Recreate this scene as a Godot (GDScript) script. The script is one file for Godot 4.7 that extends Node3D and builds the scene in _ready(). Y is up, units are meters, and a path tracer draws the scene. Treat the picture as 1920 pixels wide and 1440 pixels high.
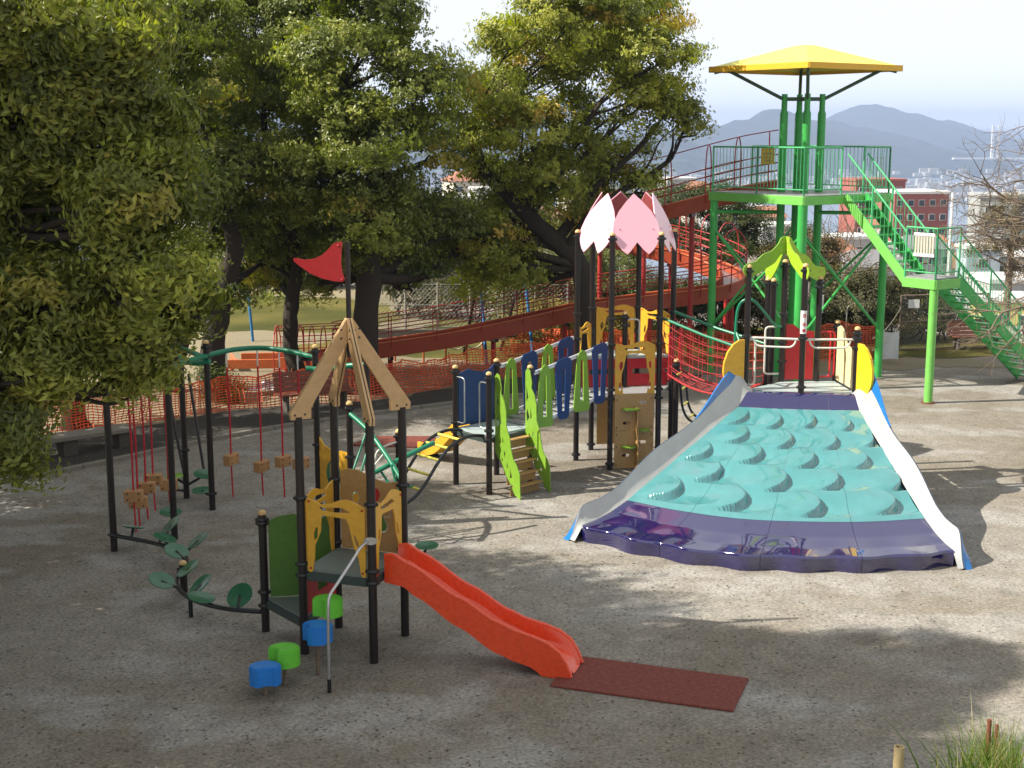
extends Node3D
# A hillside playground: play towers, slides, trees, a town and hills beyond. Metres, y up, camera looks along -z.

const CAM_H := 6.6
var rng := RandomNumberGenerator.new()
var used := {}
var M := {}

# ---------------------------------------------------------------- mesh builder
class MB:
	var V := PackedVector3Array()
	var N := PackedVector3Array()
	var C := PackedColorArray()
	var U := PackedVector2Array()
	var col := Color(1, 1, 1)
	var colored := false
	var uvs := false

	func _p(p: Vector3, n: Vector3) -> void:
		V.append(p)
		N.append(n)
		C.append(col)
		U.append(Vector2(p.x, p.z))

	# corners counter-clockwise as seen from outside; written clockwise, as Godot wants
	func tri(a: Vector3, b: Vector3, c: Vector3) -> void:
		var n := (b - a).cross(c - a).normalized()
		_p(a, n); _p(c, n); _p(b, n)

	func trin(a: Vector3, b: Vector3, c: Vector3, na: Vector3, nb: Vector3, nc: Vector3) -> void:
		_p(a, na); _p(c, nc); _p(b, nb)

	func quad(a: Vector3, b: Vector3, c: Vector3, d: Vector3) -> void:
		tri(a, b, c)
		tri(a, c, d)

	func quadn(a: Vector3, b: Vector3, c: Vector3, d: Vector3, na: Vector3, nb: Vector3, nc: Vector3, nd: Vector3) -> void:
		trin(a, b, c, na, nb, nc)
		trin(a, c, d, na, nc, nd)

	# a box with chamfered edges; s = full size
	func box(c: Vector3, s: Vector3, b := Basis(), bev := 0.0) -> MB:
		var h := s * 0.5
		if bev <= 0.0:
			for ax in 3:
				for sg in [-1.0, 1.0]:
					var n := Vector3(); n[ax] = sg
					var u := Vector3(); u[(ax + 1) % 3] = h[(ax + 1) % 3]
					var w := Vector3(); w[(ax + 2) % 3] = h[(ax + 2) % 3] * sg
					var o: Vector3 = n * h[ax]
					quad(c + b * (o - u - w), c + b * (o + u - w), c + b * (o + u + w), c + b * (o - u + w))
			return self
		bev = minf(bev, minf(h.x, minf(h.y, h.z)) * 0.9)
		var i := h - Vector3(bev, bev, bev)
		for ax in 3:
			var a1 := (ax + 1) % 3
			var a2 := (ax + 2) % 3
			for sg in [-1.0, 1.0]:
				var o := Vector3(); o[ax] = h[ax] * sg
				var u := Vector3(); u[a1] = i[a1]
				var w := Vector3(); w[a2] = i[a2] * sg
				quad(c + b * (o - u - w), c + b * (o + u - w), c + b * (o + u + w), c + b * (o - u + w))
			for s1 in [-1.0, 1.0]:
				for s2 in [-1.0, 1.0]:
					var e := Vector3(); e[ax] = i[ax]
					var p := Vector3(); p[a1] = h[a1] * s1; p[a2] = i[a2] * s2
					var q := Vector3(); q[a1] = i[a1] * s1; q[a2] = h[a2] * s2
					if s1 * s2 > 0:
						quad(c + b * (q - e), c + b * (q + e), c + b * (p + e), c + b * (p - e))
					else:
						quad(c + b * (p - e), c + b * (p + e), c + b * (q + e), c + b * (q - e))
		for sx in [-1.0, 1.0]:
			for sy in [-1.0, 1.0]:
				for sz in [-1.0, 1.0]:
					var p1 := Vector3(h.x * sx, i.y * sy, i.z * sz)
					var p2 := Vector3(i.x * sx, h.y * sy, i.z * sz)
					var p3 := Vector3(i.x * sx, i.y * sy, h.z * sz)
					if sx * sy * sz > 0:
						tri(c + b * p1, c + b * p2, c + b * p3)
					else:
						tri(c + b * p1, c + b * p3, c + b * p2)
		return self

	# a round bar along points; r = number or one radius per point
	func tube(pts: Array, r: Variant, sides := 8, caps := true) -> MB:
		var n := pts.size()
		var up := Vector3.UP
		var t0: Vector3 = (pts[1] - pts[0]).normalized()
		if absf(t0.dot(up)) > 0.95:
			up = Vector3.RIGHT
		var x := up.cross(t0).normalized()
		var rings := []
		var nrm := []
		for k in n:
			var t: Vector3
			if k == 0:
				t = t0
			elif k == n - 1:
				t = (pts[k] - pts[k - 1]).normalized()
			else:
				t = ((pts[k] - pts[k - 1]).normalized() + (pts[k + 1] - pts[k]).normalized()).normalized()
			x = (x - t * x.dot(t)).normalized()
			var y := t.cross(x)
			var rr: float = r[k] if r is Array or r is PackedFloat32Array else r
			var ring := []
			var nr := []
			for s in sides:
				var a := TAU * s / sides
				var d := x * cos(a) + y * sin(a)
				ring.append(pts[k] + d * rr)
				nr.append(d)
			rings.append(ring)
			nrm.append(nr)
		for k in n - 1:
			for s in sides:
				var q := (s + 1) % sides
				quadn(rings[k][s], rings[k][q], rings[k + 1][q], rings[k + 1][s], nrm[k][s], nrm[k][q], nrm[k + 1][q], nrm[k + 1][s])
		if caps:
			for s in range(1, sides - 1):
				tri(rings[0][0], rings[0][s + 1], rings[0][s])
				tri(rings[n - 1][0], rings[n - 1][s], rings[n - 1][s + 1])
		return self

	# profile of Vector2(radius, height) turned about the axis through o along b.y
	func lathe(o: Vector3, prof: Array, sides := 16, b := Basis()) -> MB:
		for k in prof.size() - 1:
			var p: Vector2 = prof[k]
			var q: Vector2 = prof[k + 1]
			var sl := Vector2(q.y - p.y, p.x - q.x)
			if sl.length() < 1e-7:
				continue
			sl = sl.normalized()
			for s in sides:
				var a0 := TAU * s / sides
				var a1 := TAU * (s + 1) / sides
				var d0 := Vector3(cos(a0), 0, sin(a0))
				var d1 := Vector3(cos(a1), 0, sin(a1))
				var n0 := b * (d0 * sl.x + Vector3.UP * sl.y)
				var n1 := b * (d1 * sl.x + Vector3.UP * sl.y)
				var A := o + b * (d0 * p.x + Vector3.UP * p.y)
				var B := o + b * (d1 * p.x + Vector3.UP * p.y)
				var CC := o + b * (d1 * q.x + Vector3.UP * q.y)
				var D := o + b * (d0 * q.x + Vector3.UP * q.y)
				if p.x < 1e-6:
					trin(A, D, CC, n0, n0, n1)
				elif q.x < 1e-6:
					trin(A, D, B, n0, n0, n1)
				else:
					quadn(A, D, CC, B, n0, n0, n1, n1)
		return self

	# flat board cut to an outline (metres, in the plane of xf), with cut-outs, th thick
	func board(outline: PackedVector2Array, holes: Array, xf: Transform3D, th: float) -> MB:
		var o := outline
		if Geometry2D.is_polygon_clockwise(o):
			o = o.duplicate(); o.reverse()
		var lo := Vector2(1e9, 1e9)
		var hi := -lo
		for p in o:
			lo = lo.min(p); hi = hi.max(p)
		var cuts := []
		for h in holes:
			var m := 0.0
			for p in h:
				m += p.x
			cuts.append(m / h.size())
		cuts.sort()
		var edges := [lo.x - 1.0] + cuts + [hi.x + 1.0]
		var z := xf.basis.z.normalized() * th * 0.5
		for k in edges.size() - 1:
			if edges[k + 1] - edges[k] < 1e-5:
				continue
			var slab := PackedVector2Array([Vector2(edges[k], lo.y - 1), Vector2(edges[k + 1], lo.y - 1), Vector2(edges[k + 1], hi.y + 1), Vector2(edges[k], hi.y + 1)])
			var work: Array = Geometry2D.intersect_polygons(o, slab)
			for h in holes:
				var nxt := []
				for w in work:
					for res in Geometry2D.clip_polygons(w, h):
						if not Geometry2D.is_polygon_clockwise(res):
							nxt.append(res)
				work = nxt
			for w in work:
				var idx := Geometry2D.triangulate_polygon(w)
				for j in range(0, idx.size(), 3):
					var a := xf * Vector3(w[idx[j]].x, w[idx[j]].y, 0)
					var b2 := xf * Vector3(w[idx[j + 1]].x, w[idx[j + 1]].y, 0)
					var c2 := xf * Vector3(w[idx[j + 2]].x, w[idx[j + 2]].y, 0)
					if (b2 - a).cross(c2 - a).dot(z) < 0:
						var sw := b2; b2 = c2; c2 = sw
					tri(a + z, b2 + z, c2 + z)
					tri(a - z, c2 - z, b2 - z)
		var loops := [o]
		for h in holes:
			var hh: PackedVector2Array = h
			if not Geometry2D.is_polygon_clockwise(hh):
				hh = hh.duplicate(); hh.reverse()
			loops.append(hh)
		for lp in loops:
			for k in lp.size():
				var p: Vector2 = lp[k]
				var q: Vector2 = lp[(k + 1) % lp.size()]
				var a := xf * Vector3(p.x, p.y, 0)
				var b2 := xf * Vector3(q.x, q.y, 0)
				quad(a - z, b2 - z, b2 + z, a + z)
		return self

	func mesh(shift := Vector3()) -> ArrayMesh:
		var arr := []
		arr.resize(Mesh.ARRAY_MAX)
		if shift != Vector3():
			for k in V.size():
				V[k] += shift
		arr[Mesh.ARRAY_VERTEX] = V
		arr[Mesh.ARRAY_NORMAL] = N
		if colored:
			arr[Mesh.ARRAY_COLOR] = C
		if uvs:
			arr[Mesh.ARRAY_TEX_UV] = U
		var m := ArrayMesh.new()
		m.add_surface_from_arrays(Mesh.PRIMITIVE_TRIANGLES, arr)
		return m

# ---------------------------------------------------------------- naming and tagging
func v(x: float, y: float, d: float) -> Vector3:   # d = metres ahead of the camera's foot
	return Vector3(x, y, -d)

func numbered(called: String) -> String:
	var n: int = used.get(called, 0)
	used[called] = n + 1
	return called if n == 0 else "%s_%03d" % [called, n]

func tag(o: Node3D, label: String, category: String, group := "", kind := "") -> Node3D:
	if label: o.set_meta("label", label)
	if category: o.set_meta("category", category)
	if group: o.set_meta("group", group)
	if kind: o.set_meta("kind", kind)
	return o

func thing(called: String, label: String, category: String, at: Vector3, group := "") -> Node3D:
	var o := Node3D.new()
	o.name = numbered(called)
	o.position = at
	add_child(o)
	tag(o, label, category, group)
	return o

# one mesh as a part; points are given in world metres
func part(parent: Node3D, called: String, mb: MB, mat: Material, label := "") -> MeshInstance3D:
	var m := MeshInstance3D.new()
	m.name = called
	m.mesh = mb.mesh()
	m.material_override = mat
	var off := Vector3()
	var q: Node = parent
	while q is Node3D and q != self:
		off += q.position
		q = q.get_parent()
	m.position = -off
	parent.add_child(m, true)
	if label: m.set_meta("label", label)
	return m

# a thing that is one mesh, its origin at `at`
func single(called: String, mb: MB, mat: Material, at: Vector3, label: String, category: String, group := "", kind := "") -> MeshInstance3D:
	var m := MeshInstance3D.new()
	m.name = numbered(called)
	m.mesh = mb.mesh(-at)
	m.material_override = mat
	m.position = at
	add_child(m)
	tag(m, label, category, group, kind)
	return m

func dup(o: Node3D, called: String, at: Vector3, label: String, turn := 0.0) -> Node3D:
	var c: Node3D = o.duplicate()
	c.name = numbered(called)
	c.position = at
	if turn != 0.0: c.rotation.y = turn
	add_child(c)
	c.set_meta("label", label)
	return c

# ---------------------------------------------------------------- materials
func noise_tex(sz: int, freq: float, lo: Color, hi: Color, sd: int, oct := 4, mid := -1.0, type := FastNoiseLite.TYPE_SIMPLEX_SMOOTH) -> NoiseTexture2D:
	var n := FastNoiseLite.new()
	n.noise_type = type
	n.frequency = freq
	n.seed = sd
	n.fractal_octaves = oct
	var t := NoiseTexture2D.new()
	t.width = sz; t.height = sz
	t.seamless = true
	t.noise = n
	var g := Gradient.new()
	g.offsets = PackedFloat32Array([0.0, 1.0])
	g.colors = PackedColorArray([lo, hi])
	if mid >= 0.0:
		g.offsets = PackedFloat32Array([0.0, mid, 1.0])
		g.colors = PackedColorArray([lo, lo.lerp(hi, 0.5), hi])
	t.color_ramp = g
	return t

func normal_tex(sz: int, freq: float, strength: float, sd: int, oct := 4) -> NoiseTexture2D:
	var n := FastNoiseLite.new()
	n.frequency = freq
	n.seed = sd
	n.fractal_octaves = oct
	var t := NoiseTexture2D.new()
	t.width = sz; t.height = sz
	t.seamless = true
	t.noise = n
	t.as_normal_map = true
	t.bump_strength = strength
	return t

var wear_tex: Texture2D
var fine_normal: Texture2D
var grain_tex: Texture2D
var bark_normal: Texture2D
var scuff_tex: Texture2D

# r, g, b are linear base colours
func paint(r: float, g: float, b: float, rough := 0.4, metal := 0.0, opt := {}) -> StandardMaterial3D:
	var m := StandardMaterial3D.new()
	m.albedo_color = Color(r, g, b).linear_to_srgb()
	m.roughness = rough
	m.metallic = metal
	if opt.get("wear", true):
		m.albedo_texture = wear_tex
		m.uv1_triplanar = true
		m.uv1_world_triplanar = true
		m.uv1_scale = Vector3.ONE * opt.get("scale", 1.3)
	if opt.has("normal"):
		m.normal_enabled = true
		m.normal_texture = opt.normal
		m.normal_scale = opt.get("ns", 0.3)
		m.uv1_triplanar = true
		m.uv1_world_triplanar = true
		m.uv1_scale = Vector3.ONE * opt.get("scale", 1.3)
	if opt.has("tex"):
		m.albedo_texture = opt.tex
		m.uv1_triplanar = true
		m.uv1_world_triplanar = true
		m.uv1_scale = Vector3.ONE * opt.get("scale", 1.3)
	if opt.get("coat", 0.0) > 0.0:
		m.clearcoat_enabled = true
		m.clearcoat = opt.coat
		m.clearcoat_roughness = opt.get("coat_rough", 0.08)
	if opt.has("rt"):
		m.roughness_texture = opt.rt
		m.roughness_texture_channel = BaseMaterial3D.TEXTURE_CHANNEL_RED
	if opt.has("spec"):
		m.metallic_specular = opt.spec
	if opt.get("vc", false):
		m.vertex_color_use_as_albedo = true
	return m

func make_materials() -> void:
	wear_tex = noise_tex(512, 0.012, Color(0.91, 0.905, 0.895), Color(1, 1, 1), 11, 3)
	fine_normal = normal_tex(512, 0.06, 4.0, 12, 4)
	grain_tex = noise_tex(512, 0.03, Color(0.86, 0.84, 0.80), Color(1, 1, 1), 13, 5)
	scuff_tex = noise_tex(512, 0.02, Color(0.25, 0.25, 0.25), Color(1, 1, 1), 15, 6)
	bark_normal = normal_tex(512, 0.03, 14.0, 14, 5)
	M.post = paint(0.014, 0.009, 0.008, 0.36)
	M.black = paint(0.012, 0.012, 0.013, 0.3)
	M.cap = paint(0.70, 0.46, 0.19, 0.5)
	M.yellow = paint(0.74, 0.40, 0.03, 0.4)
	M.yellow_bright = paint(0.82, 0.55, 0.02, 0.35)
	M.cream = paint(0.80, 0.66, 0.36, 0.45)
	M.tan = paint(0.50, 0.30, 0.105, 0.5, 0.0, {"tex": grain_tex, "scale": 0.9})
	M.wood_edge = paint(0.62, 0.40, 0.19, 0.6)
	M.core = paint(0.05, 0.03, 0.02, 0.6)
	M.wood_block = paint(0.50, 0.27, 0.11, 0.6, 0.0, {"tex": grain_tex, "scale": 3.0})
	M.lime = paint(0.21, 0.40, 0.035, 0.4)
	M.lime_bright = paint(0.34, 0.55, 0.03, 0.35)
	M.grass_panel = paint(0.075, 0.19, 0.02, 0.45)
	M.blue_panel = paint(0.012, 0.045, 0.16, 0.4)
	M.red = paint(0.50, 0.016, 0.020, 0.4)
	M.red_slide = paint(0.85, 0.078, 0.018, 0.5, 0.0, {"rt": scuff_tex, "coat": 0.4, "coat_rough": 0.2})
	M.red_pipe = paint(0.45, 0.035, 0.03, 0.4)
	M.chute = paint(0.44, 0.078, 0.032, 0.42, 0.0, {"scale": 0.6})
	M.chute_in = paint(0.40, 0.40, 0.42, 0.3, 0.6)
	M.orange = paint(0.62, 0.15, 0.045, 0.4)
	M.pink = paint(0.85, 0.44, 0.53, 0.30, 0.0, {"coat": 0.5, "coat_rough": 0.12, "wear": false})
	M.pink_in = paint(0.42, 0.10, 0.10, 0.45)
	M.deck = paint(0.16, 0.20, 0.185, 0.5, 0.0, {"normal": fine_normal, "scale": 4.0, "ns": 0.25})
	M.deck_edge = paint(0.035, 0.055, 0.05, 0.5)
	M.deck_pale = paint(0.42, 0.50, 0.50, 0.45)
	M.deck_grey = paint(0.30, 0.31, 0.31, 0.5)
	M.silver = paint(0.55, 0.56, 0.57, 0.3, 0.85)
	M.alu = paint(0.72, 0.73, 0.75, 0.35, 0.3)
	M.white_pipe = paint(0.70, 0.68, 0.60, 0.35)
	M.green_pipe = paint(0.012, 0.21, 0.11, 0.32)
	M.leaf_step = paint(0.028, 0.14, 0.065, 0.3, 0.0, {"coat": 0.1})
	M.stool_blue = paint(0.008, 0.19, 0.62, 0.5, 0.0, {"normal": fine_normal, "scale": 3.0, "ns": 0.15})
	M.stool_green = paint(0.13, 0.55, 0.035, 0.5, 0.0, {"normal": fine_normal, "scale": 3.0, "ns": 0.15})
	M.rope = paint(0.55, 0.02, 0.035, 0.8)
	M.net_rope = paint(0.42, 0.028, 0.03, 0.8)
	M.mat = paint(0.62, 0.62, 0.62, 0.92, 0.0, {"tex": noise_tex(512, 0.02, Color(0.50, 0.20, 0.16), Color(0.62, 0.36, 0.30), 71, 6), "normal": fine_normal, "scale": 1.1, "ns": 0.8})
	M.rung = paint(0.72, 0.66, 0.10, 0.4)
	M.wall_edge = paint(0.05, 0.07, 0.11, 0.4)
	M.wall_out = paint(0.010, 0.17, 0.50, 0.25, 0.0, {"coat": 0.5})
	M.wall_in = paint(0.45, 0.46, 0.45, 0.16, 0.0, {"coat": 0.8, "coat_rough": 0.1, "scale": 0.5})
	M.teal = paint(0.065, 0.265, 0.280, 0.24, 0.0, {"rt": scuff_tex, "coat": 0.8, "coat_rough": 0.03, "scale": 0.5, "spec": 0.75})
	M.navy = paint(0.013, 0.010, 0.085, 0.16, 0.0, {"rt": scuff_tex, "coat": 1.0, "coat_rough": 0.02, "scale": 0.5, "spec": 0.85})
	M.tower_green = paint(0.055, 0.42, 0.085, 0.35, 0.0, {"scale": 0.5})
	M.tower_light = paint(0.19, 0.55, 0.11, 0.35, 0.0, {"scale": 0.5})
	M.rail_green = paint(0.09, 0.47, 0.20, 0.35)
	M.roof_yellow = paint(0.86, 0.81, 0.14, 0.5, 0.0, {"scale": 0.4})
	M.roof_edge = paint(0.78, 0.45, 0.03, 0.5)
	M.strut = paint(0.06, 0.12, 0.07, 0.5)
	M.net = paint(0.78, 0.115, 0.03, 0.6)
	M.concrete = paint(0.24, 0.22, 0.19, 0.9, 0.0, {"tex": grain_tex, "normal": fine_normal, "scale": 0.8, "ns": 0.6})
	M.concrete_dark = paint(0.10, 0.09, 0.075, 0.95, 0.0, {"tex": grain_tex, "normal": fine_normal, "scale": 0.7, "ns": 0.7})
	M.bench = paint(0.20, 0.062, 0.035, 0.6, 0.0, {"tex": grain_tex, "scale": 1.5})
	M.blue_pole = paint(0.02, 0.16, 0.38, 0.4)
	M.galv = paint(0.33, 0.32, 0.29, 0.5, 0.4)
	M.rope_pale = paint(0.62, 0.55, 0.38, 0.9)
	M.stake = paint(0.42, 0.10, 0.03, 0.7)
	M.white = paint(0.80, 0.80, 0.79, 0.6)
	M.slat = paint(0.52, 0.50, 0.40, 0.6)
	M.sheet = paint(0.74, 0.74, 0.76, 0.45)
	M.bark = paint(0.050, 0.040, 0.030, 0.95, 0.0, {"tex": grain_tex, "normal": bark_normal, "scale": 1.4, "ns": 1.0})
	M.bark_pale = paint(0.20, 0.155, 0.115, 0.95, 0.0, {"tex": grain_tex, "normal": bark_normal, "scale": 1.4, "ns": 0.8})
	M.brick = paint(0.36, 0.11, 0.09, 0.85)
	M.pale_wall = paint(0.42, 0.42, 0.42, 0.85)
	M.grey_wall = paint(0.36, 0.38, 0.38, 0.85)
	M.blue_wall = paint(0.40, 0.47, 0.52, 0.85)
	M.cream_wall = paint(0.62, 0.56, 0.46, 0.85)
	M.roof_red = paint(0.34, 0.15, 0.09, 0.85)
	M.roof_grey = paint(0.22, 0.22, 0.23, 0.85)
	M.glass = paint(0.05, 0.065, 0.075, 0.12, 0.0, {"wear": false})
	M.leaf = leaf_mat(0.42, Color(0.86, 0.93, 0.36))
	M.leaf_dull = leaf_mat(0.6, Color(0.68, 0.74, 0.28))

func leaf_mat(rough: float, back: Color) -> StandardMaterial3D:
	var m := StandardMaterial3D.new()
	m.albedo_color = Color(1, 1, 1)
	m.vertex_color_use_as_albedo = true
	m.roughness = rough
	m.backlight_enabled = true
	m.backlight = back
	m.cull_mode = BaseMaterial3D.CULL_DISABLED
	return m

# ---------------------------------------------------------------- small shared shapes
func arr2(a: Array, sx := 1.0, sy := 1.0) -> PackedVector2Array:
	var o := PackedVector2Array()
	for p in a:
		o.append(Vector2(p[0] * sx, p[1] * sy))
	return o

func smooth2(a: PackedVector2Array, n := 4) -> PackedVector2Array:   # closed Catmull-Rom
	var o := PackedVector2Array()
	var k := a.size()
	for i in k:
		for j in n:
			o.append(a[i].cubic_interpolate(a[(i + 1) % k], a[(i - 1 + k) % k], a[(i + 2) % k], float(j) / n))
	return o

func smooth3(a: Array, n := 6) -> Array:                             # open Catmull-Rom
	var o := []
	var k := a.size()
	for i in k - 1:
		var p0: Vector3 = a[maxi(i - 1, 0)]
		var p3: Vector3 = a[mini(i + 2, k - 1)]
		for j in n:
			o.append(a[i].cubic_interpolate(a[i + 1], p0, p3, float(j) / n))
	o.append(a[k - 1])
	return o

func wall_xf(p: Vector3, q: Vector3, y: float) -> Transform3D:       # a plane standing on the line p to q
	var x := Vector3(q.x - p.x, 0, q.z - p.z).normalized()
	return Transform3D(Basis(x, Vector3.UP, x.cross(Vector3.UP)), Vector3(p.x, y, p.z))

func ellipse(cx: float, cy: float, rx: float, ry: float, n := 16) -> PackedVector2Array:
	var o := PackedVector2Array()
	for i in n:
		o.append(Vector2(cx + rx * cos(TAU * i / n), cy + ry * sin(TAU * i / n)))
	return o

# a play post with a domed wooden cap and black clamp rings
func post(t: Node3D, x: float, d: float, y0: float, y1: float, cap: bool, rings: Array, r := 0.055, mat: Material = null) -> MeshInstance3D:
	var p := part(t, "post", MB.new().tube([v(x, y0, d), v(x, y1, d)], r, 16), mat if mat else M.post)
	if cap:
		part(p, "cap", MB.new().lathe(v(x, y1, d), [Vector2(r * 0.98, 0.0), Vector2(r * 1.02, 0.02), Vector2(r * 0.85, 0.042), Vector2(r * 0.45, 0.058), Vector2(0, 0.064)], 14), M.cap)
		rings = rings + [y1 - 0.07]
	for y in rings:
		var rb := MB.new().lathe(v(x, y, d), [Vector2(r, -0.03), Vector2(r + 0.013, -0.028), Vector2(r + 0.018, 0.0), Vector2(r + 0.013, 0.028), Vector2(r, 0.03)], 16)
		rb.box(v(x + r + 0.012, y, d - 0.0), Vector3(0.045, 0.04, 0.05), Basis(), 0.008)
		rb.box(v(x - r - 0.012, y, d - 0.0), Vector3(0.045, 0.04, 0.05), Basis(), 0.008)
		part(p, "clamp_ring", rb, M.black)
	return p

func bolts(t: Node3D, pts: Array, n: Vector3, mat: Material, r := 0.013) -> void:
	for p in pts:
		var z := n.normalized()
		var x := Vector3.UP.cross(z).normalized()
		part(t, "bolt", MB.new().lathe(p, [Vector2(r, 0), Vector2(r * 0.9, 0.008), Vector2(r * 0.5, 0.013), Vector2(0, 0.014)], 8, Basis(x, z, x.cross(z))), mat)

# yellow arched guard panel between posts p and q, standing on height y
func arch_panel(t: Node3D, p: Vector3, q: Vector3, y: float, h: float, mat: Material, low_oval := false, flip := false) -> MeshInstance3D:
	var len := Vector2(q.x - p.x, q.z - p.z).length()
	var gap := 0.085
	var dir := Vector3(q.x - p.x, 0, q.z - p.z) / len
	var a := p + dir * gap
	var w := len - gap * 2.0
	var out: PackedVector2Array
	var holes := []
	if low_oval:
		out = arr2([[0, 0], [0, .97], [.1, .95], [.25, .925], [.4, .94], [.55, .98], [.68, 1.0], [.82, .99], [1, .93], [1, 0], [.80, 0], [.80, .05], [.83, .13], [.84, .2], [.87, .32], [.86, .42], [.80, .53], [.78, .66], [.74, .755], [.66, .78], [.36, .78], [.28, .755], [.25, .66], [.22, .53], [.17, .42], [.155, .32], [.18, .2], [.2, .13], [.21, .05], [.21, 0]], w, h)
		holes = [arr2([[.22, .865], [.3, .885], [.5, .895], [.7, .885], [.76, .86], [.7, .835], [.5, .83], [.3, .835]], w, h), arr2([[.10, .57], [.14, .64], [.19, .62], [.19, .53], [.13, .46]], w, h), arr2([[.10, .13], [.11, .25], [.15, .27], [.17, .19], [.15, .1]], w, h), arr2([[.84, .62], [.9, .64], [.91, .52], [.86, .5]], w, h), arr2([[.85, .12], [.83, .2], [.86, .27], [.9, .24], [.9, .14]], w, h)]
	else:
		out = arr2([[0, .02], [0, .97], [.1, .95], [.25, .90], [.4, .92], [.55, .97], [.68, .99], [.8, .97], [1, .90], [1, .02], [.96, 0], [.92, .03], [.88, .25], [.8, .40], [.76, .55], [.72, .68], [.68, .745], [.28, .765], [.25, .74], [.235, .55], [.2, .48], [.13, .36], [.12, .2], [.08, .02], [.05, 0]], w, h)
		holes = [arr2([[.2, .865], [.4, .87], [.6, .885], [.75, .84], [.72, .82], [.45, .81], [.26, .82]], w, h), arr2([[.11, .5], [.15, .6], [.19, .6], [.18, .47], [.12, .42]], w, h), arr2([[.79, .56], [.84, .53], [.9, .4], [.89, .36], [.83, .42]], w, h)]
	if flip:
		for i in out.size(): out[i].x = w - out[i].x
		for hh in holes:
			for i in hh.size(): hh[i].x = w - hh[i].x
	var xf := wall_xf(a, q, y)
	var pn := part(t, "arched_panel", MB.new().board(out, holes, xf, 0.02), mat)
	if not low_oval:
		for c in [[.045, .93], [.955, .87], [.05, .06], [.95, .06]]:
			var cx: float = (1.0 - c[0]) if flip else c[0]
			bolts(pn, [xf * Vector3(cx * w, c[1] * h, 0.011)], xf.basis.z, M.red, 0.017)
	return pn

# a loop handle bent from round bar: U shape between two points on a post
func handle(t: Node3D, base: Vector3, out: Vector3, h: float, mat: Material, r := 0.014) -> MeshInstance3D:
	var c := 0.06
	var o := out.normalized()
	var pts := [base, base + out - o * c, base + out - o * c * 0.3 + Vector3(0, c * 0.3, 0), base + out + Vector3(0, c, 0), base + out + Vector3(0, h - c, 0), base + out - o * c * 0.3 + Vector3(0, h - c * 0.3, 0), base + out - o * c + Vector3(0, h, 0), base + Vector3(0, h, 0)]
	return part(t, "handle", MB.new().tube(pts, r, 8), mat)

# ---------------------------------------------------------------- the place: camera, sky, sun, air
func make_view() -> void:
	var cam := Camera3D.new()
	cam.name = "camera"
	cam.position = Vector3(0, CAM_H, 0)
	cam.rotation_degrees = Vector3(-10.432, 0, 0)
	cam.fov = 31.186
	cam.near = 0.1
	cam.far = 30000.0
	add_child(cam)
	var env := Environment.new()
	var sky := Sky.new()
	var sm := ProceduralSkyMaterial.new()
	sm.sky_top_color = Color(0.675, 0.68, 0.68)
	sm.sky_horizon_color = Color(0.86, 0.875, 0.90)
	sm.sky_curve = 0.12
	sm.ground_bottom_color = Color(0.30, 0.28, 0.25)
	sm.ground_horizon_color = Color(0.80, 0.83, 0.88)
	sm.sky_energy_multiplier = 1.0
	sm.use_debanding = false
	var cv := noise_tex(1024, 0.006, Color(0, 0, 0), Color(0.55, 0.55, 0.55), 5, 5, 0.55)
	sm.sky_cover = cv
	sm.sky_cover_modulate = Color(0.5, 0.5, 0.5)
	sky.sky_material = sm
	env.background_mode = Environment.BG_SKY
	env.sky = sky
	env.tonemap_mode = Environment.TONE_MAPPER_LINEAR
	env.tonemap_exposure = 1.8
	env.sdfgi_enabled = true
	env.ssao_enabled = true
	env.ssil_enabled = true
	env.fog_enabled = true
	env.fog_density = 0.00017
	env.fog_light_color = Color(0.70, 0.78, 0.93)
	var we := WorldEnvironment.new()
	we.name = "world_environment"
	we.environment = env
	add_child(we)
	var sun := DirectionalLight3D.new()
	sun.name = "sun"
	sun.light_energy = 1.6
	sun.light_color = Color(1.0, 0.97, 0.92)
	sun.light_angular_distance = 0.5
	sun.shadow_enabled = true
	# light travels to the right and very slightly away from the camera
	var el := deg_to_rad(41.0)
	var dir := Vector3(0.98, 0, -0.16).normalized() * cos(el) + Vector3(0, -sin(el), 0)
	sun.look_at_from_position(Vector3(), dir, Vector3.UP)
	add_child(sun)

func gh(x: float, d: float) -> float:
	var edge := lerpf(60.0, 47.0, smoothstep(-4.0, 4.0, x))
	var s := maxf(d - edge, (x - 20.0) * 0.9)
	if s <= 0.0:
		return 0.0
	var h := 0.0
	h -= 3.0 * smoothstep(0.0, 9.0, s)
	h -= 18.0 * clampf((s - 5.0) / 85.0, 0, 1)
	h -= 10.0 * clampf((s - 80.0) / 220.0, 0, 1)
	h -= 96.0 * clampf((s - 300.0) / 900.0, 0, 1)
	return h

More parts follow.
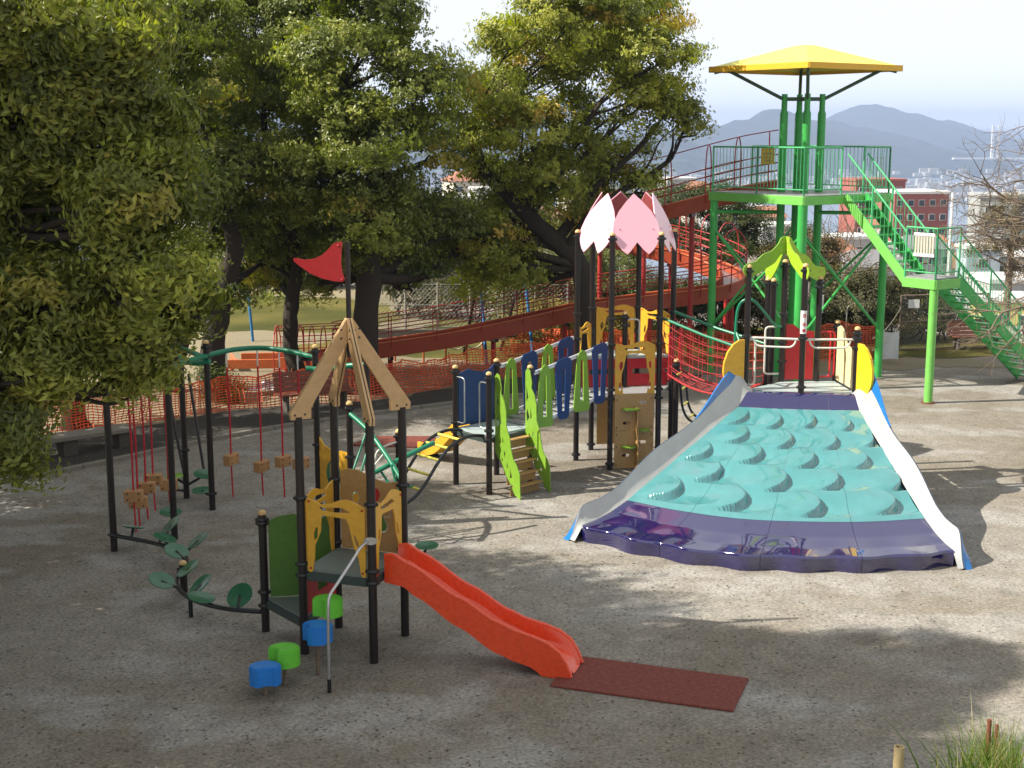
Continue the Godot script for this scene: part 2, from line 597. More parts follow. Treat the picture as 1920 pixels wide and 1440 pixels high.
func ground_image() -> ImageTexture:
	var sz := 1280
	var a := FastNoiseLite.new(); a.seed = 3; a.frequency = 0.10; a.fractal_octaves = 4
	var b := FastNoiseLite.new(); b.seed = 8; b.frequency = 0.55; b.fractal_octaves = 4
	var c := FastNoiseLite.new(); c.seed = 21; c.frequency = 2.6; c.fractal_octaves = 3
	var k2 := FastNoiseLite.new(); k2.seed = 61; k2.frequency = 1.3; k2.fractal_octaves = 4
	var e := FastNoiseLite.new(); e.seed = 33; e.frequency = 0.35; e.fractal_octaves = 3
	var rg := RandomNumberGenerator.new(); rg.seed = 7
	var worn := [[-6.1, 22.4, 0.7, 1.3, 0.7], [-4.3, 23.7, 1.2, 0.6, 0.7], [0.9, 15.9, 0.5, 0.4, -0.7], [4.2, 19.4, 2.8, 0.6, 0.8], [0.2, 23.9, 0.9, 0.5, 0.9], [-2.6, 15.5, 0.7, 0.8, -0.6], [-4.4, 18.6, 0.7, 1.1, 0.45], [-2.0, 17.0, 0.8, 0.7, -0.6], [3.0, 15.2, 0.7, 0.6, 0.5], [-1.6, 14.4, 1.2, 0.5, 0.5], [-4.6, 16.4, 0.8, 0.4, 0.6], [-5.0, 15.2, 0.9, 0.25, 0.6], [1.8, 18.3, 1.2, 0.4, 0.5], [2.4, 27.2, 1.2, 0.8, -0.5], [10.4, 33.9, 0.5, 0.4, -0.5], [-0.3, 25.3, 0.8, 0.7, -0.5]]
	var im := Image.create(sz, sz, false, Image.FORMAT_RGB8)
	var dark := Vector3(0.300, 0.262, 0.208)
	var mid := Vector3(0.378, 0.348, 0.298)
	var pale := Vector3(0.47, 0.45, 0.415)
	for j in sz:
		for i in sz:
			var x := (float(i) / sz - 0.5) * 56.0
			var d := float(j) / sz * 56.0
			var t := a.get_noise_2d(x, d) * 0.9 + b.get_noise_2d(x, d) * 0.55
			var f := c.get_noise_2d(x, d)
			var q := dark.lerp(mid, clampf(0.55 + t * 1.3, 0, 1))
			# dusty worn scuffs
			var w := e.get_noise_2d(x * 0.75 + 40.0, d * 1.5) + b.get_noise_2d(x + 90.0, d * 1.3) * 0.5
			q = q.lerp(pale, clampf((w - 0.14) * 2.2, 0, 0.7))
			var m := k2.get_noise_2d(x, d)
			# worn, dusty ground where feet land and drag
			for hw in worn:
				var dx: float = (x - hw[0]) / hw[2]
				var dd: float = (d - hw[1]) / hw[3]
				var rr := dx * dx + dd * dd
				if rr < 4.0:
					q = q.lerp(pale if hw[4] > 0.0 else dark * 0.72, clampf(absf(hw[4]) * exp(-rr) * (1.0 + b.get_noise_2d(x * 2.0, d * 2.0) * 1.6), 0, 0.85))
			q *= 1.0 + f * 0.14 - maxf(0.0, m - 0.08) * 0.30 + rg.randf_range(-0.075, 0.075)
			im.set_pixel(i, j, Color(q.x, q.y, q.z).linear_to_srgb())
	return ImageTexture.create_from_image(im)

func speckle_tex(sd: int) -> Texture2D:
	var sz := 512
	var r := RandomNumberGenerator.new(); r.seed = sd
	var n := FastNoiseLite.new(); n.seed = sd; n.frequency = 0.035; n.fractal_octaves = 4
	var im := n.get_seamless_image(sz, sz)
	im.convert(Image.FORMAT_RGB8)
	for j in sz:
		for i in sz:
			var g := 0.70 + im.get_pixel(i, j).r * 0.30 + r.randf_range(-0.14, 0.10)
			im.set_pixel(i, j, Color(g, g, g))
	for k in 1500:
		var x := r.randi() % sz
		var y := r.randi() % sz
		var g := r.randf_range(0.35, 0.6) if r.randf() < 0.6 else 1.0
		var w := r.randi_range(1, 4)
		im.fill_rect(Rect2i(x, y, w, r.randi_range(1, 3)), Color(g, g * 0.98, g * 0.95))
	return ImageTexture.create_from_image(im)

func earth(tex: Texture2D, tint: Color, detail: Texture2D) -> StandardMaterial3D:
	var m := StandardMaterial3D.new()
	m.albedo_color = tint
	m.roughness = 0.95
	m.metallic_specular = 0.3
	if tex:
		m.albedo_texture = tex
	m.detail_enabled = true
	m.detail_albedo = detail
	m.detail_blend_mode = BaseMaterial3D.BLEND_MODE_MUL
	m.detail_uv_layer = BaseMaterial3D.DETAIL_UV_2
	m.uv2_triplanar = true
	m.uv2_world_triplanar = true
	m.uv2_scale = Vector3.ONE * 0.83
	return m

# flat sheet with a wavy edge, fanned out from its middle
func sheet(called: String, outline: Array, y: float, mat: Material, wob: float, label: String) -> MeshInstance3D:
	var pts := PackedVector2Array()
	var n := FastNoiseLite.new(); n.seed = called.hash() & 0xffff; n.frequency = 0.5
	for i in outline.size():
		var p := Vector2(outline[i][0], outline[i][1])
		var q := Vector2(outline[(i + 1) % outline.size()][0], outline[(i + 1) % outline.size()][1])
		var k := maxi(1, int(p.distance_to(q) / 0.35))
		for j in k:
			var w := p.lerp(q, float(j) / k)
			pts.append(w + Vector2(n.get_noise_2d(w.x * 0.9, w.y * 0.9), n.get_noise_2d(w.y * 0.9 + 70.0, w.x * 0.9)) * wob)
	var mb := MB.new()
	mb.uvs = true
	for cl in Geometry2D.offset_polygon(pts, 0.04):
		if cl.size() > pts.size() / 2:
			pts = cl
	var idx := Geometry2D.triangulate_polygon(pts)
	for j in range(0, idx.size(), 3):
		var a := v(pts[idx[j]].x, y, pts[idx[j]].y)
		var b := v(pts[idx[j + 1]].x, y, pts[idx[j + 1]].y)
		var c := v(pts[idx[j + 2]].x, y, pts[idx[j + 2]].y)
		if (b - a).cross(c - a).y < 0:
			mb.tri(a, c, b)
		else:
			mb.tri(a, b, c)
	for j in mb.U.size():
		mb.U[j] = Vector2(mb.V[j].x / 56.0 + 0.5, -mb.V[j].z / 56.0)
	var o := single(called, mb, mat, Vector3(), label, "", "", "structure")
	return o

func make_ground() -> void:
	var tex := ground_image()
	var sp := speckle_tex(4)
	M.earth = earth(tex, Color(1, 1, 1), sp)
	M.sand = earth(noise_tex(512, 0.012, Color(0.62, 0.58, 0.48), Color(0.80, 0.74, 0.60), 27, 5), Color(0.86, 0.86, 0.86), sp)
	M.turf = earth(noise_tex(512, 0.02, Color(0.30, 0.33, 0.12), Color(0.66, 0.60, 0.34), 17, 5), Color(0.85, 0.85, 0.8), sp)
	M.path = earth(null, Color(0.085, 0.080, 0.070).linear_to_srgb(), sp)
	M.scrub = earth(noise_tex(512, 0.05, Color(0.16, 0.18, 0.08), Color(0.36, 0.33, 0.22), 19, 5), Color(1, 1, 1), sp)
	# one sheet out to the shore, level over the park and falling away behind it
	var mb := MB.new()
	mb.uvs = true
	var radii := []
	var r := 0.0
	while r < 48.0:
		radii.append(r); r += 2.0
	while r < 2600.0:
		radii.append(r); r *= 1.07
	var na := 144
	for k in radii.size() - 1:
		for s in na:
			var q := []
			for e in [[k, s], [k + 1, s], [k + 1, s + 1], [k, s + 1]]:
				var a: float = TAU * e[1] / na
				var x: float = radii[e[0]] * cos(a)
				var d: float = 22.0 + radii[e[0]] * sin(a)
				q.append(v(x, gh(x, d), d))
			if k == 0:
				mb.tri(q[0], q[1], q[2])
			else:
				mb.quad(q[0], q[1], q[2], q[3])
	for j in mb.U.size():
		mb.U[j] = Vector2(mb.V[j].x / 56.0 + 0.5, -mb.V[j].z / 56.0)
	single("ground", mb, M.earth, Vector3(), "bare brown playground earth with pale dusty scuffs", "", "", "structure")
	sheet("path", [[-14.5, 22.5], [-9.8, 25.5], [-8.2, 27.1], [-6.2, 29.5], [-4.4, 31.1], [-1.4, 33.2], [2.0, 35.2], [5.0, 36.6], [5.2, 37.2], [0.6, 37.1], [-1.6, 35.3], [-3.5, 33.5], [-6.8, 32.2], [-9.2, 29.9], [-11.2, 28.2], [-16, 25]], 0.004, M.path, 0.05, "dark strip of path between the kerb and the orange net")
	sheet("sand_field", [[-16, 25.2], [-11.2, 28.3], [-9.2, 30.0], [-6.8, 32.3], [-3.5, 33.6], [-1.6, 35.4], [0.6, 37.2], [5.2, 37.4], [9.5, 38.0], [14.0, 38.6], [13.5, 40.4], [6.0, 41.2], [1.0, 42.6], [-2.0, 45.0], [-3.0, 58.0], [-30, 59.0], [-45, 40]], 0.008, M.sand, 0.5, "pale beige sand field beyond the orange net")
	sheet("lawn", [[-3.6, 40.5], [-1.2, 39.6], [1.2, 39.2], [6.0, 39.6], [9.8, 39.8], [14.5, 40.3], [16.5, 42.5], [12.0, 46.3], [2.0, 46.6], [-2.6, 49.0]], 0.013, M.turf, 0.6, "thin worn lawn under the long slide and swing")
	sheet("grass_patch", [[-17, 45.5], [-12, 44.5], [-8.8, 46.0], [-6.0, 45.0], [-4.2, 48.0], [-5.0, 53.0], [-9.0, 55.5], [-16, 56]], 0.013, M.turf, 0.9, "thin dry grass patch far across the sand field")
	sheet("grass_patch", [[-6.5, 41.2], [-4.6, 40.6], [-3.9, 42.0], [-5.2, 43.4], [-6.8, 42.6]], 0.013, M.turf, 0.7, "small worn grass patch behind the slide cage")
	# kerb that edges the playground on the left
	var kb := MB.new()
	var kp := [v(-14.5, 0, 22.3), v(-9.8, 0, 25.4), v(-8.2, 0, 27.0), v(-6.2, 0, 29.4), v(-4.4, 0, 31.0), v(-1.4, 0, 33.1), v(2.0, 0, 35.1), v(5.0, 0, 36.5)]
	kp = smooth3(kp, 4)
	for i in kp.size() - 1:
		var a: Vector3 = kp[i]
		var b: Vector3 = kp[i + 1]
		var x := (b - a).normalized()
		kb.box((a + b) * 0.5 + Vector3(0, 0.035, 0), Vector3(a.distance_to(b) - 0.012, 0.10, 0.13), Basis(x, Vector3.UP, x.cross(Vector3.UP)), 0.012)
	single("kerb", kb, M.concrete, kp[0], "low grey concrete kerb curving along the dark path", "", "", "structure")
	# the sea and the far shore
	var sb := MB.new()
	sb.quad(Vector3(-9000, -125, -300), Vector3(9000, -125, -300), Vector3(9000, -125, -9500), Vector3(-9000, -125, -9500))
	single("sea", sb, paint(0.10, 0.16, 0.22, 0.25, 0.0, {"wear": false}), Vector3(0, -125, -3000), "pale blue harbour water between the town and hills", "", "", "structure")

func hill(called: String, label: String, crest: Array, d0: float, depth: float, mat: Material, sd: int) -> void:
	# crest: [x, height] along the ridge at distance d0; slopes fall to the water in front and behind
	var n := FastNoiseLite.new(); n.seed = sd; n.frequency = 0.0016; n.fractal_octaves = 5
	var mb := MB.new()
	var nx := 120
	var ny := 26
	var g := []
	var x0: float = crest[0][0]
	var x1: float = crest[-1][0]
	for j in ny + 1:
		var row := []
		var t := float(j) / ny * 2.0 - 1.0
		for i in nx + 1:
			var x := lerpf(x0, x1, float(i) / nx)
			var h := 0.0
			for k in crest.size() - 1:
				if x >= crest[k][0] and x <= crest[k + 1][0]:
					var f: float = (x - crest[k][0]) / (crest[k + 1][0] - crest[k][0])
					h = cubic_interpolate(crest[k][1], crest[k + 1][1], crest[maxi(k - 1, 0)][1], crest[mini(k + 2, crest.size() - 1)][1], f)
			h += n.get_noise_2d(x * 2.2, t * 900.0) * 7.0
			var p := pow(maxf(0.0, 1.0 - absf(t + n.get_noise_2d(x, 77.0) * 0.25 * (1.0 - absf(t)))), 0.9)
			row.append(v(x, -128.0 + (h + 128.0) * p + n.get_noise_2d(x * 2.0, t * 2500.0) * 22.0 * p * (1.0 - p) * 4.0, d0 + t * depth))
		g.append(row)
	for j in ny:
		for i in nx:
			mb.quad(g[j][i], g[j][i + 1], g[j + 1][i + 1], g[j + 1][i])
	single(called, mb, mat, v(0, -125, d0), label, "", "", "structure")

func make_far() -> void:
	var hm := paint(0.035, 0.055, 0.045, 0.95, 0.0, {"tex": noise_tex(512, 0.03, Color(0.55, 0.55, 0.5), Color(1, 1, 1), 41, 5), "scale": 0.004})
	hill("hill", "blue hazy nearer hill behind the green tower", [[-1309, 113], [-515, 94], [79, 26], [377, 16], [535, 3], [634, 16], [722, 34], [755, 27], [815, 46], [860, 49], [922, 84], [997, 80], [1063, 65], [1132, 47], [1221, 49], [1283, 30], [1376, 10], [1469, -29], [1552, -62], [1616, -101], [1685, -128]], 5200.0, 1300.0, hm, 51)
	hill("hill", "taller paler hill farther off on the right", [[894, -110], [1210, -6], [1421, 32], [1547, 74], [1639, 107], [1720, 141], [1794, 138], [1889, 112], [1989, 87], [2078, 61], [2181, 56], [2307, 12], [2394, -14], [2460, -24], [2631, -37], [2999, -58], [3788, -110]], 6900.0, 1500.0, hm, 52)
	hill("hill", "low hazy hill slope in front of the ridge on the left", [[-549, -46], [-92, -19], [214, -1], [374, -10], [464, -1], [514, -19], [595, -54], [702, -91], [824, -122]], 4000.0, 700.0, hm, 53)
	# the town on the far shore: too many and too small to count
	var r := RandomNumberGenerator.new(); r.seed = 91
	var tb := MB.new()
	for k in 1500:
		var x := r.randf_range(-1500.0, 1900.0)
		var d := r.randf_range(2550.0, 3500.0)
		var y := -122.0 + maxf(0.0, (d - 3250.0) * 0.1)
		var w := r.randf_range(8, 26)
		var h := r.randf_range(6, 16) if r.randf() < 0.96 else r.randf_range(16, 26)
		tb.box(v(x, y + h * 0.5, d), Vector3(w, h, r.randf_range(8, 20)))
	single("distant_town", tb, M.pale_wall, v(0, -122, 2600), "pale distant buildings of the town across the harbour", "", "", "stuff")
	# suspension bridge over the harbour mouth
	var b := thing("suspension_bridge", "pale far suspension bridge with white towers over the harbour", "bridge", v(1500, -80, 4300))
	var bm: Material = M.white
	part(b, "deck", MB.new().box(v(1740, -78, 4300), Vector3(760, 5, 24)), bm)
	for x in [1488.0, 1995.0]:
		for sx in [-9.0, 9.0]:
			part(b, "tower", MB.new().box(v(x + sx, -52, 4300), Vector3(7, 146, 8)), bm)
	var cab := []
	for i in 21:
		var t := float(i) / 20.0
		cab.append(v(lerpf(1488, 1995, t), lerpf(20, -70, 1.0 - pow(absf(t * 2 - 1), 2)), 4300))
	part(b, "cable", MB.new().tube(cab, 1.6, 5), bm)

func far_house(called: String, label: String, x: float, d: float, turn: float, w: float, h: float, dp: float, top: float, wm: Material, rm: Material, floors: int, cols: int, gable := false, winw := 1.2) -> Node3D:
	# top = height of the eaves; the walls run down into the slope
	var o := thing(called, label, "building", v(x, top - h, d), "buildings of the town below the park")
	o.set_meta("group", "buildings of the town below the park")
	var bs := Basis(Vector3.UP, turn)
	var c := v(x, top - h * 0.5, d)
	part(o, "wall", MB.new().box(c, Vector3(w, h, dp), bs), wm)
	if gable:
		var y := top
		var rh := dp * 0.28
		var g := MB.new()
		var e := 0.5
		var a := bs * Vector3(-w / 2 - e, -0.1, dp / 2 + e)
		var b := bs * Vector3(w / 2 + e, -0.1, dp / 2 + e)
		var c2 := bs * Vector3(w / 2 + e, -0.1, -dp / 2 - e)
		var d2 := bs * Vector3(-w / 2 - e, -0.1, -dp / 2 - e)
		var r1 := bs * Vector3(-w / 2 + dp * 0.3, rh, 0)
		var r2 := bs * Vector3(w / 2 - dp * 0.3, rh, 0)
		var s := v(x, y + 0.05, d)
		g.quad(s + a, s + b, s + r2, s + r1)
		g.quad(s + c2, s + d2, s + r1, s + r2)
		g.tri(s + b, s + c2, s + r2)
		g.tri(s + d2, s + a, s + r1)
		g.quad(s + a, s + d2, s + c2, s + b)
		part(o, "roof", g, rm)
	else:
		part(o, "roof", MB.new().box(v(x, top + 0.3, d), Vector3(w + 0.5, 0.6, dp + 0.5), bs, 0.06), rm)
	for f in floors:
		for k in cols:
			var lx := (float(k) + 0.5) / cols * w - w / 2
			var ly := h * 0.5 - 1.9 - f * 3.0
			if ly < -h * 0.5: continue
			var p: Vector3 = c + bs * Vector3(lx, ly, dp / 2 + 0.02)
			var wn := part(o, "window", MB.new().box(p, Vector3(winw + 0.16, 1.4, 0.12), bs), M.white)
			part(wn, "pane", MB.new().box(p + bs * Vector3(0, 0, 0.055), Vector3(winw, 1.2, 0.05), bs), M.glass)
	return o

func make_town() -> void:
	far_house("apartment_building", "red brick apartment block, its long lower wing, behind the stairs", 86.2, 300.0, 0.12, 12.0, 22, 12, -6.6, M.brick, M.white, 5, 5)
	far_house("apartment_building", "taller red brick apartment block with pale parapet behind the railing", 82.0, 316.0, 0.12, 11.5, 26, 10, -4.6, M.brick, M.brick, 6, 4)
	far_house("office_building", "pale grey office block with dark window bands behind the bare tree", 95.5, 260.0, -0.15, 17, 26, 12, -5.6, M.grey_wall, M.grey_wall, 5, 3, false, 3.6)
	far_house("house", "white flat house low down behind the chain link gate", 49.0, 150.0, -0.1, 6.5, 9, 6, -13.6, M.pale_wall, M.white, 3, 3)
	far_house("house", "tall pale blue house with one small dark window behind the lower flight", 67.7, 200.0, -0.06, 4.7, 14, 6, -10.2, M.blue_wall, M.white, 2, 1, false, 1.2)
	far_house("house", "white house with tall windows at the right edge behind the lower flight", 74.5, 205.0, -0.25, 6.0, 14, 7, -11.6, M.pale_wall, M.white, 4, 3)
	far_house("house", "cream house with a reddish roof above the white houses", 94.0, 265.0, -0.1, 12.0, 9, 7, -14.5, M.cream_wall, M.roof_red, 2, 4, true)
	far_house("house", "yellow walled low house behind the foot of the stairs", 50.5, 140.0, -0.1, 6.0, 7, 5, -10.4, paint(0.66, 0.55, 0.20, 0.85), M.white, 2, 2)
	far_house("house", "grey roofed low house behind the tower legs", 49.2, 190.0, 0.1, 9.0, 8, 7, -11.5, M.pale_wall, M.roof_grey, 2, 3, true)
	far_house("house", "white house with a dark hipped roof under the red brick block", 67.8, 230.0, 0.1, 9.0, 9, 7, -12.5, M.pale_wall, M.roof_grey, 2, 4, true)
	far_house("house", "white house glimpsed between the trunks beyond the sand field", -4.0, 65.0, 0.05, 7.0, 7, 6, 1.4, M.pale_wall, M.roof_grey, 2, 4, true)
	far_house("house", "pale house glimpsed far left beyond the sand field", -13.5, 68.0, 0.1, 8.0, 7, 6, 1.6, M.pale_wall, M.roof_grey, 2, 4, true)
	far_house("house", "cream house glimpsed between the two left trunks", -8.6, 70.0, -0.1, 6.0, 7, 6, 1.4, M.cream_wall, M.roof_grey, 2, 3, true)
	# many more houses lower down, small in the picture: [x, eaves, distance]
	var r := RandomNumberGenerator.new(); r.seed = 77
	var proto := far_house("house", "pale flat topped house far down the slope, seen left of the tower legs", 0, 0, 0.0, 9.0, 14, 8, 0.0, M.pale_wall, M.white, 3, 3)
	var proto2 := far_house("house", "pale house with a red brown roof far down the slope", 0, 0, 0.0, 9.0, 12, 8, 0.0, M.cream_wall, M.roof_red, 2, 3, true)
	var spots := [[39.7, -13.5, 160], [48.1, -11.8, 210], [72.9, -14.8, 260], [85.0, -16.4, 280], [60.6, -12.5, 250], [80.7, -13.2, 300], [62.2, -11.6, 170], [76.0, -16.6, 240], [49.9, -12.2, 330], [49.1, -12.2, 360], [56.7, -11.9, 340], [-11, -5, 330], [-4, -6, 300], [5, -8.0, 350], [-10.8, -6.7, 280], [8, -12, 300], [0, -13, 260], [18.5, -4, 400], [58.6, -13.6, 300], [60.7, -13.3, 330], [50.0, -7.8, 420], [53.6, -10, 400]]
	var used0 := false
	var used1 := false
	for k in spots.size():
		var e: Array = spots[k]
		var flat := k % 2 == 0
		var src := proto if flat else proto2
		var at := v(e[0], e[1] - (14.0 if flat else 12.0), e[2])
		if flat and not used0:
			proto.position = at; used0 = true
		elif not flat and not used1:
			proto2.position = at; used1 = true
		else:
			dup(src, "house", at, "pale flat topped house far down the town slope" if flat else "pale house with a red brown roof far down the town slope", r.randf_range(-0.4, 0.4))
	proto.set_meta("label", "pale flat topped house far down the town slope")
	proto2.set_meta("label", "pale house with a red brown roof far down the town slope")
	single("chimney", MB.new().tube([v(69.9, -30, 220), v(69.9, -3.1, 220)], [0.30, 0.24], 14), M.white, v(69.9, -30, 220), "slim white chimney left of the bare tree", "chimney")
	single("mast", MB.new().tube([v(84, -4.2, 316.5), v(84, 2.0, 316.5)], [0.16, 0.08], 8).tube([v(83.2, 0.5, 316.5), v(84.8, 0.5, 316.5)], 0.08, 6), M.galv, v(84, -4.2, 316.5), "thin antenna mast standing on the red brick block", "mast")

# ---------------------------------------------------------------- sweeps
# sections: equal-length rows of points; strips flat across, smooth along
func loft(mb: MB, secs: Array, closed := false, smooth_u := false) -> MB:
	var n := secs.size()
	var m: int = secs[0].size()
	var last := m if closed else m - 1
	for i in n - 1:
		for k in last:
			var q := (k + 1) % m
			var nn := []
			for e in [[i, k], [i, q], [i + 1, q], [i + 1, k]]:
				var si: int = e[0]
				var ki: int = e[1]
				var ts: Vector3 = secs[mini(si + 1, n - 1)][ki] - secs[maxi(si - 1, 0)][ki]
				var tu: Vector3
				if smooth_u:
					tu = secs[si][(ki + 1) % m if closed else mini(ki + 1, m - 1)] - secs[si][(ki - 1 + m) % m if closed else maxi(ki - 1, 0)]
				else:
					tu = secs[si][q] - secs[si][k]
				nn.append(tu.cross(ts).normalized())
			mb.quadn(secs[i][k], secs[i][q], secs[i + 1][q], secs[i + 1][k], nn[0], nn[1], nn[2], nn[3])
	return mb

func at_s(tab: Array, s: float) -> float:     # table of [s, value], smooth between
	if s <= tab[0][0]:
		return tab[0][1]
	for k in tab.size() - 1:
		if s <= tab[k + 1][0]:
			var f: float = (s - tab[k][0]) / (tab[k + 1][0] - tab[k][0])
			return lerpf(tab[k][1], tab[k + 1][1], f * f * (3.0 - 2.0 * f) * 0.45 + f * 0.55)
	return tab[-1][1]

# ---------------------------------------------------------------- flag tower and what stands round it
func make_flag_tower() -> void:
	var A := v(-2.66, 0, 16.75)
	var B := v(-1.74, 0, 16.44)
	var C := v(-1.42, 0, 17.39)
	var D := v(-2.34, 0, 17.70)
	var E := v(-3.30, 0, 17.55)
	var t := thing("flag_play_tower", "play tower with four slanting tan beams, a red flag and yellow arched panels", "play tower", v(-2.04, 0, 17.07))
	for p in [A, B, C, D]:
		post(t, p.x, -p.z, 0, 3.10, false, [1.05, 1.20, 2.06])
	post(t, E.x, -E.z, 0, 1.62, true, [0.36, 0.55, 1.5])
	# decks
	var dk := MB.new()
	var cut := 0.05
	var sq := PackedVector2Array()
	for p in [A, B, C, D]:
		sq.append(Vector2(p.x, -p.z).lerp(Vector2(-2.04, 17.07), 0.045))
	var flat := func(y: float) -> Transform3D: return Transform3D(Basis(Vector3(1, 0, 0), Vector3(0, 0, -1), Vector3(0, 1, 0)), Vector3(0, y, 0))
	part(t, "deck", dk.board(sq, [], flat.call(1.115), 0.03), M.deck)
	var ed := MB.new()
	for e in [[A, B], [B, C], [C, D], [D, A]]:
		var m: Vector3 = (e[0] + e[1]) * 0.5
		var x: Vector3 = (e[1] - e[0]).normalized()
		ed.box(m + Vector3(0, 1.045, 0), Vector3(0.84, 0.105, 0.05), Basis(x, Vector3.UP, x.cross(Vector3.UP)), 0.006)
	part(t, "deck_frame", ed, M.deck_edge)
	var tri := PackedVector2Array()
	for p in [E, A, D]:
		tri.append(Vector2(p.x, -p.z).lerp(Vector2(-2.77, 17.33), 0.08))
	part(t, "low_deck", MB.new().board(tri, [], flat.call(0.46), 0.03), M.deck)
	var ed2 := MB.new()
	for e in [[E, A], [A, D], [D, E]]:
		var m: Vector3 = (e[0] + e[1]) * 0.5
		var x: Vector3 = (e[1] - e[0]).normalized()
		ed2.box(m + Vector3(0, 0.395, 0), Vector3(0.85, 0.10, 0.05), Basis(x, Vector3.UP, x.cross(Vector3.UP)), 0.006)
	part(t, "low_deck_frame", ed2, M.deck_edge)
	# green wavy panel at the back of the low deck
	var w := (D - E).length() - 0.15
	var dirn := (D - E).normalized()
	part(t, "green_panel", MB.new().board(smooth2(arr2([[0, 0], [0, 0.55], [0, 1.05], [0.18, 1.11], [0.4, 1.13], [0.62, 1.07], [0.8, 1.04], [1.0, 1.10], [1.0, 0.55], [1.0, 0]], w), 1), [], wall_xf(E + dirn * 0.075, D, 0.48), 0.02), M.grass_panel)
	# red riser between the two decks
	part(t, "red_riser", MB.new().board(arr2([[0.07, 0], [0.9, 0], [0.9, 0.50], [0.62, 0.53], [0.07, 0.50]]), [arr2([[0.3, 0.2], [0.3, 0.33], [0.6, 0.33], [0.6, 0.2]])], wall_xf(D, A, 0.50), 0.02), M.red)
	arch_panel(t, A, B, 1.10, 1.0, M.yellow)
	arch_panel(t, D, A, 1.10, 1.0, M.yellow)
	arch_panel(t, B, C, 1.06, 1.04, M.yellow)
	# fruit panel at the back, with cut-outs and coloured fruit
	var fp := wall_xf(C + (D - C).normalized() * 0.075, D, 1.13)
	var fw := (D - C).length() - 0.15
	var lem := ellipse(0.60, 0.70, 0.055, 0.085)
	var pear := smooth2(arr2([[0.18, 0.27], [0.26, 0.27], [0.29, 0.36], [0.25, 0.45], [0.22, 0.52], [0.19, 0.45], [0.15, 0.36]]), 3)
	var org := ellipse(0.17, 0.55, 0.075, 0.085)
	var pan := part(t, "fruit_panel", MB.new().board(smooth2(arr2([[0, 0], [0, 0.5], [0, 0.97], [0.16, 0.94], [0.34, 0.99], [0.55, 1.08], [0.72, 1.09], [fw, 1.04], [fw, 0.5], [fw, 0]]), 1), [lem, pear, org], fp, 0.02), M.tan)
	var nz := -fp.basis.z
	var back := Transform3D(fp.basis, fp.origin + nz * 0.016)
	part(pan, "apple", MB.new().board(smooth2(arr2([[0.26, 0.74], [0.30, 0.68], [0.37, 0.67], [0.43, 0.70], [0.44, 0.79], [0.40, 0.86], [0.35, 0.845], [0.30, 0.86], [0.26, 0.81]]), 3), [], back, 0.014), M.red)
	part(pan, "lemon", MB.new().board(ellipse(0.60, 0.70, 0.045, 0.07), [], fp, 0.012), M.yellow)
	part(pan, "pear", MB.new().board(smooth2(arr2([[0.19, 0.29], [0.25, 0.29], [0.275, 0.36], [0.24, 0.44], [0.22, 0.50], [0.2, 0.44], [0.165, 0.36]]), 3), [], fp, 0.012), M.grass_panel)
	part(pan, "orange", MB.new().board(ellipse(0.17, 0.55, 0.06, 0.068), [], fp, 0.012), M.tan)
	# roof: four beams, each two boards with a dark core
	var top := Vector3(-2.04, 3.10, -17.07)
	for p in [A, B, C, D]:
		var q: Vector3 = p + Vector3(0, 3.10, 0)
		var L := Vector2(q.x - top.x, q.z - top.z).length()
		var ol := arr2([[-0.10, -0.03], [-0.11, 0.06], [L - 0.035, 1.20], [L - 0.035, 0.90], [0.22, 0.20], [0.165, 0.11], [0.16, -0.03]])
		var xf := wall_xf(q, top, 3.10)
		var bm := part(t, "roof_beam", MB.new().board(ol, [], Transform3D(xf.basis, xf.origin + xf.basis.z * 0.021), 0.026).board(ol, [], Transform3D(xf.basis, xf.origin - xf.basis.z * 0.021), 0.026), M.wood_edge)
		part(bm, "core", MB.new().board(arr2([[-0.095, -0.025], [-0.105, 0.06], [L - 0.04, 1.19], [L - 0.04, 0.905], [0.215, 0.20], [0.16, 0.11], [0.155, -0.025]]), [], xf, 0.0155), M.core)
		for sg in [1.0, -1.0]:
			bolts(bm, [xf * Vector3(-0.05, 0.03, 0.0345 * sg), xf * Vector3(0.08, 0.03, 0.0345 * sg), xf * Vector3(L - 0.12, 0.95, 0.0345 * sg), xf * Vector3(L - 0.12, 1.06, 0.0345 * sg)], xf.basis.z * sg, M.black, 0.014)
	part(t, "flag_pole", MB.new().tube([top + Vector3(0, 0.7, 0), top + Vector3(0, 2.15, 0)], 0.032, 12), M.post)
	var fl := PackedVector2Array()
	for e in [[505, 135], [488, 131], [455, 138], [425, 155], [395, 190], [350, 230], [290, 258], [220, 265], [165, 254], [146, 252], [137, 262], [150, 282], [190, 315], [260, 365], [350, 405], [440, 425], [500, 430], [514, 420], [516, 405], [505, 375], [496, 335], [492, 290], [496, 220]]:
		fl.append(Vector2((e[0] / 4.0 - 135.0) * 0.00672, (34.0 - e[1] / 4.0) * 0.00668))
	var flag := part(t, "flag", MB.new().board(fl, [], Transform3D(Basis(), Vector3(top.x, 5.24, top.z)), 0.02), M.red)
	bolts(flag, [Vector3(top.x - 0.11, 5.20, top.z + 0.011), Vector3(top.x - 0.07, 4.78, top.z + 0.011)], Vector3(0, 0, 1), M.red, 0.016)

	# red slide
	var sdir := (B - A).normalized()
	var side := sdir.cross(Vector3.UP)
	var s0 := (B + C) * 0.5 + sdir * 0.05
	var s := thing("slide", "glossy orange red plastic slide running down from the flag tower", "slide", v(0.6, 0, 16.1))
	var ft := [[0, 1.13], [.15, 1.12], [.38, 1.00], [1.0, .68], [1.55, .40], [1.8, .30], [2.05, .25], [2.25, .22], [2.37, .15], [2.44, .03]]
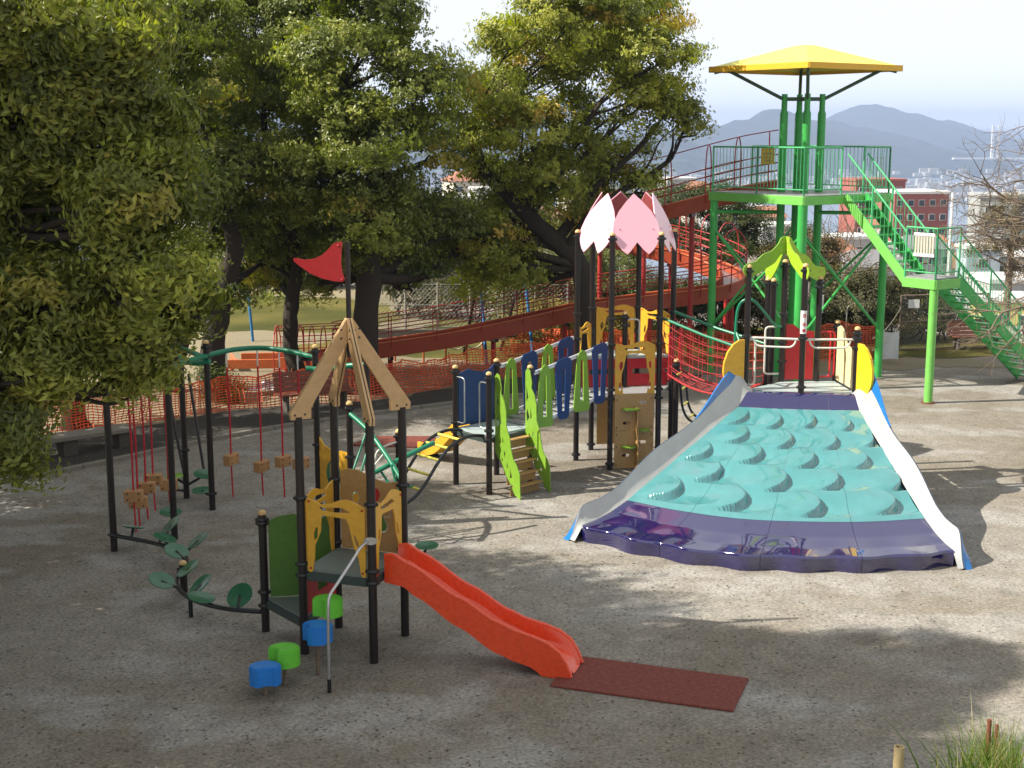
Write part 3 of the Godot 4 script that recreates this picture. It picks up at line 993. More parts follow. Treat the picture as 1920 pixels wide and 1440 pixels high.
	var tt := [[0, 1.33], [.12, 1.35], [.32, 1.25], [1.0, .88], [1.5, .62], [1.75, .53], [1.95, .49], [2.15, .43], [2.3, .34], [2.4, .20], [2.46, .02]]
	var bt := [[0, .98], [.25, .95], [.42, .84], [1.0, .50], [1.5, .22], [1.75, .14], [1.92, .105], [2.02, .06], [2.08, .004], [2.46, .004]]
	var secs := []
	var rim_l := []
	var rim_r := []
	for i in 75:
		var q := 2.46 * i / 74.0
		var f: float = at_s(ft, q)
		var tp: float = maxf(at_s(tt, q), f + 0.005)
		var b: float = minf(at_s(bt, q), f - 0.002)
		var o := s0 + sdir * q
		var flare := 0.02 * smoothstep(1.7, 2.4, q)
		var sec := []
		for e in [[-0.25 - flare, b], [-0.25 - flare, tp], [-0.205 - flare, tp], [-0.175, f + 0.05], [-0.14, f + 0.008], [0, f], [0.14, f + 0.008], [0.175, f + 0.05], [0.205 + flare, tp], [0.25 + flare, tp], [0.25 + flare, b]]:
			sec.append(o - side * e[0] * -1.0 + Vector3(0, e[1], 0))
		secs.append(sec)
		rim_l.append(o + side * (-0.2275 - flare) + Vector3(0, tp, 0))
		rim_r.append(o + side * (0.2275 + flare) + Vector3(0, tp, 0))
	part(s, "chute", loft(MB.new(), secs, true), M.red_slide)
	part(s, "rim", MB.new().tube(rim_l, 0.026, 8), M.red_slide)
	part(s, "rim", MB.new().tube(rim_r, 0.026, 8), M.red_slide)
	bolts(s, [s0 + side * 0.24 + Vector3(0, 1.02, 0) + side * 0.012], side, M.red, 0.018)

	# rubber mat at the slide's foot
	var mt := MB.new()
	var mo := v(1.675, 0.014, 15.77)
	var mx := (v(2.74, 0, 15.40) - v(0.63, 0, 16.15)).normalized()
	mt.box(mo, Vector3(2.22, 0.028, 1.02), Basis(mx, Vector3.UP, mx.cross(Vector3.UP)), 0.006)
	single("rubber_mat", mt, M.mat, v(1.675, 0, 15.77), "brick red rubber mat lying at the foot of the orange red slide", "mat")

	# crescent stepping stools
	var cres := func(bite: float, by: float) -> PackedVector2Array:
		var disc := ellipse(0, 0, 0.19, 0.17, 36)
		var cut2 := ellipse(cos(bite) * by, sin(bite) * by, 0.135, 0.125, 30)
		var best := PackedVector2Array()
		for rr in Geometry2D.clip_polygons(disc, cut2):
			if rr.size() > best.size(): best = rr
		return best
	var si := 0
	for e in [[-2.93, 0.37, 15.44, -1.25, true, "lowest blue crescent step stool, nearest the camera"], [-2.75, 0.48, 15.75, -2.5, false, "lower lime green crescent step stool beside the lowest blue one"], [-2.39, 0.66, 16.05, 3.5, true, "upper blue crescent step stool under the tower deck"], [-2.30, 0.88, 16.38, -2.2, false, "topmost lime green crescent step stool against the tower deck"]]:
		var o := thing("step_stool", e[5], "stool", v(e[0], 0, e[2]), "crescent step stools climbing to the flag tower")
		var mt2: Material = M.stool_blue if e[4] else M.stool_green
		var pl: PackedVector2Array = cres.call(e[3], 0.235)
		var xf := Transform3D(Basis(Vector3(1, 0, 0), Vector3(0, 0, -1), Vector3(0, 1, 0)), v(e[0], e[1] - 0.125, e[2]))
		var sb := MB.new().board(pl, [], xf, 0.20)
		var lift := 0.1
		for k in [[-0.004, 0.008], [-0.011, 0.008], [-0.022, 0.007]]:
			var op := Geometry2D.offset_polygon(pl, k[0], Geometry2D.JOIN_ROUND)
			if op.size() > 0:
				lift += k[1] * 0.5
				sb.board(op[0], [], Transform3D(xf.basis, xf.origin + Vector3(0, lift, 0)), k[1])
				lift += k[1] * 0.5
		part(o, "seat", sb, mt2)
		part(o, "stem", MB.new().tube([v(e[0], 0, e[2]), v(e[0], e[1] - 0.22, e[2])], 0.026, 10), M.bark_pale if si < 3 else M.galv)
		si += 1
	# bent silver handrail
	var hr := thing("handrail", "bent silver handrail from the ground to the tower's front post", "handrail", v(-2.18, 0, 15.5))
	var hp := smooth3([v(-2.18, 0.16, 15.5), v(-2.18, 0.7, 15.52), v(-2.17, 1.12, 15.55), v(-2.15, 1.20, 15.60), v(-2.08, 1.29, 15.72), v(-1.92, 1.50, 16.02), v(-1.86, 1.585, 16.14), v(-1.81, 1.61, 16.28), v(-1.78, 1.61, 16.38)], 5)
	part(hr, "rail", MB.new().tube(hp, 0.019, 10), M.silver)
	part(hr, "foot", MB.new().tube([v(-2.18, 0, 15.5), v(-2.18, 0.17, 15.5)], 0.024, 10), M.black)
	part(hr, "bracket", MB.new().board(ellipse(0, 0, 0.085, 0.05), [], Transform3D(Basis(), v(-1.75, 1.61, 16.375)), 0.012), M.silver)

	# leaf stepping beam
	var lb := thing("leaf_step_beam", "curving low black pipe with green leaf shaped steps and a short capped post", "climbing beam", v(-4.77, 0, 19.14))
	var p1 := smooth3([v(-6.32, 0.27, 21.08), v(-6.0, 0.28, 20.88), v(-5.55, 0.28, 20.62), v(-5.15, 0.29, 20.25), v(-4.88, 0.30, 19.8), v(-4.77, 0.30, 19.2)], 5)
	var p2 := smooth3([v(-4.80, 0.30, 19.1), v(-4.78, 0.29, 18.75), v(-4.58, 0.28, 18.28), v(-4.25, 0.27, 17.92), v(-3.85, 0.27, 17.68), v(-3.36, 0.27, 17.56)], 5)
	part(lb, "pipe", MB.new().tube(p1, 0.034, 10), M.black)
	part(lb, "pipe", MB.new().tube(p2, 0.034, 10), M.black)
	post(lb, -4.77, 19.14, 0, 0.42, true, [0.3])
	part(lb, "prop", MB.new().tube([v(-4.43, 0, 18.10), v(-4.43, 0.26, 18.10)], 0.03, 10), M.black)
	var leaf_at := func(parent: Node3D, c: Vector3, n: Vector3, foot: Vector3, r: float, mat: Material) -> void:
		var z := n.normalized()
		var x := z.cross(Vector3(0.3, 0.1, 1)).normalized()
		var b := Basis(x, z, x.cross(z))
		var m := part(parent, "leaf_step", MB.new().lathe(c, [Vector2(0, -0.03), Vector2(r * 0.5, -0.025), Vector2(r * 0.96, -0.004), Vector2(r, 0.004), Vector2(r * 0.96, 0.012), Vector2(r * 0.55, 0.004), Vector2(0.02, -0.006), Vector2(0, -0.006)], 26, b), mat)
		part(m, "stem", MB.new().tube([foot, foot.lerp(c - z * 0.03, 0.6) - Vector3(0, 0.0, 0), c - z * 0.012], 0.024, 8), M.black)
	for e in [[-6.06, .36, 21.25, .1, 1, -.25, -6.0, 20.88], [-5.40, .46, 21.0, -.62, .75, .25, -5.5, 20.6], [-5.40, .37, 20.62, .34, .93, -.02, -5.3, 20.42], [-4.80, .44, 20.25, -.55, .80, .2, -5.0, 20.05], [-5.04, .39, 19.88, .33, .9, .25, -4.85, 19.7], [-4.65, .42, 18.95, -.50, .83, .2, -4.78, 18.98], [-4.92, .39, 18.5, .36, .9, .24, -4.68, 18.48], [-4.33, .40, 18.3, -.58, .78, .28, -4.45, 18.13], [-4.22, .36, 17.87, .22, .97, .05, -4.15, 17.85], [-3.68, .42, 17.78, -.28, .70, .66, -3.68, 17.62]]:
		leaf_at.call(lb, v(e[0], e[1], e[2]), Vector3(e[3], e[4], e[5]), v(e[6], 0.29, e[7]), 0.19, M.leaf_step)

	# frame with hanging blocks
	var h := thing("rope_block_frame", "tall black posts joined by curved green pipes over hanging wooden blocks", "climbing frame", v(-5.3, 0, 23.55))
	var pa := post(h, -6.35, 21.13, 0, 2.98, true, [0.27])
	var pb := post(h, -5.54, 21.77, 0, 2.95, true, [])
	var pc := post(h, -5.94, 24.34, 0, 2.98, true, [0.9])
	var pd := post(h, -5.30, 23.55, 0, 2.98, true, [0.3])
	post(h, -3.37, 23.25, 0, 2.95, true, [1.25])
	post(h, -2.42, 22.55, 0, 2.95, false, [])
	for pts in [[v(-6.35, 2.78, 21.1), v(-6.36, 2.82, 22.0), v(-6.25, 2.84, 23.2), v(-5.98, 2.80, 24.3)], [v(-5.54, 2.78, 21.8), v(-5.45, 2.82, 22.4), v(-5.36, 2.80, 23.0), v(-5.30, 2.76, 23.5)], [v(-5.94, 2.78, 24.3), v(-5.75, 2.74, 24.2), v(-5.52, 2.72, 23.9), v(-5.34, 2.74, 23.6)], [v(-5.98, 2.66, 24.25), v(-5.86, 2.66, 23.95), v(-5.55, 2.63, 23.55), v(-5.22, 2.68, 23.45)], [v(-5.28, 2.77, 23.55), v(-4.9, 2.82, 23.85), v(-4.4, 2.84, 23.92), v(-3.9, 2.83, 23.65), v(-3.37, 2.78, 23.25)], [v(-3.5, 2.62, 23.1), v(-3.2, 2.62, 23.0), v(-2.8, 2.72, 22.75), v(-2.42, 2.78, 22.55)], [v(-6.4, 2.78, 21.12), v(-6.0, 2.82, 21.35), v(-5.54, 2.78, 21.77)]]:
		part(h, "green_pipe", MB.new().tube(smooth3(pts, 5), 0.045, 12), M.green_pipe)
	for e in [[-5.60, .46, 24.30, .2, 1, .2, -5.92, .25, 24.3], [-5.52, .30, 23.75, 0, 1, .1, -5.3, .25, 23.55], [-5.74, .30, 22.35, .1, 1, .15, -5.55, .2, 21.85]]:
		leaf_at.call(h, v(e[0], e[1], e[2]), Vector3(e[3], e[4], e[5]), v(e[6], e[7], e[8]), 0.19, M.leaf_step)
	for e in [[-6.10, .46, 24.15, -5.94, .28, 24.3], [-6.15, .28, 24.0, -5.96, .15, 24.3]]:
		leaf_at.call(h, v(e[0], e[1], e[2]), Vector3(0, 1, .1), v(e[3], e[4], e[5]), 0.16, M.lime)
	var bi := 0
	var bl := ["nearest of the left five", "lowest on the left, behind the nearest", "third from the front on the left", "fourth on the left, facing broadside", "last on the left, beside the black post", "leftmost on the right pipe", "lowest on the right pipe", "third on the right pipe", "on the right pipe behind the tan beam"]
	for e in [[-6.13, .78, 21.6, 0.1], [-6.16, .58, 21.95, 0.15], [-6.13, .72, 22.35, 0.12], [-6.15, .72, 22.9, 0.05], [-6.02, .50, 23.4, 0.1], [-4.99, .86, 23.8, 1.2], [-4.47, .71, 23.9, 1.1], [-4.06, .84, 23.75, 1.0], [-3.70, .86, 23.5, 0.9]]:
		var at := v(e[0], e[1], e[2])
		var o := thing("hanging_block", "drilled wooden block on a red rope, " + bl[bi], "climbing block", at, "hanging blocks of the climbing frame")
		var bs := Basis(Vector3.UP, e[3])
		part(o, "block", MB.new().box(at, Vector3(0.30, 0.19, 0.15), bs, 0.012), M.wood_block)
		var hz: Vector3 = bs * Vector3(0, 0, 0.0755)
		for hx in [-0.09, 0.09]:
			for hy in [-0.05, 0.05]:
				part(o, "hole", MB.new().lathe(at + bs * Vector3(hx, hy, 0.0752), [Vector2(0.016, 0), Vector2(0.015, 0.002), Vector2(0, 0.002)], 10, Basis(bs.x, bs.z, bs.x.cross(bs.z))), M.core)
		part(o, "rope", MB.new().tube([at + Vector3(-0.012, 2.80 - at.y - 0.28, 0), at + Vector3(0.006, 0.9, 0), at + Vector3(0, 0.09, 0)], 0.017, 7), M.rope)
		part(o, "rope", MB.new().tube([at + Vector3(0, -0.09, 0), at + Vector3(0.01, 0.17 - at.y, 0.0)], 0.015, 7), M.rope)
		part(o, "sleeve", MB.new().tube([at + Vector3(-0.012, 2.80 - at.y, 0), at + Vector3(-0.012, 2.80 - at.y - 0.30, 0)], 0.014, 7), M.alu)
		bi += 1

	# green tetra climbing frame behind the flag tower, with its yellow panel
	var cf := thing("pipe_climber", "slanting green pipe climber behind the flag tower with a yellow bird panel", "climbing frame", v(-2.3, 0, 22.4))
	post(cf, -2.72, 22.55, 0, 2.10, true, [1.2])
	post(cf, -1.92, 22.75, 0, 1.58, true, [1.38])
	for pts in [[v(-2.70, 1.95, 22.5), v(-2.38, 1.74, 22.2), v(-2.05, 1.42, 21.8), v(-1.78, 1.10, 21.45)], [v(-2.75, 0.95, 21.4), v(-2.2, 1.18, 21.6), v(-1.75, 1.36, 21.9), v(-1.3, 1.50, 22.3)]]:
		part(cf, "pipe", MB.new().tube(smooth3(pts, 4), 0.04, 10), M.green_pipe)
	for pr in [[v(-2.40, 1.72, 22.2), v(-2.72, 0.75, 21.5)], [v(-2.30, 1.70, 22.2), v(-2.62, 0.55, 21.3)], [v(-2.35, 0.95, 21.8), v(-1.75, 1.0, 21.5)], [v(-2.15, 1.20, 21.7), v(-1.75, 0.7, 21.4)], [v(-2.3, 0.8, 21.5), v(-1.6, 0.95, 21.6)], [v(-1.95, 1.3, 21.6), v(-1.75, 0.6, 21.4)], [v(-2.6, 0.7, 21.6), v(-1.8, 0.75, 21.4)]]:
		part(cf, "bar", MB.new().tube(pr, 0.02, 8), M.green_pipe)
	part(cf, "white_bar", MB.new().tube([v(-2.62, 0.8, 21.5), v(-2.1, 1.4, 21.9)], 0.016, 8), M.white_pipe)
	part(cf, "white_handle", MB.new().tube(smooth3([v(-2.3, 0.4, 22.5), v(-2.3, 1.15, 22.5), v(-2.2, 1.35, 22.55), v(-1.95, 1.42, 22.72)], 4), 0.017, 8), M.white_pipe)
	var yp := wall_xf(v(-3.37, 0, 23.25), v(-2.72, 0, 22.55), 0.42)
	var ypan := part(cf, "yellow_panel", MB.new().board(smooth2(arr2([[0.07, 0], [0.07, 0.4], [0.07, 0.98], [0.2, 0.86], [0.45, 0.80], [0.7, 0.84], [0.9, 0.84], [0.9, 0.4], [0.9, 0]]), 1), [ellipse(0.47, 0.38, 0.21, 0.26, 20)], yp, 0.02), M.yellow)
	part(ypan, "green_oval", MB.new().board(ellipse(0.47, 0.38, 0.205, 0.255, 20), [], yp, 0.012), M.green_pipe)
	part(ypan, "bird", MB.new().board(smooth2(arr2([[0.40, 0.16], [0.47, 0.16], [0.49, 0.35], [0.45, 0.52], [0.40, 0.58], [0.37, 0.54], [0.38, 0.35]]), 3), [], Transform3D(yp.basis, yp.origin + yp.basis.z * 0.012), 0.01), M.tan)
	leaf_at.call(cf, v(-1.30, 0.36, 20.25), Vector3(0, 1, .08), v(-1.42, 0.06, 20.4), 0.18, M.leaf_step)
	part(cf, "foot", MB.new().tube([v(-1.46, 0, 20.5), v(-1.46, 0.22, 20.5)], 0.03, 8), M.black)

# ---------------------------------------------------------------- low landing, arch ladder, stair, panel bridge
func make_landing() -> void:
	var F := v(-1.06, 0, 25.34)
	var G := v(-0.42, 0, 24.60)
	var R := v(0.34, 0, 25.34)
	var B := v(-0.30, 0, 26.08)
	var t := thing("landing_platform", "low play platform with a wavy navy panel, pale deck and four capped posts", "play platform", v(-0.36, 0, 25.34))
	for p in [F, G, R, B]:
		post(t, p.x, -p.z, 0, 2.24, true, [1.02, 1.20])
	var sq := PackedVector2Array()
	for p in [F, G, R, B]:
		sq.append(Vector2(p.x, -p.z).lerp(Vector2(-0.36, 25.34), 0.045))
	part(t, "deck", MB.new().board(sq, [], Transform3D(Basis(Vector3(1, 0, 0), Vector3(0, 0, -1), Vector3(0, 1, 0)), Vector3(0, 1.085, 0)), 0.04), M.deck_pale)
	var ed := MB.new()
	for e in [[F, G], [G, R], [R, B], [B, F]]:
		var m: Vector3 = (e[0] + e[1]) * 0.5
		var x: Vector3 = (e[1] - e[0]).normalized()
		ed.box(m + Vector3(0, 1.01, 0), Vector3(0.86, 0.10, 0.05), Basis(x, Vector3.UP, x.cross(Vector3.UP)), 0.006)
	part(t, "deck_frame", ed, M.deck_edge)
	var w := (B - F).length() - 0.15
	part(t, "blue_panel", MB.new().board(smooth2(arr2([[0, 0], [0, .5], [0, .99], [.12, 1.03], [.3, 1.06], [.5, 1.00], [.7, .96], [.88, 1.0], [1, 1.08], [1, .5], [1, 0]], w), 1), [], wall_xf(F + (B - F).normalized() * 0.075, B, 1.12), 0.02), M.blue_panel)
	var out := Vector3(G.x - F.x, 0, G.z - F.z).normalized()
	handle(t, F + Vector3(0, 1.22, 0) + out * 0.05, out * 0.22, 0.86, M.silver)
	handle(t, G + Vector3(0, 1.22, 0) - out * 0.05, -out * 0.22, 0.86, M.silver)

	# arch ladder
	var a := thing("arch_ladder", "arched black ladder with yellow rungs down from the low platform", "ladder", v(-1.6, 0, 24.6))
	var n := Vector3(-0.75, 0, 0.66).normalized()
	var prof := [[0.0, 1.08], [0.25, 1.12], [0.5, 1.10], [0.78, 1.0], [1.0, 0.82], [1.18, 0.62], [1.35, 0.42], [1.55, 0.24], [1.8, 0.12], [2.0, 0.06]]
	var ra := []
	var rb := []
	for e in prof:
		ra.append(G.lerp(F, 0.16) + n * e[0] + Vector3(0, e[1], 0))
		rb.append(F.lerp(G, 0.16) + n * e[0] + Vector3(0, e[1], 0))
	var sa := smooth3(ra, 5)
	var sb := smooth3(rb, 5)
	part(a, "rail", MB.new().tube(sa, 0.031, 10), M.black)
	part(a, "rail", MB.new().tube(sb, 0.031, 10), M.black)
	for k in [11, 16, 21, 27, 33, 39]:
		part(a, "rung", MB.new().tube([sa[k], sb[k]], 0.026, 10), M.rung)

	# low yellow slide at the back and its mat
	var ys := thing("slide", "short yellow slide half hidden under the low platform", "slide", v(-1.2, 0, 27.6))
	var secs := []
	var d2 := Vector3(-1.25, 0, -1.5).normalized()
	var sd := d2.cross(Vector3.UP)
	for i in 25:
		var q := i / 24.0
		var o := v(-0.62, 0, 26.35) + d2 * q * 1.75
		var f := lerpf(1.0, 0.16, smoothstep(0.0, 0.85, q))
		var sec := []
		for e in [[-.26, -.06], [-.26, .17], [-.21, .17], [-.18, .02], [0, 0], [.18, .02], [.21, .17], [.26, .17], [.26, -.06]]:
			sec.append(o + sd * e[0] + Vector3(0, f + e[1], 0))
		secs.append(sec)
	part(ys, "chute", loft(MB.new(), secs, true), M.yellow)
	part(ys, "foot", MB.new().box(v(-1.72, 0.06, 27.65), Vector3(0.4, 0.12, 0.08)), M.black)
	var ry := MB.new()
	ry.board(arr2([[-3.45, 28.55], [-3.0, 29.4], [-1.69, 29.4], [-1.58, 28.3]]), [], Transform3D(Basis(Vector3(1, 0, 0), Vector3(0, 0, -1), Vector3(0, 1, 0)), Vector3(0, 0.016, 0)), 0.03)
	single("rubber_mat", ry, M.mat, v(-2.5, 0, 28.9), "dark red rubber mat at the end of the short yellow slide", "mat")

	# stair with cut-out lime sides
	var st := thing("climbing_stair", "steep stair between jagged lime green side panels with holes", "stair", v(0.25, 0, 24.6))
	var nrm := Vector3(R.z - G.z, 0, 0)
	var along := (R - G).normalized()
	nrm = Vector3(-along.z, 0, along.x)
	if nrm.z < 0: nrm = -nrm
	var so := arr2([[0.02, 0.80], [0.02, 1.5], [0.02, 2.20], [0.06, 2.26], [0.12, 2.22], [0.16, 2.0], [0.15, 1.9], [0.22, 1.78], [0.26, 1.60], [0.27, 1.3], [0.34, 1.12], [0.37, 0.9], [0.42, 0.72], [0.50, 0.62], [0.56, 0.48], [0.57, 0.2], [0.58, 0.0], [0.46, 0.06], [0.34, 0.28], [0.22, 0.46], [0.16, 0.62], [0.08, 0.68]], 1.18)
	var hs := [arr2([[.05, 1.95], [.10, 1.72], [.05, 1.62]]), arr2([[.08, 1.5], [.13, 1.34], [.07, 1.25], [.05, 1.4]]), arr2([[.16, 1.55], [.19, 1.35], [.15, 1.3]]), arr2([[.12, 1.05], [.16, .98], [.13, .9], [.1, .96]]), arr2([[.22, 1.1], [.25, 1.02], [.21, .98]]), arr2([[.25, .85], [.30, .80], [.26, .72]]), arr2([[.2, .72], [.23, .66], [.19, .64]]), arr2([[.34, .66], [.36, .56], [.32, .52]]), arr2([[.42, .52], [.47, .38], [.41, .36]]), arr2([[.44, .26], [.50, .22], [.45, .14]])]
	for k in 2:
		var o: Vector3 = (G + along * 0.14) if k == 0 else (R - along * 0.14)
		var x := nrm
		part(st, "side_panel", MB.new().board(so, hs, Transform3D(Basis(x, Vector3.UP, x.cross(Vector3.UP)), Vector3(o.x, 0, o.z)), 0.018), M.lime)
	for k in 5:
		var y := 0.18 + k * 0.20
		var f := 0.44 - k * 0.085
		var c := (G + R) * 0.5 + nrm * f + Vector3(0, y, 0)
		part(st, "tread", MB.new().box(c, Vector3(0.74, 0.025, 0.15), Basis(along, Vector3.UP, along.cross(Vector3.UP)), 0.005), M.tan)
		part(st, "riser", MB.new().box(c + Vector3(0, -0.10, 0) - nrm * 0.05, Vector3(0.74, 0.165, 0.018), Basis(along, Vector3.UP, along.cross(Vector3.UP)), 0.004), M.tan)

	# panel bridge up to the petal tower
	var FL := v(1.93, 0, 26.49)
	var L := v(1.30, 0, 27.27)
	var br := thing("panel_bridge", "sloping bridge fenced with alternate lime and navy slotted panels on silver rails", "bridge", v(0.82, 0, 26.3))
	for e in [[R, FL, 0], [B, L, 1]]:
		var p: Vector3 = e[0]
		var q: Vector3 = e[1]
		var dv := (q - p).normalized()
		var p1: Vector3 = p + dv * 0.08
		var q1: Vector3 = q - dv * 0.08
		for hh in [[2.13, 2.53], [1.14, 1.54]]:
			var a1 := p1 + Vector3(0, hh[0], 0)
			var b1 := q1 + Vector3(0, hh[1], 0)
			var x := (b1 - a1).normalized()
			var z := x.cross(Vector3.UP).normalized()
			var rl := part(br, "rail", MB.new().box((a1 + b1) * 0.5, Vector3(a1.distance_to(b1), 0.075, 0.03), Basis(x, z.cross(x), z), 0.006), M.alu)
			for k in 8:
				bolts(rl, [a1.lerp(b1, (k + 0.5) / 8.0) + z * 0.0155], z, M.black, 0.011)
		for k in 4:
			var f := (k + 0.55) / 4.05
			var c := p1.lerp(q1, f)
			var y0 := lerpf(1.02, 1.42, f)
			var wide_top := k % 2 == 1
			var wt := 0.20 if wide_top else 0.12
			var wb := 0.13 if wide_top else 0.20
			var ol := arr2([[-wb, 0.05], [-wb + 0.05, 0], [wb - 0.05, 0], [wb, 0.05], [wt, 1.08], [wt - 0.045, 1.17], [wt - 0.12 if wide_top else 0.0, 1.20], [-wt + 0.045, 1.14], [-wt, 1.05]])
			var sl := arr2([[-0.045, 0.2], [0.045, 0.2], [0.03, 1.0], [-0.03, 1.0]]) if not wide_top else arr2([[-0.03, 0.16], [0.03, 0.16], [0.045, 0.98], [-0.045, 0.98]])
			var xf := wall_xf(c, q, y0)
			var sh: float = 0.027
			var zz: Vector3 = xf.basis.z * sh
			# the board leans with the rails
			part(br, "fence_panel", MB.new().board(ol, [sl], Transform3D(xf.basis, xf.origin + zz), 0.02), M.blue_panel if wide_top else M.lime, "navy slotted panel" if wide_top else "lime slotted panel")
	for k in 9:
		var f := (k + 0.5) / 9.0
		var a1 := R.lerp(FL, f) + Vector3(0, lerpf(1.08, 1.48, f), 0)
		var b1 := B.lerp(L, f) + Vector3(0, lerpf(1.08, 1.48, f), 0)
		var x := (b1 - a1).normalized()
		var z := x.cross(Vector3.UP).normalized()
		part(br, "plank", MB.new().box((a1 + b1) * 0.5, Vector3(0.92, 0.03, 0.185), Basis(x, Vector3.UP, z), 0.006), M.deck_grey)

# ---------------------------------------------------------------- petal tower
func make_petal_tower() -> void:
	var L := v(1.30, 0, 27.27)
	var FL := v(1.93, 0, 26.49)
	var FR := v(2.89, 0, 26.64)
	var R := v(3.25, 0, 27.57)
	var BR := v(2.62, 0, 28.36)
	var BL := v(1.66, 0, 28.21)
	var c := v(2.275, 0, 27.42)
	var t := thing("petal_play_tower", "six posted play tower crowned with pink petal boards and yellow panels", "play tower", c)
	var hexa := [L, FL, FR, R, BR, BL]
	for p in hexa:
		post(t, p.x, -p.z, 0, 4.62, true, [0.12, 1.42, 1.60, 2.50, 3.0])
	post(t, c.x, -c.z, 0, 2.98, true, [2.75], 0.055)
	var flat := Basis(Vector3(1, 0, 0), Vector3(0, 0, -1), Vector3(0, 1, 0))
	var f2 := PackedVector2Array()
	for p in [L, FL, FR, R]: f2.append(Vector2(p.x, -p.z).lerp(Vector2(c.x, -c.z), 0.05))
	part(t, "deck", MB.new().board(f2, [], Transform3D(flat, Vector3(0, 1.475, 0)), 0.05), M.deck_grey)
	var b2 := PackedVector2Array()
	for p in [L, R, BR, BL]: b2.append(Vector2(p.x, -p.z).lerp(Vector2(c.x, -c.z - 0.001), 0.05))
	part(t, "upper_deck", MB.new().board(b2, [], Transform3D(flat, Vector3(0, 2.10, 0)), 0.05), M.deck_pale)
	var rw := (R - L).length()
	part(t, "red_riser", MB.new().board(arr2([[0.1, 0], [rw - 0.1, 0], [rw - 0.1, .56], [0.1, .56]]), [arr2([[.25, .25], [.8, .25], [.8, .36], [.25, .36]]), arr2([[1.15, .25], [1.7, .25], [1.7, .36], [1.15, .36]])], wall_xf(L, R, 1.51), 0.02), M.red)
	# front: climbing wall of two boards, then the yellow arch
	var w := (FR - FL).length()
	var cx := wall_xf(FL, FR, 0.0)
	var z: Vector3 = cx.basis.z
	var ov := func(x: float, y: float) -> PackedVector2Array: return smooth2(arr2([[x - .05, y - .03], [x + .05, y - .03], [x + .08, y], [x + .05, y + .03], [x - .05, y + .03], [x - .08, y]]), 2)
	var up := part(t, "climbing_board", MB.new().board(arr2([[.09, .78], [w - .09, .78], [w - .09, 1.52], [.09, 1.52]]), [ov.call(.66, 1.34), ov.call(.33, .93)], cx, 0.022), M.tan)
	var lo := part(t, "climbing_board", MB.new().board(arr2([[.09, .02], [w - .09, .02], [w - .09, .772], [.09, .772]]), [ov.call(.66, .54), ov.call(.32, .28)], cx, 0.022), M.tan)
	for q in [[up, [[.13, 1.40], [.83, 1.42], [.13, .84], [.83, .84]]], [lo, [[.13, .70], [.83, .70], [.13, .45], [.83, .45], [.13, .08], [.83, .1]]]]:
		for e in q[1]:
			bolts(q[0], [cx * Vector3(e[0], e[1], 0.0115)], z, M.black, 0.014)
	part(t, "climbing_fin", MB.new().board(arr2([[0, 0], [.24, 0], [.20, .4], [.17, .8], [.12, 1.2], [0, 1.24]]), [ellipse(.10, .62, .03, .045, 10)], Transform3D(Basis(z, Vector3.UP, z.cross(Vector3.UP)), cx * Vector3(.52, .02, .012)), 0.022), M.tan)
	for e in [[.40, 1.22, .34, .0], [.67, .80, .24, .1], [.38, .46, .3, -.1], [.70, .12, .26, .05]]:
		part(t, "foothold", MB.new().board(smooth2(arr2([[-e[2] / 2, 0], [e[2] / 2, 0], [e[2] / 2 - .03, .13], [0, .17], [-e[2] / 2 + .03, .13]]), 2), [], Transform3D(Basis(cx.basis.x, z, cx.basis.x.cross(z)), cx * Vector3(e[0], e[1], .013)), 0.025), M.lime)
	arch_panel(t, FL, FR, 1.46, 1.10, M.yellow, true)
	arch_panel(t, BL, BR, 2.08, 0.98, M.yellow, true)
	arch_panel(t, BR, R, 2.08, 0.95, M.yellow, false)
	arch_panel(t, L, BL, 1.85, 0.92, M.yellow, false)
	part(t, "back_board", MB.new().board(arr2([[.12, .12], [w - .12, .12], [w - .12, 1.46], [.12, 1.46]]), [], wall_xf(BL, BR, 0), 0.022), M.tan)
	handle(t, c + Vector3(0.05, 2.15, 0), Vector3(0.24, 0, -0.03), 0.72, M.white_pipe, 0.017)
	# petals
	var ol := PackedVector2Array()
	for e in [[0, 1.22], [.14, 1.06], [.27, .87], [.36, .66], [.40, .46], [.385, .32], [.33, .18], [.26, .07], [.185, 0], [.12, .07], [.05, .17], [0, .24], [-.05, .17], [-.12, .07], [-.185, 0], [-.26, .07], [-.33, .18], [-.385, .32], [-.40, .46], [-.36, .66], [-.27, .87], [-.14, 1.06]]:
		ol.append(Vector2(e[0] * (1.13 + 0.06 * sin(clampf(e[1], 0.0, 1.22) / 1.22 * PI)), e[1]))
	for k in 6:
		var p: Vector3 = hexa[k]
		var q: Vector3 = hexa[(k + 1) % 6]
		var m := (p + q) * 0.5
		var o := (m - c).normalized()
		var x := (q - p).normalized()
		var lean := deg_to_rad(21.0)
		var yax := (Vector3.UP * cos(lean) - o * sin(lean)).normalized()
		var zz := x.cross(yax)
		var base := m + o * 0.10 + Vector3(0, 4.26, 0)
		var pm := part(t, "petal", MB.new().board(ol, [], Transform3D(Basis(x, yax, zz), base), 0.018), M.pink)
		part(pm, "lining", MB.new().board(ol, [], Transform3D(Basis(x * 0.985, yax * 0.985, zz), base - zz * 0.0125), 0.006), M.pink_in)
		bolts(pm, [base + x * 0.33 + yax * 0.5 + zz * 0.009, base - x * 0.33 + yax * 0.5 + zz * 0.009], zz, M.pink_in, 0.012)
		part(pm, "bracket", MB.new().tube([p + Vector3(0, 4.5, 0), base - x * 0.35 + yax * 0.42 - zz * 0.02], 0.014, 6).tube([q + Vector3(0, 4.5, 0), base + x * 0.35 + yax * 0.42 - zz * 0.02], 0.014, 6), M.black)
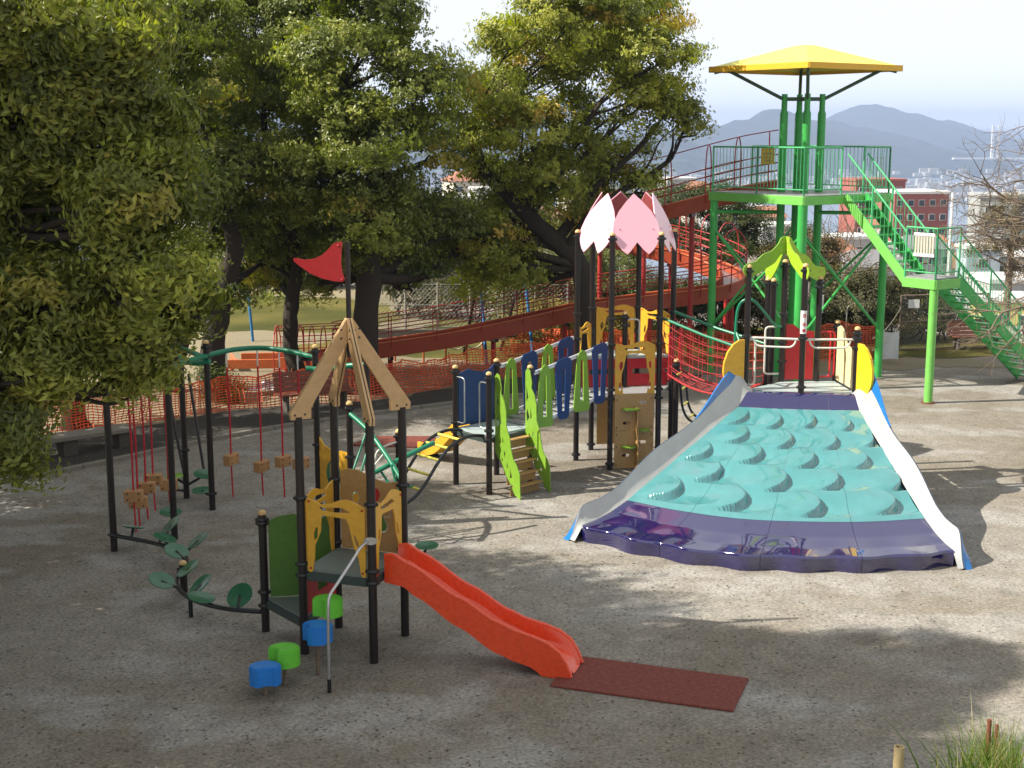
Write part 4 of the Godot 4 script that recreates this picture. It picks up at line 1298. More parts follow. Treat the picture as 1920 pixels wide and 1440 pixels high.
	# curved side ladder with yellow rungs
	var a := thing("arch_ladder", "black curved ladder with yellow rungs on the right of the petal tower", "ladder", v(3.9, 0, 27.0))
	post(a, 3.30, 27.2, 0, 2.05, true, [])
	var n := v(0.93, 0, 0.1).normalized()
	n = (((FR + R) * 0.5) - c).normalized()
	var x2 := (R - FR).normalized()
	var pr := [[0.05, 1.95], [0.22, 1.90], [0.36, 1.72], [0.40, 1.45], [0.44, 1.2], [0.55, 1.0], [0.8, 0.86], [1.1, 0.7], [1.3, 0.4], [1.38, 0.05]]
	var ra := []
	var rb := []
	for e in pr:
		ra.append(FR.lerp(R, 0.22) + n * e[0] + Vector3(0, e[1], 0))
		rb.append(FR.lerp(R, 0.68) + n * e[0] + Vector3(0, e[1], 0))
	var sa := smooth3(ra, 5)
	var sb := smooth3(rb, 5)
	part(a, "rail", MB.new().tube(sa, 0.026, 8), M.black)
	part(a, "rail", MB.new().tube(sb, 0.026, 8), M.black)
	for k in [7, 13, 19, 25, 30, 36]:
		part(a, "rung", MB.new().tube([sa[k], sb[k]], 0.019, 8), M.rung)

# ---------------------------------------------------------------- net bridge and wave slide
func make_wave_slide() -> void:
	var P1 := v(4.30, 0, 24.93)
	var P2 := v(5.27, 0, 24.66)
	var P3 := v(6.25, 0, 24.64)
	var P4 := v(5.12, 0, 25.75)
	var P5 := v(5.79, 0, 25.78)
	var P6 := v(6.16, 0, 25.82)
	var P7 := v(4.85, 0, 25.95)
	var P8 := v(5.06, 0, 26.5)
	var nb := thing("net_bridge", "red rope net bridge with green handrails between the petal tower and wave slide", "bridge", v(3.75, 0, 26.4))
	var a0 := v(2.98, 0, 26.72)
	var a1 := v(3.27, 0, 27.45)
	var b0 := v(4.32, 0, 25.05)
	var b1 := v(4.80, 0, 25.88)
	for e in [[a0, b0, 2.98, 2.62], [a1, b1, 3.02, 2.62]]:
		part(nb, "handrail", MB.new().tube([e[0] + Vector3(0, e[2], 0), e[0].lerp(e[1], 0.5) + Vector3(0, (e[2] + e[3]) * 0.5 - 0.03, 0), e[1] + Vector3(0, e[3], 0)], 0.028, 10), M.green_pipe)
	for e in [[a0, 0.03], [a1, 0.03]]:
		part(nb, "red_board", MB.new().box(e[0] + v(0.12, 2.25, -0.1), Vector3(0.09, 0.95, 0.03), Basis(Vector3.UP, 0.6), 0.01), M.red)
	var sag := func(p: Vector3, q: Vector3, f: float, y0: float, y1: float, s: float) -> Vector3:
		return p.lerp(q, f) + Vector3(0, lerpf(y0, y1, f) - s * 4.0 * f * (1.0 - f), 0)
	for k in 6:
		var hgt0 := 1.95 + k * 0.19
		for e in [[a0, b0], [a1, b1]]:
			var pts := []
			for i in 13:
				pts.append(sag.call(e[0], e[1], i / 12.0, hgt0, 1.85 + k * 0.15, 0.22 if k < 2 else 0.16))
			part(nb, "rope", MB.new().tube(pts, 0.007 if k > 0 else 0.02, 6), M.net_rope)
	for i in 10:
		var f := i / 9.0
		for e in [[a0, b0], [a1, b1]]:
			part(nb, "rope", MB.new().tube([sag.call(e[0], e[1], f, 1.95, 1.85, 0.22), sag.call(e[0], e[1], f, 2.98, 2.6, 0.05)], 0.007, 6), M.net_rope)
		part(nb, "rope", MB.new().tube([sag.call(a0, b0, f, 1.95, 1.85, 0.22), sag.call(a1, b1, f, 1.95, 1.85, 0.22)], 0.008, 6), M.net_rope)
	for k in 5:
		var g := (k + 1) / 6.0
		var pts := []
		for i in 9:
			pts.append(sag.call(a0.lerp(a1, g), b0.lerp(b1, g), i / 8.0, 1.95, 1.85, 0.24))
		part(nb, "rope", MB.new().tube(pts, 0.008, 6), M.net_rope)
	part(nb, "hoop", MB.new().tube(smooth3([v(4.18, 1.9, 25.3), v(4.16, 2.6, 25.35), v(4.18, 3.3, 25.35), v(4.3, 3.52, 25.3), v(4.48, 3.5, 25.3), v(4.75, 3.22, 25.5), v(4.95, 3.0, 25.65), v(5.1, 2.96, 25.74)], 5), 0.027, 10), M.green_pipe)
	part(nb, "hoop", MB.new().tube(smooth3([v(4.18, 2.9, 25.35), v(4.22, 2.75, 25.2), v(4.28, 2.62, 25.0)], 4), 0.027, 10), M.green_pipe)

	# the tower of the wave slide
	var t := thing("wave_slide_tower", "play tower with lime wavy roof boards, red and cream panels above the wave slide", "play tower", v(5.4, 0, 25.3))
	for e in [[P1, 4.16, [1.98, 2.9]], [P2, 4.20, [2.0, 2.9]], [P3, 3.06, [2.72, 2.9]], [P4, 4.17, [2.3, 2.66, 3.2]], [P5, 3.86, [3.7]], [P6, 3.02, [2.4, 2.85]], [P7, 3.82, [2.5]], [P8, 3.74, []]]:
		post(t, e[0].x, -e[0].z, 0, e[1], true, e[2])
	var dq := PackedVector2Array()
	for p in [P1, P2, P3, P6, P4]:
		dq.append(Vector2(p.x, -p.z).lerp(Vector2(5.4, 25.2), 0.03))
	part(t, "deck", MB.new().board(dq, [], Transform3D(Basis(Vector3(1, 0, 0), Vector3(0, 0, -1), Vector3(0, 1, 0)), Vector3(0, 1.885, 0)), 0.05), M.deck_pale)
	part(t, "red_panel", MB.new().board(smooth2(arr2([[.06, 0], [.06, .5], [.06, 1.06], [.2, 1.05], [.34, .94], [.6, .92], [.6, .5], [.6, 0]]), 1), [], wall_xf(P4, P5, 1.95), 0.02), M.red)
	var cw := (P3 - P6).length()
	part(t, "cream_panel", MB.new().board(smooth2(arr2([[.07, .02], [.07, .5], [.07, 1.02], [.22, 1.07], [.38, 1.02], [.6, .80], [.85, .74], [cw - .07, .78], [cw - .07, .4], [cw - .07, .02]]), 1), [], wall_xf(P6, P3, 1.93), 0.03), M.cream)
	for e in [[P5, Vector3(0.2, 0, 0.02)], [P5, Vector3(0.28, 0, 0.02)]]:
		handle(t, e[0] + Vector3(0.04, 2.0, 0), e[1], 0.86, M.red, 0.018)
	handle(t, P4 + Vector3(-0.04, 2.06, 0), Vector3(-0.30, 0, 0.05), 0.9, M.white_pipe, 0.02)
	handle(t, P1 + Vector3(0.04, 1.98, -0.05), Vector3(0.14, 0, -0.06), 0.85, M.white_pipe, 0.02)
	for e in [[P1, P2], [P2, P3]]:
		var d: Vector3 = (e[1] - e[0]).normalized()
		var p: Vector3 = e[0] + Vector3(0, 2.88, 0) + d * 0.05
		var q: Vector3 = e[1] + Vector3(0, 2.88, 0) - d * 0.05
		part(t, "guard_rail", MB.new().tube([p, q], 0.021, 10).tube(smooth3([p + d * 0.07, p + d * 0.09 + Vector3(0, -0.08, 0), p + d * 0.16 + Vector3(0, -0.145, 0), p + d * 0.3 + Vector3(0, -0.155, 0), q - d * 0.3 + Vector3(0, -0.155, 0), q - d * 0.16 + Vector3(0, -0.145, 0), q - d * 0.09 + Vector3(0, -0.08, 0), q - d * 0.07], 4), 0.018, 10), M.white_pipe)
	# yellow half discs where the side walls begin
	var dl := PackedVector2Array()
	for e in [[0, .96], [.12, .955], [.24, .88], [.35, .74], [.42, .55], [.43, .38], [.40, .22], [.32, .08], [.22, -.05], [.12, -.02], [0, .08]]:
		dl.append(Vector2(e[0], e[1]))
	var ld := Vector3(-0.93, 0, 0.36).normalized()
	part(t, "yellow_half_disc", MB.new().board(dl, [], Transform3D(Basis(ld, Vector3.UP, ld.cross(Vector3.UP)), P1 + Vector3(0, 1.88, 0) + ld * 0.05), 0.05), M.yellow)
	var rd := Vector3(0.42, 0, 0.9).normalized()
	var yd := part(t, "yellow_half_disc", MB.new().board(dl, [], Transform3D(Basis(rd, Vector3.UP, rd.cross(Vector3.UP)), P3 + Vector3(0, 1.86, 0) + rd * 0.05), 0.05), M.yellow_bright)
	# roof boards
	var ap := v(5.03, 4.64, 25.32)
	for e in [[P1, 0.0], [P2, -0.02], [P7, -0.14], [P5, -0.14]]:
		var q: Vector3 = e[0]
		var Ln := Vector2(q.x - ap.x, q.z - ap.z).length()
		var dr: float = e[1]
		var ol := smooth2(arr2([[-.04, .02], [.05, .05], [.12, .02], [.22 * Ln, -.08], [.4 * Ln, -.20 + dr * .4], [.62 * Ln, -.25 + dr * .6], [.82 * Ln, -.37 + dr], [Ln + .06, -.42 + dr], [Ln + .13, -.52 + dr], [Ln + .06, -.64 + dr], [Ln - .06, -.66 + dr], [.75 * Ln, -.60 + dr], [.5 * Ln, -.50 + dr * .6], [.3 * Ln, -.42], [.14 * Ln, -.28], [-.04, -.24]]), 3)
		var xf := wall_xf(ap, q, ap.y)
		var rb := part(t, "roof_board", MB.new().board(ol, [], xf, 0.022), M.lime_bright if e[0] != P1 else M.lime)
		for sg in [-1.0, 1.0]:
			bolts(rb, [xf * Vector3(.10, -.05, .0115 * sg), xf * Vector3(.10, -.20, .0115 * sg), xf * Vector3(Ln, -.50 + dr, .0115 * sg), xf * Vector3(Ln, -.60 + dr, .0115 * sg)], xf.basis.z * sg, M.cap, 0.016)
	# warning sticker on the middle front post
	var stk := part(t, "sticker", MB.new().lathe(P2 + Vector3(0, 3.20, 0), [Vector2(0.057, -0.21), Vector2(0.057, 0.21)], 20), M.white)
	var zc := P2 + Vector3(0, 0, 0.058)
	var tor := func(y: float, r0: float, r1: float) -> MB:
		var m := MB.new()
		m.board(ellipse(0, 0, r1, r1, 18), [ellipse(0, 0, r0, r0, 14)], Transform3D(Basis(), zc + Vector3(0, y, 0.002)), 0.002)
		return m
	part(stk, "red_ring", tor.call(3.32, 0.022, 0.035), M.red)
	part(stk, "red_bar", MB.new().box(zc + Vector3(0, 3.32, 0.004), Vector3(0.05, 0.008, 0.001), Basis(Vector3(0, 0, 1), 0.7)), M.red)
	part(stk, "red_ring", tor.call(3.16, 0.028, 0.036), M.red)
	part(stk, "red_dot", MB.new().board(ellipse(0, 0, 0.018, 0.018, 14), [], Transform3D(Basis(), zc + Vector3(0, 3.16, 0.002)), 0.002), M.red)
	part(stk, "red_block", MB.new().box(zc + Vector3(0, 3.05, 0.002), Vector3(0.06, 0.05, 0.002)), M.red)

	# the slide itself
	var s := thing("wave_slide", "wide fan shaped glossy slide, teal scalloped waves with a dark navy foot", "slide", v(4.4, 0, 21.2))
	var TL := v(4.36, 0, 24.80)
	var TR := v(6.20, 0, 24.56)
	var bot := [v(1.16, 0, 21.72), v(2.03, 0, 20.93), v(3.19, 0, 20.27), v(4.38, 0, 20.07), v(5.60, 0, 20.07), v(6.78, 0, 20.33)]
	var bsm := smooth3(bot, 12)
	var B := func(u: float) -> Vector3:
		var x := clampf(u, 0, 1) * (bsm.size() - 1)
		var i := mini(int(x), bsm.size() - 2)
		return bsm[i].lerp(bsm[i + 1], x - i)
	var prof := [[0, 1.90], [.02, 1.885], [.075, 1.66], [.76, .46], [.85, .345], [.93, .28], [1.0, .255]]
	var scal := []
	var rg := RandomNumberGenerator.new(); rg.seed = 9
	var rows := [[.15, 4, 0.15], [.26, 4, .6], [.38, 4, 0.2], [.51, 4, .65], [.645, 4, .25]]
	for q in rows:
		for k in q[1] + 1:
			scal.append([(k + q[2] - 0.2) / q[1] + rg.randf_range(-.02, .02), q[0] + rg.randf_range(-.012, .012), 0.56 / q[1], 0.060 + q[0] * 0.042])
	var P := func(u: float, vv: float, bumps := true) -> Vector3:
		var top := TL.lerp(TR, u)
		var bb: Vector3 = B.call(u)
		var p := top.lerp(bb, vv)
		var y := 0.0
		for k in prof.size() - 1:
			if vv <= prof[k + 1][0] or k == prof.size() - 2:
				var f: float = (vv - prof[k][0]) / (prof[k + 1][0] - prof[k][0])
				y = lerpf(prof[k][1], prof[k + 1][1], f)
				break
		var bump := 0.0
		var dip := 0.0
		var amp0 := 0.055 + 0.115 * vv
		if bumps and vv > 0.08 and vv < 0.75:
			for e in scal:
				if absf(vv - e[1]) > e[3] * 1.1 or absf(u - e[0]) > e[2] * 2.6: continue
				var a: float = (u - e[0]) / e[2]
				var b: float = (vv - e[1]) / e[3]
				var amp := 0.055 + 0.115 * vv
				if absf(b) >= 1.0: continue
				var arc := sqrt(1.0 - b * b)
				var wb := smoothstep(-1.0, 0.15, b) * smoothstep(1.0, 0.72, b)
				if a <= arc:
					if a > -0.4:
						bump = maxf(bump, amp * 0.30 * wb * smoothstep(-0.4, 0.9, a))
				else:
					# a hollow behind each crescent edge, rising again to the right
					var tq := (a - arc) / 1.6
					if tq < 1.0:
						dip = maxf(dip, amp * wb * (1.0 - tq) * (1.0 - tq) * smoothstep(0.0, 0.06, a - arc))
			bump = bump * (1.0 if dip <= 0.0 else clampf(1.0 - dip / (amp0 * 0.5), 0.0, 1.0)) - dip
			bump *= smoothstep(0.08, 0.10, vv) * smoothstep(0.745, 0.70, vv)
		return Vector3(p.x, y + bump, p.z)
	var names := ["leftmost teal panel", "second teal panel from the left", "third teal panel from the left", "rightmost teal panel"]
	for k in 4:
		var u0 := k / 4.0 + (0.0005 if k > 0 else 0.0)
		var u1 := (k + 1) / 4.0 - (0.0005 if k < 3 else 0.0)
		for z in [[0.0, 0.077, 10, M.navy, "top_lip"], [0.078, 0.755, 130, M.teal, "teal_panel"], [0.756, 1.0, 26, M.navy, "runout"]]:
			var secs := []
			for i in z[2] + 1:
				var vv := lerpf(z[0], z[1], float(i) / z[2])
				var row := []
				for j in 57:
					var u := lerpf(u0, u1, j / 56.0)
					var p: Vector3 = P.call(u, vv)
					if z[4] == "runout":
						# the run-out edge is drawn out into shallow waves
						var wv := sin(u * TAU * 7.0) * 0.055 * smoothstep(0.80, 1.0, vv)
						var bb: Vector3 = B.call(u)
						var outw := (bb - TL.lerp(TR, u)); outw.y = 0
						p += outw.normalized() * wv
						p.y += sin(u * TAU * 7.0 + 0.8) * 0.012 * smoothstep(0.85, 1.0, vv)
					row.append(p)
				secs.append(row)
			part(s, z[4], loft(MB.new(), secs, false, true), z[3])
			if z[4] == "runout":
				var last: Array = secs[-1]
				var skirt := [[], [], [], []]
				for j in 57:
					var q: Vector3 = last[j]
					var bb: Vector3 = B.call(lerpf(u0, u1, j / 56.0))
					var outw := (bb - v(5.0, 0, 26)); outw.y = 0
					outw = outw.normalized()
					skirt[0].append(q)
					skirt[1].append(q + outw * 0.022 - Vector3(0, 0.012, 0))
					skirt[2].append(q + outw * 0.030 - Vector3(0, 0.045, 0))
					skirt[3].append(Vector3(q.x + outw.x * 0.01, 0, q.z + outw.z * 0.01))
				part(s, "skirt", loft(MB.new(), skirt, false, true), M.navy)
	# side walls: white within, blue without
	for sgn in [0, 1]:
		var u := 0.0 if sgn == 0 else 1.0
		var inner := []
		var outer := []
		var lip := []
		var wing := []
		for i in 61:
			var vv := -0.02 + 1.065 * i / 60.0
			var vc := clampf(vv, 0.0, 1.0)
			var p: Vector3 = P.call(u, vc, false)
			var top := TL.lerp(TR, u)
			var bb: Vector3 = B.call(u)
			var d := (bb - top); d.y = 0
			d = d.normalized()
			if vv > 1.0: p += d * (vv - 1.0) * 4.4
			if vv < 0.0: p += d * vv * 4.4
			var o := Vector3(d.z, 0, -d.x)
			if (sgn == 0 and o.x > 0) or (sgn == 1 and o.x < 0): o = -o
			var hw := lerpf(0.36, 0.26, vc) + sin(vc * 13.0 + 0.6) * 0.038
			hw *= 1.0 - smoothstep(0.94, 1.045, vv) * 0.97
			var y0 := p.y - 0.01 if vv <= 1.0 else p.y * (1.0 - (vv - 1.0) / 0.05)
			var wb := Vector3(p.x, maxf(y0, 0.0), p.z)
			var t0 := wb + o * (0.08 + hw * 0.30) + Vector3(0, hw, 0)
			inner.append([wb - o * 0.004, wb + o * 0.06 + Vector3(0, hw * 0.22, 0), wb + o * (0.08 + hw * 0.14) + Vector3(0, hw * 0.6, 0), t0])
			var ext := 0.22 * (1.0 - smoothstep(0.02, 0.34, vv))
			if ext > 0.004:
				wing.append([t0 + o * 0.004, t0 + o * (0.004 + ext * 0.25) + Vector3(0, ext, 0), t0 + o * (0.03 + ext * 0.25) + Vector3(0, ext, 0), t0 + o * 0.05 - Vector3(0, 0.05, 0)])
			var t1 := t0 + o * 0.022
			outer.append([t1, t1 + o * 0.012 - Vector3(0, 0.02, 0), wb + o * 0.24 + Vector3(0, -0.05, 0), Vector3(wb.x, 0, wb.z) + o * (0.26 + p.y * 0.04)])
			lip.append([t0, t1])
		if sgn == 1:
			for q in [inner, outer, lip]:
				for e in q: e.reverse()
		part(s, "blue_wing", loft(MB.new(), wing, false, false), M.wall_out)
		part(s, "side_wall", loft(MB.new(), inner, false, true), M.wall_in)
		part(s, "wall_shell", loft(MB.new(), outer, false, false), M.wall_out)
		part(s, "wall_lip", loft(MB.new(), lip, false, false), M.wall_edge)
	part(s, "red_bar", MB.new().tube(smooth3([v(6.5, 1.25, 24.9), v(6.75, 1.1, 24.6), v(7.0, 0.95, 24.3), v(7.05, 0.82, 24.1), v(6.95, 0.70, 23.9), v(6.7, 0.66, 23.7)], 4), 0.026, 8), M.red)
	part(s, "support_leg", MB.new().tube([v(4.9, 0, 23.4), v(4.9, 1.0, 23.4)], 0.05, 8), M.post)

# ---------------------------------------------------------------- green lookout tower
func baluster_run(rl: Node3D, p: Vector3, q: Vector3, y0: float, y1: float, step: float, mat: Material, slope0 := 0.0, slope1 := 0.0) -> void:
	var n := maxi(1, int(p.distance_to(q) / step))
	for k in range(1, n):
		var f := float(k) / n
		var a := p.lerp(q, f)
		part(rl, "baluster", MB.new().tube([a + Vector3(0, lerpf(y0, y0 + slope0, f), 0), a + Vector3(0, lerpf(y1, y1 + slope1, f), 0)], 0.008, 5, false), mat)

func railing(t: Node3D, p: Vector3, q: Vector3, y: float, h: float, mat: Material, posts := true, drop := 0.0) -> void:
	# top rail, bottom rail, balusters; drop = how much the far end lies lower
	var d := Vector3(0, -drop, 0)
	var rl := part(t, "railing", MB.new().tube([p + Vector3(0, y + h, 0), q + Vector3(0, y + h, 0) + d], 0.024, 8), mat)
	part(rl, "bottom_rail", MB.new().tube([p + Vector3(0, y + 0.13, 0), q + Vector3(0, y + 0.13, 0) + d], 0.018, 6), mat)
	if posts:
		part(rl, "rail_post", MB.new().tube([p + Vector3(0, y - 0.1, 0), p + Vector3(0, y + h, 0)], 0.026, 8), mat)
		part(rl, "rail_post", MB.new().tube([q + Vector3(0, y - 0.1, 0) + d, q + Vector3(0, y + h, 0) + d], 0.026, 8), mat)
	baluster_run(rl, p, q, y + 0.13, y + h, 0.125, mat, -drop, -drop)

func make_tower() -> void:
	var C := v(7.70, 0, 37.10)
	var t := thing("lookout_tower", "tall bright green steel lookout tower with railings, stairs and a yellow canopy", "tower", C)
	var Lc := v(5.47, 0, 37.48)
	var Fc := v(7.33, 0, 34.90)
	var Rc := v(9.91, 0, 36.73)
	var Bc := v(8.05, 0, 39.30)
	var g: Material = M.tower_green
	var u := (Rc - Fc).normalized()
	var w := Vector3(-u.z, 0, u.x)
	if w.z < 0: w = -w
	var DY := 5.0
	for p in [Lc, Fc, Rc, Bc]:
		part(t, "leg", MB.new().tube([p, p + Vector3(0, DY - 0.2, 0)], 0.125 if p == Fc else 0.105, 16), g)
		part(t, "base_plate", MB.new().tube([p, p + Vector3(0, 0.03, 0)], 0.19, 12), M.concrete)
	# four columns in the middle carry the canopy
	for e in [[-0.5, 0.0], [0.0, 0.5], [0.5, 0.0], [0.0, -0.5]]:
		var q := C + Vector3(e[0], 0, e[1])
		part(t, "column", MB.new().tube([q, q + Vector3(0, 7.05, 0), q + Vector3(0, 7.12, 0), q + Vector3(0, 7.55, 0)], [0.108, 0.108, 0.078, 0.078], 16), g)
	for e in [[-0.5, 0.0, 0.5, 0.0], [0.0, -0.5, 0.0, 0.5]]:
		part(t, "cross_bar", MB.new().box(C + Vector3(0, 7.42, 0), Vector3(1.0 if e[0] != 0 else 0.10, 0.10, 0.10 if e[0] != 0 else 1.0)), M.strut)
	# deck
	var flat := Basis(Vector3(1, 0, 0), Vector3(0, 0, -1), Vector3(0, 1, 0))
	var dq := PackedVector2Array()
	for p in [Lc, Fc, Rc, Bc]:
		var e: Vector3 = p + (p - C).normalized() * 0.12
		dq.append(Vector2(e.x, -e.z))
	part(t, "deck", MB.new().board(dq, [], Transform3D(flat, Vector3(0, DY - 0.03, 0)), 0.04), M.deck_grey)
	var cs := [Lc, Fc, Rc, Bc]
	for k in 4:
		var p: Vector3 = cs[k] + (cs[k] - C).normalized() * 0.14
		var q: Vector3 = cs[(k + 1) % 4] + (cs[(k + 1) % 4] - C).normalized() * 0.14
		var x := (q - p).normalized()
		part(t, "fascia", MB.new().box((p + q) * 0.5 + Vector3(0, DY - 0.14, 0), Vector3(p.distance_to(q), 0.22, 0.05), Basis(x, Vector3.UP, x.cross(Vector3.UP)), 0.006), M.tower_light)
	# railings round the deck, open where the stair leaves and the slide starts
	var F2 := Fc + (Fc - C).normalized() * 0.05
	var L2 := Lc + (Lc - C).normalized() * 0.05
	var R2 := Rc + (Rc - C).normalized() * 0.05
	var B2 := Bc + (Bc - C).normalized() * 0.05
	var hgt := 1.18
	railing(t, L2, L2.lerp(F2, 0.5), DY, hgt, M.rail_green)
	railing(t, L2.lerp(F2, 0.5), F2, DY, hgt, M.rail_green)
	railing(t, F2, F2 + u * 1.38, DY, hgt, M.rail_green)
	railing(t, F2 + u * 2.22, R2, DY, hgt, M.rail_green)
	railing(t, R2, R2.lerp(B2, 0.5), DY, hgt, M.rail_green)
	railing(t, R2.lerp(B2, 0.5), B2, DY, hgt, M.rail_green)
	railing(t, B2, B2.lerp(L2, 0.55), DY, hgt, M.rail_green)
	var sg := part(t, "notice", MB.new().box(v(6.95, 5.92, 37.9), Vector3(0.36, 0.44, 0.02)), M.yellow)
	part(sg, "print", MB.new().box(v(6.95, 5.99, 37.885), Vector3(0.24, 0.05, 0.004)).box(v(6.95, 5.88, 37.885), Vector3(0.26, 0.03, 0.004)).box(v(6.95, 5.80, 37.885), Vector3(0.20, 0.03, 0.004)), M.tan)
	# braces
	for e in [[Lc, Fc], [Fc, Rc]]:
		var p: Vector3 = e[0]
		var q: Vector3 = e[1]
		part(t, "brace", MB.new().tube([p + Vector3(0, 4.0, 0), q + Vector3(0, 1.3, 0)], 0.035, 8), g)
		part(t, "brace", MB.new().tube([q + Vector3(0, 4.0, 0), p + Vector3(0, 1.3, 0)], 0.035, 8), g)
	for e in [[Lc, Bc], [Bc, Rc]]:
		part(t, "brace", MB.new().tube([e[0] + Vector3(0, 4.0, 0), e[1] + Vector3(0, 1.3, 0)], 0.035, 8), g)
		part(t, "brace", MB.new().tube([e[1] + Vector3(0, 4.0, 0), e[0] + Vector3(0, 1.3, 0)], 0.035, 8), g)
	for e in cs:
		part(t, "beam", MB.new().tube([e + Vector3(0, 4.45, 0), C + (e - C).normalized() * 0.5 + Vector3(0, 4.45, 0)], 0.05, 8), g)
	# canopy: four sloping faces, a deep rim, struts from the columns
	var ro := thing("canopy", "yellow four sided canopy with an orange rim on top of the green tower", "canopy", C + Vector3(0, 8.2, 0))
	var hd := 2.47
	var cn := []
	for p in [Lc, Fc, Rc, Bc]:
		cn.append(C + (p - C).normalized() * hd)
	var tp := []
	for p in cn:
		tp.append(C.lerp(p, 0.10))
	for k in 4:
		var a: Vector3 = cn[k] + Vector3(0, 8.25, 0)
		var b: Vector3 = cn[(k + 1) % 4] + Vector3(0, 8.25, 0)
		var c2: Vector3 = tp[(k + 1) % 4] + Vector3(0, 8.80, 0)
		var d: Vector3 = tp[k] + Vector3(0, 8.80, 0)
		var dn := Vector3(0, -0.05, 0)
		var m := MB.new()
		m.quad(a, b, c2, d)
		m.quad(d + dn, c2 + dn, b + dn, a + dn)
		part(ro, "roof_panel", m, M.roof_yellow)
		var x := (b - a).normalized()
		part(ro, "rim", MB.new().box((a + b) * 0.5 + Vector3(0, -0.055, 0) + x.cross(Vector3.UP) * 0.015, Vector3(a.distance_to(b) + 0.03, 0.155, 0.05), Basis(x, Vector3.UP, x.cross(Vector3.UP)), 0.008), M.roof_edge)
	var tpm := MB.new()
	tpm.quad(tp[0] + Vector3(0, 8.80, 0), tp[1] + Vector3(0, 8.80, 0), tp[2] + Vector3(0, 8.80, 0), tp[3] + Vector3(0, 8.80, 0))
	part(ro, "roof_top", tpm, M.roof_yellow)
	var ucx := [v(7.2, 7.4, 37.1), v(7.7, 7.4, 36.6), v(8.2, 7.4, 37.1), v(7.7, 7.4, 37.6)]
	for k in 4:
		part(ro, "strut", MB.new().tube([ucx[k], C.lerp(cn[k], 0.86) + Vector3(0, 8.24, 0)], 0.045, 8), M.strut)
		part(ro, "rafter", MB.new().box((C.lerp(cn[k], 0.5)) + Vector3(0, 8.38, 0), Vector3(0.06, 0.08, 2.3), Basis((cn[k] - C).normalized().cross(Vector3.UP), Vector3.UP, -(cn[k] - C).normalized()).rotated((cn[k] - C).normalized().cross(Vector3.UP), -0.24)), M.strut)
	# upper flight
	var LY := 3.08
	var fl := thing("stair", "upper flight of the green open steel stair with railings, down to the landing", "stair", Fc + u * 1.8 + w * 1.2 + Vector3(0, LY, 0))
	var s0 := Fc + u * 1.42 + w * 0.16
	var s1 := Fc + u * 2.18 + w * 0.16
	var run := 2.02
	var fall := DY - LY
	for p in [s0, s1]:
		var a: Vector3 = p + Vector3(0, DY - 0.13, 0)
		var b: Vector3 = p + w * run + Vector3(0, LY - 0.13, 0)
		var x := (b - a).normalized()
		var z := u
		part(fl, "stringer", MB.new().box((a + b) * 0.5, Vector3(a.distance_to(b) + 0.14, 0.26, 0.05), Basis(x, z.cross(x), z), 0.006), M.tower_light if p == s0 else g)
		railing(fl, p, p + w * run, DY - 0.1, 1.12, M.rail_green, false, fall)
		for f in [0.42, 0.80]:
			var q: Vector3 = p + w * run * f
			part(fl, "rail_post", MB.new().tube([q + Vector3(0, DY - fall * f - 0.1, 0), q + Vector3(0, DY - fall * f + 1.0, 0)], 0.024, 8), M.rail_green)
	for k in 9:
		var f := (k + 0.6) / 9.4
		var c: Vector3 = (s0 + s1) * 0.5 + w * run * f + Vector3(0, DY - fall * f - 0.06, 0)
		part(fl, "tread", MB.new().box(c, Vector3(0.72, 0.04, 0.21), Basis(u, Vector3.UP, u.cross(Vector3.UP)), 0.005), g)
	# landing
	var ld := thing("stair_landing", "green stair landing on a stout leg with a slatted white board on its railing", "platform", Fc + u * 1.8 + w * 2.7)
	var k0 := Fc + u * 1.36 + w * 2.18
	var k1 := Fc + u * 1.36 + w * 3.10
	var k2 := Fc + u * 2.24 + w * 3.10
	var k3 := Fc + u * 2.24 + w * 2.18
	var lq := PackedVector2Array()
	for p in [k0, k1, k2, k3]: lq.append(Vector2(p.x, -p.z))
	part(ld, "deck", MB.new().board(lq, [], Transform3D(flat, Vector3(0, LY - 0.02, 0)), 0.04), M.deck_grey)
	var ks := [k0, k1, k2, k3]
	for k in 4:
		var p: Vector3 = ks[k]
		var q: Vector3 = ks[(k + 1) % 4]
		var x := (q - p).normalized()
		part(ld, "fascia", MB.new().box((p + q) * 0.5 + Vector3(0, LY - 0.155, 0) + x.cross(Vector3.UP) * 0.028, Vector3(p.distance_to(q) + 0.05, 0.23, 0.05), Basis(x, Vector3.UP, x.cross(Vector3.UP)), 0.006), M.tower_light)
	for p in [k1.lerp(k3, 0.08)]:
		part(ld, "leg", MB.new().tube([p, p + Vector3(0, LY - 0.05, 0)], 0.105, 16), M.tower_light)
		part(ld, "base_plate", MB.new().tube([p, p + Vector3(0, 0.03, 0)], 0.17, 12), M.bench)
	railing(ld, k0, k1, LY, 1.20, M.rail_green)
	railing(ld, k1, k2, LY, 1.20, M.rail_green)
	var bd := k0.lerp(k1, 0.62)
	var bx := (k1 - k0).normalized()
	var bb := Basis(bx, Vector3.UP, bx.cross(Vector3.UP))
	var nb := part(ld, "slatted_board", MB.new().box(bd + Vector3(0, LY + 1.05, 0) + bb.z * 0.05, Vector3(0.62, 0.07, 0.02), bb).box(bd + Vector3(0, LY + 0.55, 0) + bb.z * 0.05, Vector3(0.62, 0.07, 0.02), bb), M.white)
	for k in 7:
		part(nb, "slat", MB.new().box(bd + bx * ((k - 3) * 0.085) + Vector3(0, LY + 0.80, 0) + bb.z * 0.04, Vector3(0.055, 0.5, 0.015), bb), M.slat)
	# lower flight, going down to the right and away
	var lf := thing("stair", "lower flight of the green open steel stair, seen from beneath, down to the ground", "stair", Fc + u * 6.0 + w * 2.6)
	var r0 := Fc + u * 2.30 + w * 2.24
	var r1 := Fc + u * 2.30 + w * 3.06
	var run2 := 3.95
